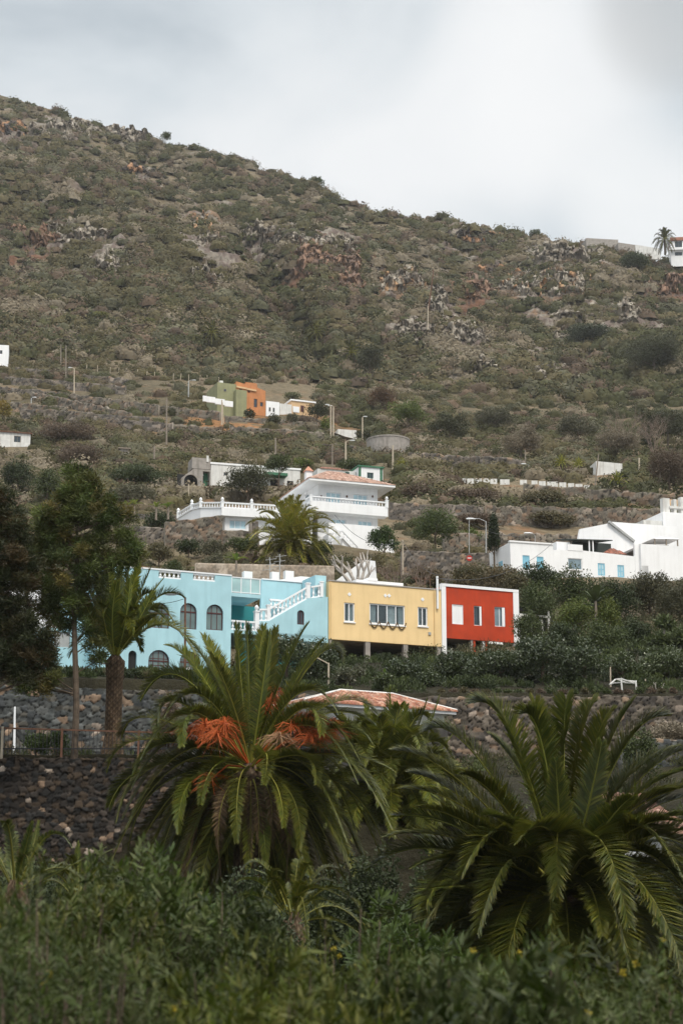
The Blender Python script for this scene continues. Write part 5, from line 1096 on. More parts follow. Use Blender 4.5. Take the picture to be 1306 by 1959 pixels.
q0 = at(360, 1283, 91.8); m = MB().box(-.1, .1, -.02, .02, -.18, .18).build('notice', M['white_clean'], e); m.location = (q0.x - e.location.x, -.12, q0.z - e.location.z)
pole(487, 1010, 1030, 149, 'small dark lamp on the stone pier beside the villa palm', .08, 'black', 'garden_lamp', 'lamp')
# no entry sign
c = at(897.2, 1067.6, 138.8); sg = empty('road_sign', c, 0, 'round red no entry sign on a thin post left of the cypress', 'road sign')
b = MB(); b.lathe((0, 0, 0), [(.01, 0), (.24, 0), (.24, .03), (.01, .03)], 20); b.v = [(v[0], v[2], v[1]) for v in b.v]; b.build('disc', paint('sign_red', (.42, .03, .02), .5)).parent = sg
MB().box(-.16, .16, -.012, -.001, -.035, .035).build('bar', M['white_clean'], sg)
# vineyard posts
for i in range(15):
    x = 172 + i * 17.5 + rng.normal() * 2; y = 700 + (x - 172) * .092 + rng.normal() * 1.5; a = at(x, y + 9, float(hit(x, y + 12, 200).y))
    m = MB().bar((0, 0, -.6), (rng.normal() * .12, 0, 1.3), .12, .12).build('vineyard_post', M['pale_wood']); m.location = a
    tag(m, 'pale vineyard post in the row high on the left slope', 'post', 'vineyard posts on the left slope')
for i in range(7):
    x = 385 + i * 17; m = MB().bar((0, 0, -.5), (0, 0, 1.3), .13, .13).build('fence_post', M['wood']); m.location = at(x + 20, 887 + i, float(hit(x + 20, 890 + i, 228).y))
    tag(m, 'grey fence post in the row above the long white house', 'post', 'fence posts above the long white house')
# wires
def wire(x0, y0, D0, x1, y1, D1, sag, label, r=.018, group=None):
    a, c = at(x0, y0, D0), at(x1, y1, D1); pts = [a.lerp(c, i / 14) - Vector((0, 0, sag * 4 * (i / 14) * (1 - i / 14))) for i in range(15)]
    return tag(MB().tube(pts, r, 4).build('wire', M['black']), label, 'wire', group)
for k_ in range(2): wire(-40, 855 + 5 * k_, 262, 661, 858 + 5 * k_, 262, 3.5, 'thin power line strung across the slope above the long white house', .025, 'power lines over the left slope')
wire(661, 850, 262, 1221, 878, 252, 6, 'thin power line between the villa-roof pole and the bright pole', .025)
wire(770, 1036, 136, 640, 985, 150, 1.2, 'thin cable from the wooden post to the villa', .02); wire(770, 1036, 136, 850, 1100, 116, .8, 'thin cable from the wooden post down to the red house roof', .02)
# rotary frame, dead sticks
b = MB(); P_ = [at(x, y, 78) for x, y in ((1166, 1309), (1178, 1299), (1187, 1298), (1199, 1302), (1216, 1303), (1212, 1307), (1195, 1305), (1176, 1306))]
for i in range(len(P_)): b.bar(P_[i], P_[(i + 1) % len(P_)] + Vector((0, .25, .02)), .05, .05)
b.bar(P_[1], P_[6], .05, .05); b.bar(P_[2], P_[5], .05, .05)
for x, y in ((1187, 1300), (1215, 1304)): t = at(x, y, 78); b.bar(t, t - Vector((-.05, 0, .9)), .07, .07)
tag(b.build('folding_rack', M['white_dirty']), 'white tubular folding frame standing on the right retaining wall', 'frame')
for x, y in ((1166.5, 1276), (1233.5, 1299)): pole(x, y, 1325, 79, 'slim pale stake left of the white frame' if x < 1200 else 'slim pale stake right of the white frame', .08, 'pale_wood', 'stake', 'stake')
# ================================================================ PALMS
def fronds(F, name, mat, parent, leaf=0.48, lw_=0.028, pal=None, nl=100, vee=0.42, droop=0.13, rr=0.02, tipdry=0.25, start=0.14):
    """F: list of (base, control, tip, tint rgb multiplier). Each frond = tapering rachis + two rows of folded leaflets"""
    F = list(F); n = len(F)
    B_ = np.array([tuple(f[0]) for f in F]); Cn = np.array([tuple(f[1]) for f in F]); T = np.array([tuple(f[2]) for f in F]); tint = np.array([f[3] for f in F])
    def bez(t): t = np.asarray(t)[None, :, None]; return (1 - t) ** 2 * B_[:, None] + 2 * t * (1 - t) * Cn[:, None] + t * t * T[:, None]
    def dbez(t):
        t = np.asarray(t)[None, :, None]; d = 2 * (1 - t) * (Cn - B_)[:, None] + 2 * t * (T - Cn)[:, None]; return d / (np.linalg.norm(d, axis=2, keepdims=True) + 1e-9)
    ln = np.linalg.norm(Cn - B_, axis=1) * .5 + np.linalg.norm(T - Cn, axis=1) * .5 + np.linalg.norm(T - B_, axis=1) * .25
    V, Fc, Co = [], [], []; base = 0
    # rachis: flat tube of 4 sides
    ts = np.linspace(0, 1, 13); P = bez(ts); d = dbez(ts); up = np.array([0, 0, 1.0]) + rng.normal(0, .18, (n, 1, 3))
    S = np.cross(d, np.broadcast_to(up, d.shape)); S /= np.linalg.norm(S, axis=2, keepdims=True) + 1e-9; Nn = np.cross(S, d)
    w_ = (rr * (1.6 - 1.35 * ts))[None, :, None]
    ring = np.stack([P + S * w_, P + Nn * w_ * .7, P - S * w_, P - Nn * w_ * .7], 2)
    V.append(ring.reshape(-1, 3)); idx = np.arange(n * 13 * 4).reshape(n, 13, 4)
    for k in range(4):
        k2 = (k + 1) % 4; a, b_, c, e_ = idx[:, :-1, k], idx[:, :-1, k2], idx[:, 1:, k2], idx[:, 1:, k]
        Fc += [np.stack([a, b_, c], -1).reshape(-1, 3), np.stack([a, c, e_], -1).reshape(-1, 3)]
    rc_ = np.array([0.30, 0.29, 0.06]) * tint; Co.append(np.repeat(rc_[:, None] * np.ones((1, 52, 1)), 1, 0).reshape(-1, 3)); base = n * 52
    # leaflets
    tl = np.linspace(start, 0.985, nl); P = bez(tl); d = dbez(tl); S = np.cross(d, np.broadcast_to(up, d.shape)); S /= np.linalg.norm(S, axis=2, keepdims=True) + 1e-9; Nn = np.cross(S, d)
    prof = np.interp(tl, [0, .14, .3, .6, .85, 1.0], [.25, .5, .95, 1, .72, .36]); ang = np.interp(tl, [0, .5, 1], [1.15, .95, .45])
    for sd in (-1, 1):
        jit = rng.normal(0, .10, (n, nl, 1)); vv = (vee + rng.normal(0, .10, (n, nl, 1)))
        out_ = S * sd * np.cos(vv) + Nn * np.sin(vv); a = (ang[None, :, None] + jit); dr = d * np.cos(a) + out_ * np.sin(a)
        L_ = leaf * prof[None, :, None] * (0.85 + .3 * rng.random((n, nl, 1))) * np.clip(ln / 3.2, .45, 1.15)[:, None, None]
        mid = P + dr * L_ * .5; dd = dr + np.array([0, 0, -1.0]) * droop * (.6 + .8 * rng.random((n, 1, 1))); dd /= np.linalg.norm(dd, axis=2, keepdims=True); tip = mid + dd * L_ * .5
        wv = np.cross(dr, out_); wv = d * 0.8 + Nn * 0.35; wv = wv - dr * (wv * dr).sum(2, keepdims=True); wv /= np.linalg.norm(wv, axis=2, keepdims=True) + 1e-9
        h = wv * lw_ * .5 * (0.7 + .3 * prof[None, :, None])
        Q = np.stack([P - h * .6, P + h * .6, mid + h, mid - h, tip], 2); V.append(Q.reshape(-1, 3)); m = n * nl; ii = base + np.arange(m)[:, None] * 5
        Fc += [ii + [0, 1, 2], ii + [0, 2, 3], ii + [3, 2, 4]]; base += m * 5
        c = pal_pick(pal, m).reshape(n, nl, 3) * tint[:, None]; c = np.repeat(c[:, :, None], 5, 2); tipc = np.array([.22, .17, .05]); dry = (rng.random((n, nl, 1)) < tipdry) * .6
        c[:, :, 4] = c[:, :, 4] * (1 - dry) + tipc * dry; Co.append(c.reshape(-1, 3))
    return npmesh(name, np.concatenate(V), np.concatenate(Fc), mat, parent, np.concatenate(Co))
PALM = leafmat('palm_leaf', 0.25, 0.42, 0.35)
PG = [(0.096, 0.110, 0.012), (0.060, 0.078, 0.012), (0.150, 0.145, 0.018), (0.066, 0.086, 0.018)]
def trunk(e, r0, r1, h, col=((.10, .065, .04), (.24, .18, .12)), scars=9, lift=.05, name='trunk', taper_top=0.25):
    """trunk with spiral leaf scars, local origin at its foot"""
    na, nz = 72, max(20, int(h / .05)); th, zz = np.meshgrid(np.linspace(0, 2 * np.pi, na, endpoint=False), np.linspace(0, h, nz)); k = scars
    p = th * k / (2 * np.pi); q = zz / (2 * math.pi * r1 / k) * .95; a = (p + q) % 1.0; b_ = (-p + q) % 1.0; bump = np.minimum(np.minimum(a, 1 - a), np.minimum(b_, 1 - b_)) * 2
    r = np.interp(zz, [0, h * .25, h * .75, h * .93, h], [r0, r1, r1, r1 * (1 + taper_top), r1 * .35]) + lift * np.clip(bump * 2.2, 0, 1) * (0.6 + .4 * ((p + q) % 1 + (q - p) % 1) / 2)
    V = np.stack([r * np.cos(th), r * np.sin(th), zz], -1).reshape(-1, 3); t = np.clip((bump - .12) * 3, 0, 1)[..., None]
    edge = np.clip(1.6 - 1.6 * (((p + q) % 1) + ((q - p) % 1)), 0, 1)[..., None]; n_ = vnoise(th * 3, zz * 4, 4)[..., None]
    col_ = np.array(col[0]) * (1 - edge * t) + np.array(col[1]) * edge * t; col_ = col_ * (.6 + .8 * n_) * (.45 + .55 * t)
    ix = np.arange(na * nz).reshape(nz, na); nx = np.roll(ix, -1, 1); Fq = np.stack([ix[:-1], nx[:-1], nx[1:], ix[1:]], -1).reshape(-1, 4)
    return npmesh(name, V, Fq, M['trunk'], e, col_.reshape(-1, 3))
def ctrl(B_, Mi, T): return Mi * 2 - (B_ + T) * .5
def palm_px(name, label, cpx, cpy, D, listed, L, nfill, group=None, leaf=.48, nl=100, pal=PG, foot=None, r=(.55, .38), fill_el=(-65, 80), dark=1.0, lw_=.028, skirt=0, cat='palm tree', vee=.45, rr=.02, fruit=None, side=None, fd=1.0):
    """palm whose outer fronds follow the curves seen in the photo (mid and tip pixels); the rest fill the crown all round"""
    c = at(cpx, cpy, D); g = foot if foot is not None else gz(c.x, c.y); e = empty(name, (c.x, c.y, g - .3), 0, label, cat, group)
    trunk(e, r[0], r[1], c.z - g + .3 + .12); F = []; o_ = Vector((c.x, c.y, g - .3))
    for (mx_, my_, tx, ty, *sg) in listed:
        m = at(mx_, my_, D); t = at(tx, ty, D); p = (m - c).length + (t - m).length; dz = math.sqrt(max(.05, L * L - p * p)) if p < L else .25
        s = sg[0] if sg else random.choice((-1, 1)) * .6
        dy = s * dz
        dy = max(-L * .8, min(L * .8, dy)); m2, t2 = at(mx_, my_, D + dy * .55), at(tx, ty, D + dy)
        d0 = (m2 - c); d0.normalize(); b_ = c + d0 * .12 + Vector((0, 0, -.05)); v = .8 + .45 * random.random()
        F.append((b_ - o_, ctrl(b_, m2, t2) - o_, t2 - o_, (v * dark * (1.05 if random.random() < .5 else .95), v * dark, v * dark * .9)))
    for i in range(nfill):
        az = i * 2.39996 + random.random() * .4; el = R(fill_el[0] + (fill_el[1] - fill_el[0]) * ((i + .5) / nfill)); ll = L * (.8 + .25 * random.random()) * (0.9 if el < 0 else 1)
        h = Vector((math.cos(az), math.sin(az), 0))
        if side is not None and h.y < 0 and abs(h.x) < .75 and side: h.y = abs(h.y)
        d0 = h * math.cos(el) + Vector((0, 0, math.sin(el))); m = c + d0 * ll * .5 + Vector((0, 0, .06 * ll)); t = c + d0 * ll * .9 - Vector((0, 0, fd * ll * (.12 + .38 * math.cos(el))))
        v = (.7 + .4 * random.random()) * dark; b_ = c + d0 * .12; F.append((b_ - o_, ctrl(b_, m, t) - o_, t - o_, (v, v * .97, v * .85)))
    fronds(F, 'crown', PALM, e, leaf, lw_, pal, nl, vee=vee, rr=rr)
    if skirt:
        F = []
        for i in range(skirt):
            az = i * 2.4; h = Vector((math.cos(az), math.sin(az), 0)); ll = L * (.55 + .3 * random.random()); b_ = c + h * .3 - Vector((0, 0, .3)); m = c + h * (.9 + .7 * random.random()) - Vector((0, 0, ll * .35)); t = c + h * (.8 + 1.2 * random.random()) - Vector((0, 0, ll * .95))
            F.append((b_ - o_, ctrl(b_, m, t) - o_, t - o_, (1, 1, 1)))
        fronds(F, 'dead_fronds', LEAF_DULL, e, leaf * .8, lw_, [(.12, .075, .04), (.08, .055, .03), (.17, .12, .07)], max(30, nl // 2))
    if fruit:
        for (fx, fy, dy, w_, hh, n_) in fruit:
            w_ *= .8; hh *= .78
            V, Q = [], []; a = c - o_; t = at(fx, fy, D + dy) - o_; b = MB()
            b.tube([a, a.lerp(t, .6) + Vector((0, 0, .25)), t], [.03, .025, .02], 5)
            for k in range(int(n_ * 1.5)):
                d_ = Vector(unit(1)[0]); k_ = random.random() ** .6; p = t + Vector((d_.x * w_ * 1.5 * k_, d_.y * w_ * 1.5 * k_, d_.z * hh * .45)) ; q = p + Vector((d_.x * .35, d_.y * .3, -hh * (.15 + .75 * random.random() ** 1.6)))
                b.tube([t + Vector((0, 0, .05)), p, q], [.007, .006, .004], 3, False)
            s_ = b.build('fruit_stalk', None, e, recalc=False); s_.data.materials.append(FR[(0, 1, 0, 0, 2)[int(fx) % 5]])
    return e
FR = [paint('orange_stalk', (.47, .10, .022), .7, .3, 8), paint('orange_stalk_dry', (.36, .10, .035), .8, .3, 8), paint('tan_stalk', (.30, .17, .09), .8, .3, 8)]
def c3(l): return [(200 + a / 2.332, 1180 + b / 2.332, 200 + c / 2.332, 1180 + d / 2.332, *s) for (a, b, c, d, *s) in l]
P1 = c3([(540, 300, 440, 80), (610, 300, 590, 30, .5), (645, 280, 635, 30, -.4), (680, 280, 710, 40, .4), (715, 320, 765, 45, .4), (700, 350, 735, 60, -.5), (795, 260, 905, 35, .3), (850, 290, 975, 105, -.2), (800, 380, 960, 150, .4), (930, 200, 1055, 190, .1),
         (510, 310, 375, 100, .3), (570, 380, 470, 160, -.5), (440, 270, 285, 130, .2), (360, 275, 160, 370, .3), (330, 380, 235, 530, -.4), (240, 455, 75, 530, .4), (420, 430, 345, 580, -.6), (200, 545, 15, 680, .2), (300, 560, 130, 700, -.3),
         (220, 660, 20, 850, .3), (240, 660, 55, 910, -.2), (270, 740, 105, 1030, .2), (300, 830, 95, 1115, .3), (350, 820, 180, 1120, -.2), (400, 720, 330, 970, -.5), (500, 660, 430, 840, -.8), (600, 740, 590, 1010, -.7), (520, 870, 370, 1110, -.5),
         (650, 880, 640, 1150, -.5), (700, 880, 720, 1120, -.5), (760, 740, 800, 940, -.7), (830, 790, 870, 1040, -.6), (720, 610, 710, 750, -1), (880, 620, 945, 750, -.7), (880, 410, 970, 530, -.5), (1000, 390, 1210, 430, .3), (960, 440, 1200, 480, .1), (1000, 500, 1190, 560, -.3),
         (1010, 610, 1290, 690, -.2), (1020, 620, 1260, 840, .1), (960, 680, 1120, 990, -.4), (1040, 740, 1240, 1010, .2), (860, 860, 1000, 1180, -.4), (930, 830, 1120, 1160, -.2), (1000, 830, 1190, 1190, .2), (800, 900, 930, 1190, -.5), (590, 900, 480, 1120, -.3), (430, 850, 290, 1130, .3), (750, 930, 850, 1200, -.3), (560, 930, 560, 1150, -.2)])
FRU = [(392, 1388, -1.2, .35, .7, 60), (430, 1386, -1.5, .3, .75, 70), (375, 1392, -.6, .3, .5, 40), (415, 1405, -1.6, .35, .7, 40), (534, 1410, -2, .32, .45, 60), (560, 1390, -1, .35, .6, 40), (590, 1372, -.4, .4, .6, 50), (625, 1385, -.2, .4, .7, 60), (610, 1405, -1, .35, .6, 50), (640, 1400, -.1, .3, .6, 40), (355, 1400, -.2, .25, .5, 35), (405, 1490, -1.6, .3, .6, 40), (522, 1330, .5, .3, .9, 60), (505, 1345, .2, .2, .7, 40), (595, 1410, -1.2, .4, .5, 40)]
palm_px('palm_tree', 'big palm with orange fruit stalks in front of the turquoise house', 478.7, 1468, 50, P1, 4.9, 95, leaf=.45, nl=240, lw_=.030, r=(.5, .42), rr=.026, fill_el=(-75, 50), skirt=26, fruit=FRU, side=True, dark=1.1)
P3 = [(1195, 1560, 1345, 1500, -.6), (1200, 1590, 1350, 1560, -.7), (1170, 1520, 1290, 1430, .3), (1000, 1480, 960, 1380, .3), (900, 1540, 790, 1480, .5), (890, 1610, 740, 1600, -.3), (1200, 1575, 1335, 1520, .1), (1190, 1545, 1320, 1470, -.2), (1215, 1610, 1360, 1590, -.4), (1205, 1650, 1345, 1655, .1), (1190, 1600, 1290, 1570, -.6), (1190, 1630, 1290, 1610, .5), (920, 1590, 800, 1545, -.5), (960, 1650, 850, 1670, .4), (930, 1640, 790, 1660, -.3), (983, 1418, 908, 1344, .4), (1040, 1440, 1000, 1365, -.3), (1040, 1460, 1022, 1341, .5), (1078, 1441, 1082, 1338, .3), (1104, 1441, 1131, 1347, .5), (1128, 1458, 1165, 1364, .2), (1146, 1470, 1208, 1344, .4), (1157, 1500, 1222, 1393, -.3), (1180, 1450, 1268, 1370, .3),
      (1214, 1501, 1330, 1430, .2), (1217, 1560, 1370, 1475, .1), (1235, 1607, 1370, 1550, .2), (1230, 1650, 1370, 1620, -.3), (914, 1451, 820, 1396, .4), (890, 1504, 760, 1436, .2), (958, 1537, 880, 1481, -.5), (905, 1555, 771, 1510, -.2), (890, 1590, 757, 1561, .3), (850, 1626, 711, 1658, .2),
      (876, 1681, 811, 1756, -.4), (901, 1751, 796, 1812, -.3), (965, 1781, 924, 1922, -.5), (820, 1731, 680, 1802, .2), (1050, 1590, 986, 1613, -1), (1122, 1691, 1152, 1792, -1), (1062, 1812, 1067, 1892, -.7), (1217, 1766, 1293, 1842, -.3), (1227, 1711, 1340, 1751, -.2),
      (1150, 1590, 1207, 1525, -.7), (1070, 1590, 1062, 1455, -.6), (1180, 1790, 1227, 1880, -.5), (1000, 1790, 985, 1910, -.5), (1010, 1510, 940, 1410, .6), (1190, 1560, 1290, 1510, -.4), (950, 1700, 830, 1700, -.5), (1180, 1650, 1320, 1680, -.4), (930, 1650, 800, 1600, .5), (1110, 1830, 1130, 1930, -.3), (1120, 1560, 1150, 1420, -.5), (1000, 1600, 930, 1560, -.8)]
palm_px('palm_tree', 'largest dark green palm filling the lower right', 1076, 1715, 36, P3, 4.4, 70, leaf=.57, nl=260, foot=-4.2, rr=.026, r=(.6, .48), fill_el=(-60, 40), dark=.82, lw_=.033, skirt=14)
P2 = [(745, 1420, 745, 1318, .2), (720, 1440, 697, 1338, .4), (763, 1440, 777, 1347, .3), (782, 1440, 817, 1338, -.2), (795, 1450, 840, 1333, .3), (690, 1440, 650, 1365, .3), (700, 1470, 640, 1420, -.3), (810, 1470, 870, 1400, .4), (820, 1500, 890, 1470, .1), (680, 1500, 620, 1500, .3), (800, 1560, 850, 1640, .1), (700, 1560, 650, 1650, .2)]
palm_px('palm_tree', 'middle palm half hidden between the fruiting palm and the largest palm', 745, 1515, 60, P2, 4.3, 100, leaf=.6, nl=170, lw_=.038, fill_el=(-80, 78), dark=1.35, skirt=30, r=(.5, .4))
PT = [(186, 1170, 151.6, 1082), (200, 1160, 178.6, 1080), (212, 1150, 208, 1072), (228, 1150, 232.5, 1072), (245, 1160, 266, 1080), (252, 1175, 288, 1087), (262, 1180, 313, 1107), (290, 1152, 350, 1141, .2), (270, 1170, 325, 1195, -.6), (150, 1158, 81, 1164, .3), (155, 1165, 91, 1190, -.5), (170, 1165, 121, 1117), (240, 1190, 250, 1100, -.7), (200, 1190, 190, 1100, -.8), (215, 1185, 225, 1110, -.9), (180, 1190, 150, 1120, -.5), (258, 1200, 296, 1130, -.6), (165, 1150, 110, 1135, .4), (236, 1155, 248, 1080, .6), (220, 1150, 200, 1078, .7), (175, 1200, 155, 1160, -.5), (262, 1205, 300, 1175, -.7)]
palm_px('tall_palm', 'tall slender palm with scaly trunk beside the pine trunk', 221, 1258, 59, PT, 3.7, 16, leaf=.52, nl=150, lw_=.042, foot=5.3, r=(.44, .25), fill_el=(30, 75), dark=1.3, vee=.5)
PV = [(550, 1010, 548, 972), (530, 1010, 510, 985), (575, 1005, 600, 985), (590, 1015, 622, 1010), (515, 1020, 496, 1020), (525, 1050, 488, 1075, -.4), (580, 1050, 610, 1090, -.4), (600, 1045, 632, 1080, .2), (505, 1045, 485, 1065, .2)]
palm_px('villa_palm', 'bushy palm with yellowed lower fronds in front of the villa', 555, 1036, 141, PV, 5.0, 90, leaf=.6, nl=70, lw_=.065, fd=.55, fill_el=(-62, 80), r=(.5, .42), rr=.035, pal=[(.26, .26, .035), (.17, .20, .03), (.36, .30, .06)], skirt=18)
def far_palm(px, py, w_, h_, D, label, group=None, pal=GREYG, r=.35, n=42, name='hillside_palm'):
    L = w_ * D / F_PX / 1.55; D = float(hit(px, py + h_, 170).y) if D < 560 else D; c = at(px, py, D); g = at(px, py + h_, D).z
    e = empty(name, (c.x, c.y, g - 1), 0, label, 'palm tree', group); o_ = Vector((c.x, c.y, g - 1)); trunk(e, r, r * .8, c.z - g + 1, scars=6); F = []
    for i in range(n):
        az = i * 2.4; el = R(-60 + 145 * (i + .5) / n); h = Vector((math.cos(az), math.sin(az), 0)); d0 = h * math.cos(el) + Vector((0, 0, math.sin(el)))
        m = c + d0 * L * .55 + Vector((0, 0, .06 * L)); t = c + d0 * L * .95 - Vector((0, 0, L * .4 * math.cos(el))); v = .8 + .4 * random.random(); F.append((c - o_, ctrl(c, m, t) - o_, t - o_, (v, v, v)))
    fronds(F, 'crown', LEAF_DULL, e, L * .16, L * .028, pal, 26, rr=.06, tipdry=.1); return e
PFG = [(.085, .085, .04), (.06, .065, .03), (.11, .10, .05)]
far_palm(405, 637, 46, 26, 455, 'palm on the slope, leftmost of three above the orange house', pal=PFG)
far_palm(605, 636, 44, 38, 455, 'palm on the slope, middle of three above the orange house', pal=[(.12, .11, .045), (.085, .08, .035)])
far_palm(672, 675, 52, 32, 425, 'darker palm beside the big dark tree, rightmost of the three on the slope', pal=PFG)
far_palm(12, 362, 56, 50, 590, 'large dark palm on the high slope at the left edge', pal=[(.05, .055, .03), (.07, .07, .035)])
far_palm(1270, 458, 44, 24, 566, 'lone palm silhouetted on the skyline beside the ridge villa', pal=[(.05, .055, .03), (.07, .07, .035)])
far_palm(1073, 886, 36, 16, 246, 'small palm left of the white ruin above the roadside blocks', pal=GREEN, r=.2); far_palm(1106, 890, 32, 14, 244, 'small palm nearest the white ruin above the roadside blocks', pal=GREEN, r=.2)
far_palm(1180, 926, 48, 14, 228, 'low palm below the white ruin at the end of the blocks', pal=BRIGHT, r=.2); far_palm(768, 889, 30, 14, 250, 'small palm right of the white cottage', pal=GREEN, r=.2)
# low young palms
palm_px('young_palm', 'bright young palm at the left edge before the dark wall', 30, 1700, 24, [(20, 1640, 20, 1580), (45, 1640, 62, 1572), (55, 1650, 75, 1570), (5, 1650, -20, 1600), (70, 1680, 120, 1650), (90, 1680, 205, 1620, .1)], 1.5, 8, leaf=.26, nl=60, foot=-3.4, r=(.15, .12), fill_el=(10, 70), pal=BRIGHT, dark=.62, lw_=.02, rr=.012)
palm_px('young_palm', 'low arching young palm under the fruiting palm', 560, 1760, 27, [(500, 1690, 450, 1690), (520, 1680, 540, 1668), (590, 1700, 660, 1720, -.4), (610, 1720, 690, 1760, -.2), (480, 1710, 430, 1745, -.4), (540, 1700, 490, 1665, .4), (600, 1690, 640, 1690, .3), (570, 1700, 585, 1690, -.8), (640, 1760, 700, 1800), (500, 1740, 430, 1790)], 1.7, 12, leaf=.28, nl=65, foot=-3.6, r=(.18, .14), fill_el=(0, 70), pal=PG, dark=.8, lw_=.02, rr=.012)
palm_px('young_palm', 'small young palm below the dark wall, left of the fruiting palm', 150, 1720, 27, [(170, 1660, 215, 1625), (185, 1680, 240, 1680), (130, 1670, 95, 1650), (150, 1660, 150, 1610, .4)], 1.3, 8, leaf=.24, nl=50, foot=-3.6, r=(.12, .1), fill_el=(10, 60), pal=PG, dark=.7, lw_=.02, rr=.012)

# ================================================================ TREES AND SHRUBS
def crown(name, c, rx, ry, rz, lf, dens, pal, parent, mat=None, nc=None, gap=.3, shape=None, up=.3, aspect=.5):
    """leaf mass: clumps spread through an ellipsoid, each a burst of leaf-sized faces"""
    vol = (rx * ry * rz) ** (1 / 3); nc = nc or int(np.clip(18 + vol * 14, 14, 110)); d = unit(nc); d[:, 2] = np.where(d[:, 2] < -.35, -d[:, 2], d[:, 2]); rad = .35 + .65 * rng.random(nc) ** .5
    ctr = d * rad[:, None] * .82 * (1 - gap * .5 + gap * vnoise(d[:, 0] * 2.5 + 5 * rx, d[:, 2] * 2.5 + d[:, 1] * 2, 7))[:, None]
    if shape == 'cone': ctr[:, :2] *= (1 - .75 * (ctr[:, 2:3] * .5 + .5))
    rc_ = (.24 + .2 * rng.random(nc)) * (1 if nc < 60 else .8); area = 4 * (rx * rz + ry * rz + rx * ry) / 3 * 2; nleaf = int(np.clip(dens * area / (lf * lf * aspect), 300, 26000)); i = rng.integers(0, nc, nleaf)
    dd = unit(nleaf); P = ctr[i] + dd * (rc_[i] * (.55 + .5 * rng.random(nleaf)))[:, None]; P = P * np.array([rx, ry, rz]) + np.array(c)
    nm_ = dd + unit(nleaf) * .6; Dr = np.cross(nm_, unit(nleaf)) + dd * .35; Dr[:, 2] += up * .5; Dr /= np.linalg.norm(Dr, axis=1, keepdims=True); Ln = lf * (.7 + .6 * rng.random(nleaf)); V, Fq = leaf_quads(P, Dr, nm_, Ln, Ln * aspect)
    cl = pal_pick(pal, nc)[i] * .55 + pal_pick(pal, nleaf) * .45; return npmesh(name, V, Fq, mat or LEAF, parent, np.repeat(cl, 4, 0))
def limbs(e, h, spread, r, n=4, mat=None, seed=0, name='trunk', top=.75):
    rd = random.Random(seed); b = MB(); b.tube([(0, 0, 0), (rd.uniform(-.1, .1) * h * .3, 0, h * .35), (rd.uniform(-.1, .1) * h * .5, 0, h * top)], [r, r * .75, r * .35], 7)
    for i in range(n):
        az = i * 2.4 + rd.random(); z0 = h * (.25 + .35 * rd.random()); b.tube([(0, 0, z0), (math.cos(az) * spread * .5, math.sin(az) * spread * .5, z0 + h * .2), (math.cos(az) * spread * .85, math.sin(az) * spread * .85, z0 + h * .42)], [r * .5, r * .32, r * .12], 5)
    return b.build(name, mat or BARK, e)
def plant(name, label, cat, x0, x1, y0, y1, D, pal, group=None, trunk_h=0.0, lfpx=4.4, dens=3.6, mat=None, depth=.8, **kw):
    """tree or shrub whose crown spans photo pixels x0..x1, y0..y1 at distance D; its stem reaches the ground"""
    if D > 117 and cat != 'palm tree': D = min(D * 1.07, float(hit((x0 + x1) / 2, y1, 112).y))
    c = at((x0 + x1) / 2, (y0 + y1) / 2, D); s = D / F_PX; rx, rz = (x1 - x0) / 2 * s, (y1 - y0) / 2 * s; g0 = gz(c.x, c.y)
    if cat == 'shrub' and g0 < c.z - rz < g0 + 5: top_ = c.z + rz; rz = (top_ - g0) / 2 + .05; c.z = top_ - rz
    g = min(gz(c.x, c.y), c.z - rz * .3)
    foot = c.z - rz - trunk_h * s; foot = min(foot, c.z - rz * .6); g = max(g, foot - 3.0) if g < foot else min(g, foot + rz); e = empty(name, (c.x, c.y, g - .1), 0, label, cat, group); h = c.z - g + .1
    limbs(e, h + rz * .6, rx * .7, max(.04, .05 * (rx + rz) * .5 + .02), 4, None, int(x0 * 7 + y0), 'trunk' if 'tree' in cat or 'tree' in name else 'stem'); e_ = crown('crown' if 'tree' in cat or 'tree' in name else 'foliage', (0, 0, h), rx * 1.04, rx * depth, rz * 1.06, lfpx * s, dens, pal, e, mat, **kw)
    return e
# big dark shrubs in front of the raised houses
SH = [(495, 605, 1222, 1310, 93, 'dark shrub hiding the foot of the turquoise house stair wall', DEEP), (560, 650, 1244, 1325, 91, 'dark leafy shrub left of the concrete posts of the yellow house', DEEP), (640, 700, 1276, 1320, 88, 'greyish shrub below the first concrete post of the yellow house', GREYG),
      (735, 805, 1260, 1318, 90, 'dark green bush standing before the middle posts of the yellow house', DEEP), (715, 760, 1290, 1322, 84, 'low olive bush under the yellow house', GREEN), (825, 915, 1250, 1320, 92, 'dark shrub in front of the joint between yellow and red houses', DEEP), (790, 850, 1285, 1325, 86, 'low dark shrub right of the blue bucket', DEEP),
      (895, 1015, 1243, 1322, 90, 'large glossy dark shrub under the red house', DEEP), (980, 1095, 1226, 1320, 89, 'widest dark shrub right of the red house posts', DEEP), (1065, 1165, 1240, 1320, 86, 'dark rounded shrub left of the white folding frame', DEEP), (1150, 1230, 1262, 1318, 90, 'green shrub behind the white folding frame', GREEN), (1220, 1330, 1255, 1322, 92, 'tangled green shrub at the right edge above the retaining wall', GREEN)]
for x0, x1, y0, y1, D, lb, pal in SH:
    pal = pal + GREEN[:1]; D = 78.5 + (D - 84) * .55; plant('shrub', lb, 'shrub', x0 - 4, x1 + 4, y0 - (12 if x0 > 970 or x0 < 600 else 0), y1, D, pal, mat=LEAF_GLOSS, up=.5, gap=.5, lfpx=5.2)
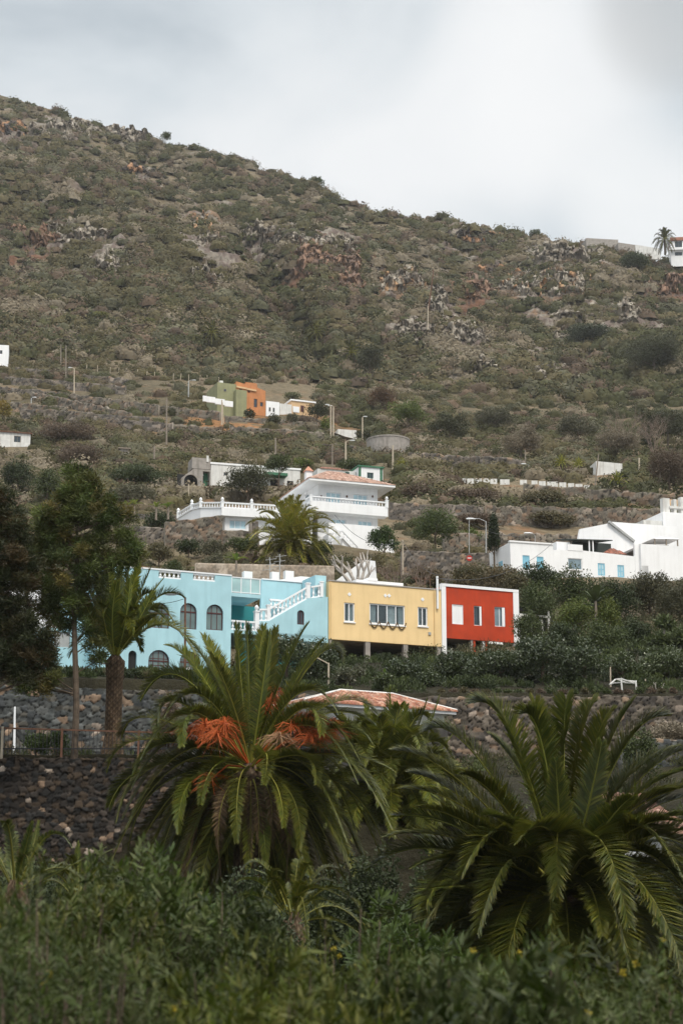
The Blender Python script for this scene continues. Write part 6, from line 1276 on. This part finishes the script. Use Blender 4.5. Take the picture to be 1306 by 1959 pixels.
SLOPE = [(1000, 1065, 1080, 1150, 122, 'dark bush at the foot of the white farmhouse left corner', DEEP), (1060, 1130, 1105, 1175, 116, 'dark green bush below the farmhouse middle windows', GREEN), (985, 1060, 1120, 1190, 112, 'mid green bush above the derelict pergola', GREEN), (1075, 1130, 1150, 1215, 106, 'yellow-green bush right of the pergola', BRIGHT),
         (1120, 1210, 1125, 1215, 112, 'broad dark tree below the farmhouse blue window', DEEP), (1195, 1290, 1110, 1200, 114, 'brown-green tree below the farmhouse green door', [(.055, .055, .028), (.09, .08, .04), (.04, .04, .02)]), (1260, 1340, 1120, 1220, 108, 'dull olive tree at the right edge below the farmhouse', [(.06, .06, .03), (.09, .085, .045)]), (1040, 1110, 1195, 1260, 100, 'dark bush between pergola and folding frame', DEEP),
         (1110, 1190, 1195, 1270, 99, 'shadowy green bush above the folding frame', GREEN), (1180, 1250, 1190, 1262, 101, 'dark bush left of the papaya stems', DEEP), (1240, 1330, 1205, 1275, 98, 'leafy bush behind the papaya stems', GREEN), (1140, 1180, 1150, 1190, 104, 'small light green bush in the middle of the right slope', BRIGHT), (868, 940, 1082, 1122, 124, 'dry grassy bush above the red house roof', [(.10, .09, .04), (.16, .12, .06), (.08, .08, .035)]),
         (925, 1000, 1086, 1125, 122, 'dry brown bush right above the red house corner', [(.12, .10, .055), (.16, .12, .06)]), (985, 1035, 1180, 1240, 104, 'climbing shrub over the pergola posts', GREEN), (960, 1010, 1100, 1150, 118, 'olive bush between red house and farmhouse', OLIVE)]
for x0, x1, y0, y1, D, lb, pal in SLOPE: plant('shrub', lb, 'shrub', x0 - 10, x1 + 10, y0 - (16 if x0 > 1050 and y0 < 1130 else 4), y1 + 12, D, pal, gap=.45)
MID = [(424, 524, 892, 962, 190, 'large dark tree before the long white house', 'tree', [(.05, .055, .028), (.08, .08, .04)]), (503, 562, 870, 915, 205, 'rounded tree rising over the long white house roof', 'tree', GREEN), (700, 768, 1004, 1074, 140, 'glossy dark green tree at the right of the villa stair', 'tree', [(.035, .06, .018), (.06, .095, .025)]),
       (786, 876, 975, 1050, 145, 'round mid green tree between villa and cypress', 'tree', [(.07, .095, .03), (.10, .12, .04), (.055, .075, .025)]), (872, 928, 1012, 1058, 150, 'yellow-green bush left of the cypress', 'shrub', BRIGHT), (676, 738, 652, 735, 425, 'big dark tree in the gully above the orange house', 'tree', DEEP),
       (270, 340, 975, 1030, 150, 'dark bush beside the banana planter', 'shrub', DEEP), (380, 440, 1036, 1075, 138, 'grey-green bush below the villa stone wall', 'shrub', GREYG), (330, 392, 1030, 1072, 138, 'dark bush above the turquoise house parapet', 'shrub', DEEP), (430, 500, 1025, 1068, 140, 'green bush left of the villa palm', 'shrub', GREEN), (275, 335, 1040, 1085, 132, 'olive bush above the left end of the turquoise house', 'shrub', OLIVE),
       (385, 440, 1062, 1095, 124, 'greyish bush touching the turquoise house balustrade', 'shrub', GREYG), (312, 350, 1070, 1096, 124, 'low dark bush above the first balustrade', 'shrub', GREEN), (590, 640, 1035, 1075, 146, 'bush beneath the villa lower terrace', 'shrub', GREEN), (500, 560, 1060, 1100, 134, 'dry bush behind the turquoise roof', 'shrub', OLIVE),
       (190, 330, 890, 940, 205, 'wide dark green thicket bush left of the ruin', 'shrub', [(.06, .075, .025), (.04, .055, .02)]), (100, 200, 850, 900, 235, 'brown leafless bush above the pine top', 'shrub', BROWN), (60, 190, 812, 850, 285, 'wide grey-brown bush near the peeling white shed', 'shrub', BROWN), (200, 300, 930, 975, 180, 'grey green bush right of the pine crown', 'shrub', GREYG),
       (0, 70, 880, 950, 190, 'dark bush at the left edge above the pines', 'shrub', DEEP), (60, 125, 900, 950, 180, 'olive bush left of the pine top', 'shrub', GREEN), (-10, 24, 765, 812, 300, 'yellow-flowered bush at the left edge', 'shrub', YEL), (396, 470, 764, 786, 314, 'dark hedge bush under the green house', 'shrub', DEEP), (462, 492, 784, 804, 312, 'dark bush at the foot of the orange house', 'shrub', DEEP),
       (505, 540, 795, 822, 300, 'round dark bush below the small white house', 'shrub', DEEP), (545, 572, 790, 815, 300, 'small grey tree below the small white house', 'tree', GREYG), (583, 630, 770, 810, 315, 'dark bush right of the peach house', 'shrub', DEEP), (610, 640, 800, 830, 298, 'yellow green banana-like clump left of the lamp pair', 'shrub', BRIGHT), (678, 714, 823, 850, 293, 'dark round bush between the shed and the water tank', 'shrub', DEEP),
       (740, 820, 765, 830, 330, 'yellow green tree on the slope right of the lamps', 'tree', BRIGHT), (700, 760, 740, 790, 355, 'russet bush on the slope above the lamps', 'shrub', [(.14, .075, .04), (.10, .07, .04)]), (820, 900, 790, 850, 310, 'dark tree on the slope above the roadside blocks', 'tree', GREEN), (900, 990, 780, 830, 320, 'grey green tree on the middle right slope', 'tree', GREYG), (950, 1040, 820, 880, 275, 'bare greyish tree thicket right of centre above the blocks', 'shrub', DRY),
       (1060, 1150, 795, 850, 290, 'grey-leaved tree above the small palms', 'tree', GREYG), (1130, 1230, 820, 880, 270, 'leafless pale tree above the white ruin', 'shrub', DRY), (1220, 1330, 780, 860, 290, 'dark tree high at the right edge', 'tree', DEEP), (1230, 1330, 860, 950, 235, 'brownish thicket at the right edge above the farmhouse', 'shrub', BROWN), (1180, 1320, 640, 720, 420, 'dark thicket in the hollow high at the right edge', 'shrub', DEEP),
       (1080, 1180, 620, 665, 440, 'dark thicket high on the right slope', 'shrub', [(.035, .045, .022), (.05, .06, .03)]), (640, 700, 880, 900, 232, 'low bush behind the villa roof', 'shrub', GREEN), (560, 600, 875, 905, 232, 'green bush between the two white houses upslope', 'shrub', BRIGHT), (765, 830, 925, 965, 195, 'brown bush right of the villa roof', 'shrub', BROWN), (850, 960, 935, 965, 190, 'wide brown scrub bush below the roadside blocks', 'shrub', BROWN),
       (985, 1090, 940, 975, 188, 'wide olive bush below the roadside blocks', 'shrub', OLIVE), (860, 960, 985, 1012, 172, 'low brown bush over the lower brown terrace wall', 'shrub', BROWN), (1000, 1110, 982, 1010, 172, 'low olive-brown bush left of the farmhouse gable', 'shrub', OLIVE), (780, 850, 1085, 1118, 126, 'dry tawny bush behind the yellow house roof', 'shrub', [(.15, .11, .065), (.10, .08, .04)])]
for x0, x1, y0, y1, D, lb, cat, pal in MID:
    if D > 270 and pal in (DEEP, GREEN): pal = [(.052, .056, .026), (.075, .072, .034), (.040, .045, .02)]
    plant('tree' if cat == 'tree' else 'shrub', lb, cat, x0, x1, y0, y1, D, pal, lfpx=4.2 if D < 200 else 3.6, depth=.7, gap=.3 if D < 200 else .9)
for x0, x1, y0, y1, lb in ((585, 622, 338, 360, 'dark bush on the long skyline'), (1010, 1034, 438, 458, 'bush on the skyline left of the ridge house'), (1180, 1250, 482, 520, 'dark tree under the ridge garden wall'), (304, 328, 252, 272, 'pointed bush on the left skyline')):
    h = hit((x0 + x1) / 2, y1 + 2); plant('shrub', lb, 'shrub', x0, x1, y0, y1, float(h.y), GREEN if y0 < 480 else DEEP, lfpx=3.2, depth=.8)
# pale euphorbia domes
for i, (x, y, s) in enumerate([(193, 607, 19), (285, 617, 14), (281, 632, 12), (310, 612, 16), (330, 655, 16), (475, 637, 20), (425, 625, 16), (545, 600, 15), (240, 640, 14), (120, 650, 16), (640, 700, 16), (800, 745, 18), (850, 800, 20), (1000, 810, 22), (1080, 640, 14), (700, 800, 20), (560, 760, 18), (520, 700, 20)]):
    h = hit(x, y + s * .5); D = float(h.y); plant('euphorbia', 'pale green dome-shaped shrub on the hillside scrub', 'shrub', x - s, x + s, y - s * .55, y + s * .4, D, [(.15, .15, .08), (.12, .125, .065)] if i > 3 else [(.17, .18, .06), (.14, .14, .05)], 'pale dome shrubs on the hillside', lfpx=3.2, gap=.1, mat=LEAF_DULL)
# cypress
plant('cypress', 'slim dark cypress standing left of the farmhouse', 'tree', 927, 961, 982, 1088, 139, [(.022, .032, .012), (.034, .044, .018)], lfpx=4, dens=7, nc=160, shape='cone', up=.9, depth=1)
# bare trees: dead white tree and dry twigs
def bare(name, label, px, py0, py1, D, w_, n, mat, r=.12, seed=1, cat='tree', depth=3, tw=1.0):
    a = at(px, py1, D); s = D / F_PX; h = (py1 - py0) * s; e = empty(name, (a.x, a.y, a.z - .4), 0, label, cat); rd = random.Random(seed); b = MB(); W2 = w_ * s / 2
    def grow(p, d, L_, r_, k):
        q = p + d * L_ * .5 + Vector((rd.uniform(-.1, .1), rd.uniform(-.1, .1), .05)) * L_; t = q + (d + Vector((rd.uniform(-.3, .3), rd.uniform(-.3, .3), .1))).normalized() * L_ * .5; b.tube([p, q, t], [r_, r_ * .8, r_ * .55], 5)
        if k:
            for _ in range(rd.choice((2, 3))): grow(t if rd.random() < .6 else q, (d + Vector((rd.uniform(-1, 1), rd.uniform(-.8, .8), rd.uniform(-.1, .6))) * .8 * tw).normalized(), L_ * rd.uniform(.55, .8), r_ * .6, k - 1)
    for i in range(n): x = (i / max(1, n - 1) - .5) * 2; grow(Vector((x * W2 * .2, 0, 0)), Vector((x * W2 * 1.1, rd.uniform(-.3, .3), h)).normalized(), h * .5, r, depth)
    b.build('branches', mat, e, recalc=False); return e
DEAD = paint('dead_wood', (.42, .38, .34), .9, .25, 5, .4); TWIG = paint('dry_twig', (.20, .15, .12), .95, .3, 5)
bare('dead_tree', 'dead pale grey tree with thick bare branches behind the yellow house', 682, 1050, 1112, 118, 76, 5, DEAD, .17, 4, depth=2)
for i, (px, y0, y1, w_, D, lb) in enumerate([(755, 1072, 1112, 60, 122, 'leafless grey bush left of the dry bush behind the yellow house'), (805, 1066, 1108, 60, 124, 'leafless grey bush behind the right part of the yellow roof'), (925, 862, 905, 70, 262, 'leafless tree in the dry patch above the blocks'), (1195, 790, 850, 60, 290, 'thin leafless tree high on the right slope'), (1250, 800, 860, 60, 286, 'thin leafless tree near the right edge of the slope'), (1290, 1105, 1135, 60, 120, 'leafless sprawling tree against the farmhouse right wall')]):
    bare('bare_shrub' if i < 2 else 'bare_tree', lb, px, y0, y1, D, w_, 9, TWIG, .03 * D / 120, 20 + i, 'shrub' if i < 2 else 'tree', 4)
for px, y0, y1, lb in ((1256, 1283, 1322, 'bundle of dead sticks right of the white folding frame'), (1084, 1302, 1326, 'small dry twiggy plant on top of the brown retaining wall')): bare('dead_sticks', lb, px, y0, y1, 78.5, 24, 5, DEAD, .03, px, 'sticks', 1, .4)
# papayas
for px, y0, y1, lb in ((1268, 1192, 1262, 'papaya tree with the tallest pale stem'), (1258, 1225, 1262, 'curved thinner papaya stem left of the tallest'), (1300, 1226, 1262, 'papaya stem near the right edge')):
    a = at(px, y1, 94); t = at(px + 2, y0 + 8, 94); e = empty('papaya_tree', a, 0, lb, 'papaya tree'); MB().tube([(0, 0, -1), (-.1 if px == 1258 else .05, 0, (t.z - a.z) * .5), (t.x - a.x, 0, t.z - a.z)], [.1, .08, .05], 7).build('trunk', BARK_PALE, e)
    crown('crown', (t.x - a.x, 0, t.z - a.z + .1), .75, .7, .35, .35, 2.5, GREEN, e, nc=12, aspect=.4)
# banana plants
def banana(px, py, D, h, label, n=9, pal=BRIGHT, col=1.6):
    a = at(px, py, D); e = empty('banana_plant', a, 0, label, 'banana plant'); MB().tube([(0, 0, -.5), (0, 0, h * .5)], [.12, .07], 7).build('stem', M['wood'], e); V, Fc, Cc = [], [], []
    for i in range(n):
        az = i * 2.4; el = R(35 + 45 * random.random()); L_ = h * .75; hx, hy = math.cos(az), math.sin(az); pr = []; c = pal_pick(pal, 1)[0] * col; k = len(V)
        for j in range(7):
            t = j / 6; r = L_ * t * math.cos(el); z = h * .45 + L_ * t * math.sin(el) - L_ * .5 * t * t; w_ = .17 * h * math.sin(math.pi * min(1, t * .93 + .05)) * .5 + .01
            for s_, dz in ((-1, .04), (0, 0), (1, .04)): V.append((hx * r - hy * w_ * s_, hy * r + hx * w_ * s_, z + dz)); Cc.append(c)
        for j in range(6):
            for q in (0, 1): Fc.append((k + j * 3 + q, k + j * 3 + q + 1, k + j * 3 + 4 + q, k + j * 3 + 3 + q))
    npmesh('leaves', np.array(V), np.array(Fc), LEAF, e, np.array(Cc)); return e
for px, py, D, lb in ((244, 982, 155, 'banana plant at the left end of the stone planter'), (257, 980, 155, 'second banana plant in the stone planter, tallest leaves'), (299, 985, 155, 'banana plant in the middle of the stone planter'), (322, 984, 155, 'banana plant nearest the villa terrace'), (452, 1092, 118, 'banana plant behind the turquoise parapet')): banana(px, py, D, 1.5, lb)
banana(1140, 1190, 104, 2.8, 'large banana plant on the right slope', pal=GREEN, col=1); banana(768, 1320, 83, 1.4, 'small bright banana plant above the tiled roof'); banana(738, 1315, 84, 1.1, 'bright low leafy plant left of the small banana plant')
# hedge plants on top of the retaining wall, under the turquoise house
for i in range(13):
    x = 215 + i * 22; y = 1287 + i * 1.9; plant('hedge_plant', 'low clipped plant in the hedge row on the retaining wall', 'plant', x - 15, x + 15, y - 9 - 5 * random.random(), y + 12, 77.5, DEEP if i % 3 else OLIVE, 'hedge row below the turquoise house', lfpx=4)
for i in range(22):
    x = 845 + i * 21; plant('wall_plant', 'small dry plant along the top of the brown retaining wall', 'plant', x - 9, x + 9, 1316 + 4 * random.random(), 1332, 76.8, random.choice((OLIVE, GREEN, BROWN)), 'small plants on top of the brown retaining wall', lfpx=4)
for x0, x1, y0, y1, D, lb, pal in ((40, 100, 1395, 1448, 60, 'bright leafy bush behind the fence at the left', [(.06, .09, .02), (.09, .12, .03)]), (85, 135, 1402, 1448, 60, 'leafy bush behind the fence beside the pine trunk', [(.05, .08, .02), (.07, .10, .025)]), (1185, 1262, 1400, 1480, 63, 'round dark bush against the rubble wall', GREEN), (290, 360, 1330, 1385, 73, 'dry brown creeper hanging on the grey retaining wall', BROWN), (1230, 1330, 1380, 1415, 70, 'dry pale grass tuft above the rubble wall', DRY)):
    plant('bush', lb, 'shrub', x0, x1, y0, y1, D, pal, lfpx=5)
for x0, x1, y0, y1, D, lb in ((640, 790, 1640, 1800, 46, 'dark shrub mass at the foot of the middle palm'), (760, 900, 1650, 1800, 44, 'dark shrub between the middle palm and the largest palm'), (400, 560, 1660, 1790, 42, 'dark shrub under the drooping fronds of the fruiting palm'), (560, 680, 1690, 1800, 40, 'dark low shrub right below the fruiting palm'), (480, 650, 1755, 1860, 23, 'low dark bush hiding the foot of the low arching palm'), (-20, 120, 1650, 1760, 44, 'dark shrub at the foot of the lava wall at the left edge'), (120, 280, 1650, 1750, 44, 'dark shrub at the foot of the lava wall'), (1180, 1330, 1660, 1800, 42, 'dark shrub behind the largest palm at the right edge')):
    plant('shrub', lb, 'shrub', x0, x1, y0, y1, D, DEEP, lfpx=8, gap=.4)
# roof aerials behind the turquoise house
for px, y0, lb in ((516, 1066, 'left roof aerial in front of the villa palm'), (535, 1060, 'right roof aerial in front of the villa palm')):
    a = at(px, 1108, 113); e = empty('roof_aerial', a, 0, lb, 'aerial'); h = at(px, y0, 113).z - a.z; MB().tube([(0, 0, -.3), (0, 0, h)], .035, 5).build('mast', M['metal'], e); b = MB()
    for k in range(3): b.bar((-.3 - .1 * k, 0, h - .2 - .35 * k), (.45 - .1 * k, .2, h - .05 - .35 * k), .03, .03)
    b.bar((-.1, -.3, h - .1), (.1, .3, h - .5), .03, .03); b.build('rods', M['metal'], e)
a = at(686, 1112, 122); m = MB().panel([(-2.4, -1), (1.4, -1), (1.2, 1.5), (.4, 1.6), (-2.0, -.2)], [], 0, .3).build('white_wall', M['white']); m.location = a; tag(m, 'slanting white wall behind the dead tree', 'wall')

# ---- pines
def pine(name, label, x, D, foot, lean_px, ytop, puffs, tr, pal, seed, needle=.2):
    a = at(x, foot, D); t = at(x + lean_px, ytop, D); g = a.z - .4; e = empty(name, (a.x, a.y, g), 0, label, 'pine tree'); b = MB(); H = t.z - g; dx = t.x - a.x; rd = random.Random(seed)
    zs = [0, .2, .45, .7, .9, 1]; b.tube([(dx * z + .06 * math.sin(z * 9), 0, H * z) for z in zs], [tr, tr * .85, tr * .7, tr * .45, tr * .2, .02], 9); P, Dv = [], []; cc = []
    for (px, py, wpx) in puffs:
        for _ in range(max(3, int(wpx / 4.2))):
            q = at(px + rd.gauss(0, wpx * .42), py + rd.gauss(0, wpx * .33), D) - Vector((a.x, a.y, g)); q.y = rd.gauss(0, wpx * .45 * D / F_PX) + q.y * 0
            zt = max(H * .25, min(H * .97, q.z - .5)); st = Vector((dx * zt / H, 0, zt - .12 * abs(q.x)))
            if rd.random() < .35: b.tube([st, st.lerp(q, .6) - Vector((0, 0, .05)), q], [tr * .22, tr * .13, .012], 5)
            n = 230; d = unit(n); d[:, 2] = d[:, 2] * .8 + .25; P.append(np.array(q)[None] + d * .03 + rng.normal(0, .11, (n, 3))); Dv.append(d); cc.append(np.broadcast_to(pal_pick(pal, 1), (n, 3)) * (.7 + .6 * rng.random((n, 1))))
    b.build('trunk', BARK, e, recalc=False); P = np.concatenate(P); Dv = np.concatenate(Dv); Dv /= np.linalg.norm(Dv, axis=1, keepdims=True); cc = np.concatenate(cc); n = len(P); Ln = needle * (.7 + .6 * rng.random(n)); V, Fq = leaf_quads(P, Dv, unit(n), Ln, np.full(n, .03)); npmesh('crown', V, Fq, LEAF, e, np.repeat(cc, 4, 0)); return e
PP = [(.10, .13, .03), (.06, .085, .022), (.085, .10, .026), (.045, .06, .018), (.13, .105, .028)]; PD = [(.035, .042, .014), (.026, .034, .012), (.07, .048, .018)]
pine('pine_tree', 'tall pine with slender straight trunk beside the tall palm', 143, 57.5, 1442, 6, 888,
     [(150, 902, 20), (138, 920, 26), (165, 922, 24), (128, 945, 30), (180, 945, 30), (150, 950, 34), (120, 975, 34), (165, 975, 40), (208, 962, 26), (95, 992, 36), (140, 1000, 44), (195, 1000, 38), (225, 985, 20), (75, 1020, 40), (125, 1035, 44), (180, 1030, 46), (228, 1020, 30), (252, 1045, 24), (262, 1065, 18), (238, 1065, 24), (60, 1055, 36), (105, 1070, 44), (160, 1070, 46), (205, 1075, 34), (90, 1105, 44), (140, 1110, 44), (185, 1110, 30), (60, 1120, 40), (110, 1145, 40), (85, 1160, 36), (150, 1150, 34), (120, 1190, 26), (178, 1230, 18), (190, 1255, 16), (168, 1205, 18), (60, 1300, 24), (85, 1318, 24), (45, 1315, 16), (100, 1300, 18)], .125, PP, 5)
pine('pine_tree', 'dark pine mass filling the left edge', -12, 55, 1460, 0, 905,
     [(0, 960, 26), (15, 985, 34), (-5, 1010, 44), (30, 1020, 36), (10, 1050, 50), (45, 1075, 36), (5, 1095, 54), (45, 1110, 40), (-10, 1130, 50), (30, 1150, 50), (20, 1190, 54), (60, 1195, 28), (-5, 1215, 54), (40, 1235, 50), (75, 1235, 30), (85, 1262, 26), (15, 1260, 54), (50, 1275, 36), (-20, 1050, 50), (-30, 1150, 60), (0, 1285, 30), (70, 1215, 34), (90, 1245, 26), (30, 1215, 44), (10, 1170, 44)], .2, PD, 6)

# ---- foreground shrubs, close to the camera
FGL = leafmat('silver_leaf', .25, .5, .16)
def fg_shrub(label, px, py, D, wpx, n, pal, leaf=.075, fl=4, name='foreground_shrub', aspect=.17, depthm=.8, seed=1, hpx=170, mat=None):
    s = D / F_PX; c = at(px, py, D); w_ = wpx * s / 2; g = gz(c.x, c.y); e = empty(name, (c.x, c.y, g - .05), 0, label, 'shrub'); top = c.z - g; rd = np.random.default_rng(seed)
    u = rd.uniform(-1, 1, n); v = rd.uniform(-1, 1, n); k = np.clip(1 - u * u * .75, .05, 1) * np.clip(1 - v * v * .5, .2, 1); hh = hpx * s
    X = u * w_; Y = v * depthm; Z = top - hh * (1 - k) * .9 - rd.random(n) ** 1.6 * hh * 1.15 + (vnoise(X * 5 + seed, Y * 5, seed) - .5) * .6
    b = MB()
    for i in range(0, n, 9): b.tube([(X[i] * .35, Y[i] * .35, 0), (X[i] * .8, Y[i] * .8, Z[i] * .6), (X[i], Y[i], Z[i])], [.012, .008, .003], 4, False)
    b.build('stem', BARK, e, recalc=False); m = 13; ax = rd.normal(size=(n, 3)) * .45 + [0, 0, 1]; ax /= np.linalg.norm(ax, axis=1, keepdims=True); ii = np.repeat(np.arange(n), m); tt = np.tile(np.linspace(0, 1, m), n); N_ = n * m
    P = np.stack([X, Y, Z], -1)[ii] + ax[ii] * (tt * .13 - .1)[:, None]; r = rd.normal(size=(N_, 3)); r -= ax[ii] * (r * ax[ii]).sum(1, keepdims=True); r /= np.linalg.norm(r, axis=1, keepdims=True); Dr = r * (1.15 - .75 * tt)[:, None] + ax[ii] * (.25 + .8 * tt)[:, None]; Dr /= np.linalg.norm(Dr, axis=1, keepdims=True)
    Ln = leaf * (.65 + .6 * rd.random(N_)) * (1.05 - .4 * tt); V, Fq = leaf_quads(P, Dr, ax[ii] + rd.normal(0, .25, (N_, 3)), Ln, Ln * aspect * 1.3); cl = pal_pick(pal, n)[ii] * .6 + pal_pick(pal, N_) * .4
    npmesh('foliage', V, Fq, mat or FGL, e, np.repeat(cl, 4, 0))
    if fl:
        for i in rd.integers(0, n, fl):
            p = np.array([X[i], Y[i], Z[i] + .05]); q = 14; d = unit(q); VV, FF = leaf_quads(p[None] + d * .004, d, unit(q), np.full(q, .014), np.full(q, .009)); npmesh('flower', VV, FF, LEAF, e, np.tile([.34, .26, .02], (len(VV), 1)))
    return e
SIL_HILITE = [(.036, .050, .010), (.12, .13, .05), (.016, .024, .005), (.042, .066, .006)]; OLE = [(.050, .080, .014), (.075, .105, .022), (.035, .052, .012)]  # palest silvery entry paints highlights onto random sprays
FG = [('silvery-green shrub nearest the camera at the bottom left corner', 70, 1700, 8.5, 520, 1000, SIL_HILITE, 5), ('grey-green shrub below the dark wall, second from the left edge', 215, 1660, 9.5, 420, 900, SIL_HILITE, 6), ('feathery green shrub at the bottom left of centre', 430, 1765, 8.8, 480, 1000, SIL_HILITE, 9), ('green shrub at the bottom centre with yellow flowers', 620, 1815, 8.0, 440, 900, SIL_HILITE, 7),
      ('silvery shrub below the gap between the two big palms', 800, 1835, 7.6, 420, 800, SIL_HILITE, 5), ('soft grey-green shrub under the left fronds of the largest palm', 960, 1858, 7.2, 380, 700, SIL_HILITE, 4), ('pale shrub tuft below the trunk of the largest palm', 1190, 1800, 8.4, 260, 500, SIL_HILITE, 4), ('silvery shrub at the bottom right corner', 1290, 1870, 7.2, 360, 650, SIL_HILITE, 4),
      ('shrub in the closest row, bottom left', 150, 1800, 6.4, 620, 1000, SIL_HILITE, 5), ('shrub in the closest row, bottom centre', 560, 1890, 6.2, 560, 800, SIL_HILITE, 5), ('shrub in the closest row, bottom right of centre', 900, 1920, 6.0, 560, 600, SIL_HILITE, 3), ('lowest shrub of the closest row, below the largest palm', 1150, 1925, 5.8, 360, 400, SIL_HILITE, 3)]
for i, (lb, px, py, D, wpx, n, pal, fl) in enumerate(FG):
    k_ = (1.05, 1.35, .75, 1.15)[i % 4]; pal = [(a * k_ * (1.12 if i % 3 == 0 else 1), b_ * k_, c * k_ * (.7 if i % 3 == 0 else 1.1)) for a, b_, c in pal]; fg_shrub(lb, px, py, D, wpx, n, pal, (.062, .078, .09, .055)[i % 4], fl, seed=i + 1, hpx=190, aspect=(.17, .22, .13)[i % 3])
for lb, px, py, D, wpx, n in (('sharp-leaved oleander rising before the fruiting palm', 320, 1640, 16, 110, 90), ('leafy oleander between the two big palms', 735, 1695, 17, 120, 120), ('broad-leaved oleander left of the largest palm trunk', 700, 1770, 15, 170, 160), ('dark oleander behind the silvery shrubs left of centre', 300, 1700, 15, 260, 220), ('yellow-stemmed green plant below the fruiting palm', 400, 1690, 15, 150, 110), ('dark leafy shrub under the left fronds of the largest palm', 860, 1790, 14, 240, 220)):
    fg_shrub(lb, px, py, D, wpx, n, OLE, .15, 2, 'oleander', .2, .5, px, 220, LEAF)
# undergrowth in the dip between the shrubs and the palms
def under(n, d0, d1, x0, x1, size, pal, name, label, lf):
    D = d0 + (d1 - d0) * rng.random(n); px = x0 + (x1 - x0) * rng.random(n); P = []; s = []
    for i in range(n): g_ = gp(px[i], D[i]); P.append(tuple(g_)); s.append(size * (.6 + .8 * rng.random()))
    P = np.array(P); s = np.array(s); m = 150; ii = np.repeat(np.arange(n), m); d = unit(n * m); d[:, 2] = np.abs(d[:, 2]); Q = P[ii] + d * (s[ii] * rng.random(n * m) ** .4)[:, None]; Dr = d * .6 + unit(n * m) * .6; Dr[:, 2] += .5; Dr /= np.linalg.norm(Dr, axis=1, keepdims=True); Ln = lf * (.6 + .8 * rng.random(n * m)); V, Fq = leaf_quads(Q, Dr, unit(n * m), Ln, Ln * .35)
    tag(npmesh(name, V, Fq, LEAF, None, np.repeat(pal_pick(pal, n)[ii] * (.7 + .6 * rng.random((n * m, 1))), 4, 0)), label, 'undergrowth', kind='stuff')
under(1900, 11, 55, -280, 1600, .9, DEEP + GREEN, 'undergrowth', 'dark undergrowth in the dip between shrubs and palms', .16)
under(1150, 77, 104, -280, 1600, .36, DEEP + GREEN, 'bank_undergrowth', 'low green cover on the bank above the retaining wall', .16)
under(340, 58, 75, -280, 1600, .45, GREEN + OLIVE, 'terrace_undergrowth', 'low green cover on the terrace behind the fence', .12)
under(1150, 104, 135, -280, 1600, .7, GREEN + OLIVE + GREYG, 'garden_undergrowth', 'low green cover around and behind the street houses', .14)

wire(252, 1148, 99, 351, 1146, 92.1, .25, 'thin cable from the slim lamp post towards the tall palm', .018)
wire(205, 1120, 101, 443, 1118, 104, .3, 'thin cable stapled high across the turquoise facade', .014)
wire(836, 1106, 106.6, 1058, 1037, 146, 1.2, 'thin cable from the yellow house flue to the white farmhouse', .02)
wire(897, 1000, 139, 1023, 1022, 158, .6, 'thin cable from the sign post to the curved lamp', .02)
# ================================================================ AIR
hz = MB().box(float(XW.min()) - 5, float(XW.max()) + 5, -12, 925, float(Z_.min()) - 1, float(Z_.max()) + 12).build('haze'); hz['kind'] = 'stuff'; hz['label'] = 'thin pale haze hanging over the slope'
hm = bpy.data.materials.new('haze_air'); hm.use_nodes = True; nt = hm.node_tree; nt.nodes.clear(); o_ = nt.nodes.new('ShaderNodeOutputMaterial'); v = nt.nodes.new('ShaderNodeVolumePrincipled')
v.inputs['Color'].default_value = (.93, .93, .93, 1); v.inputs['Density'].default_value = 0.00009; nt.links.new(v.outputs[0], o_.inputs['Volume']); hz.data.materials.append(hm)
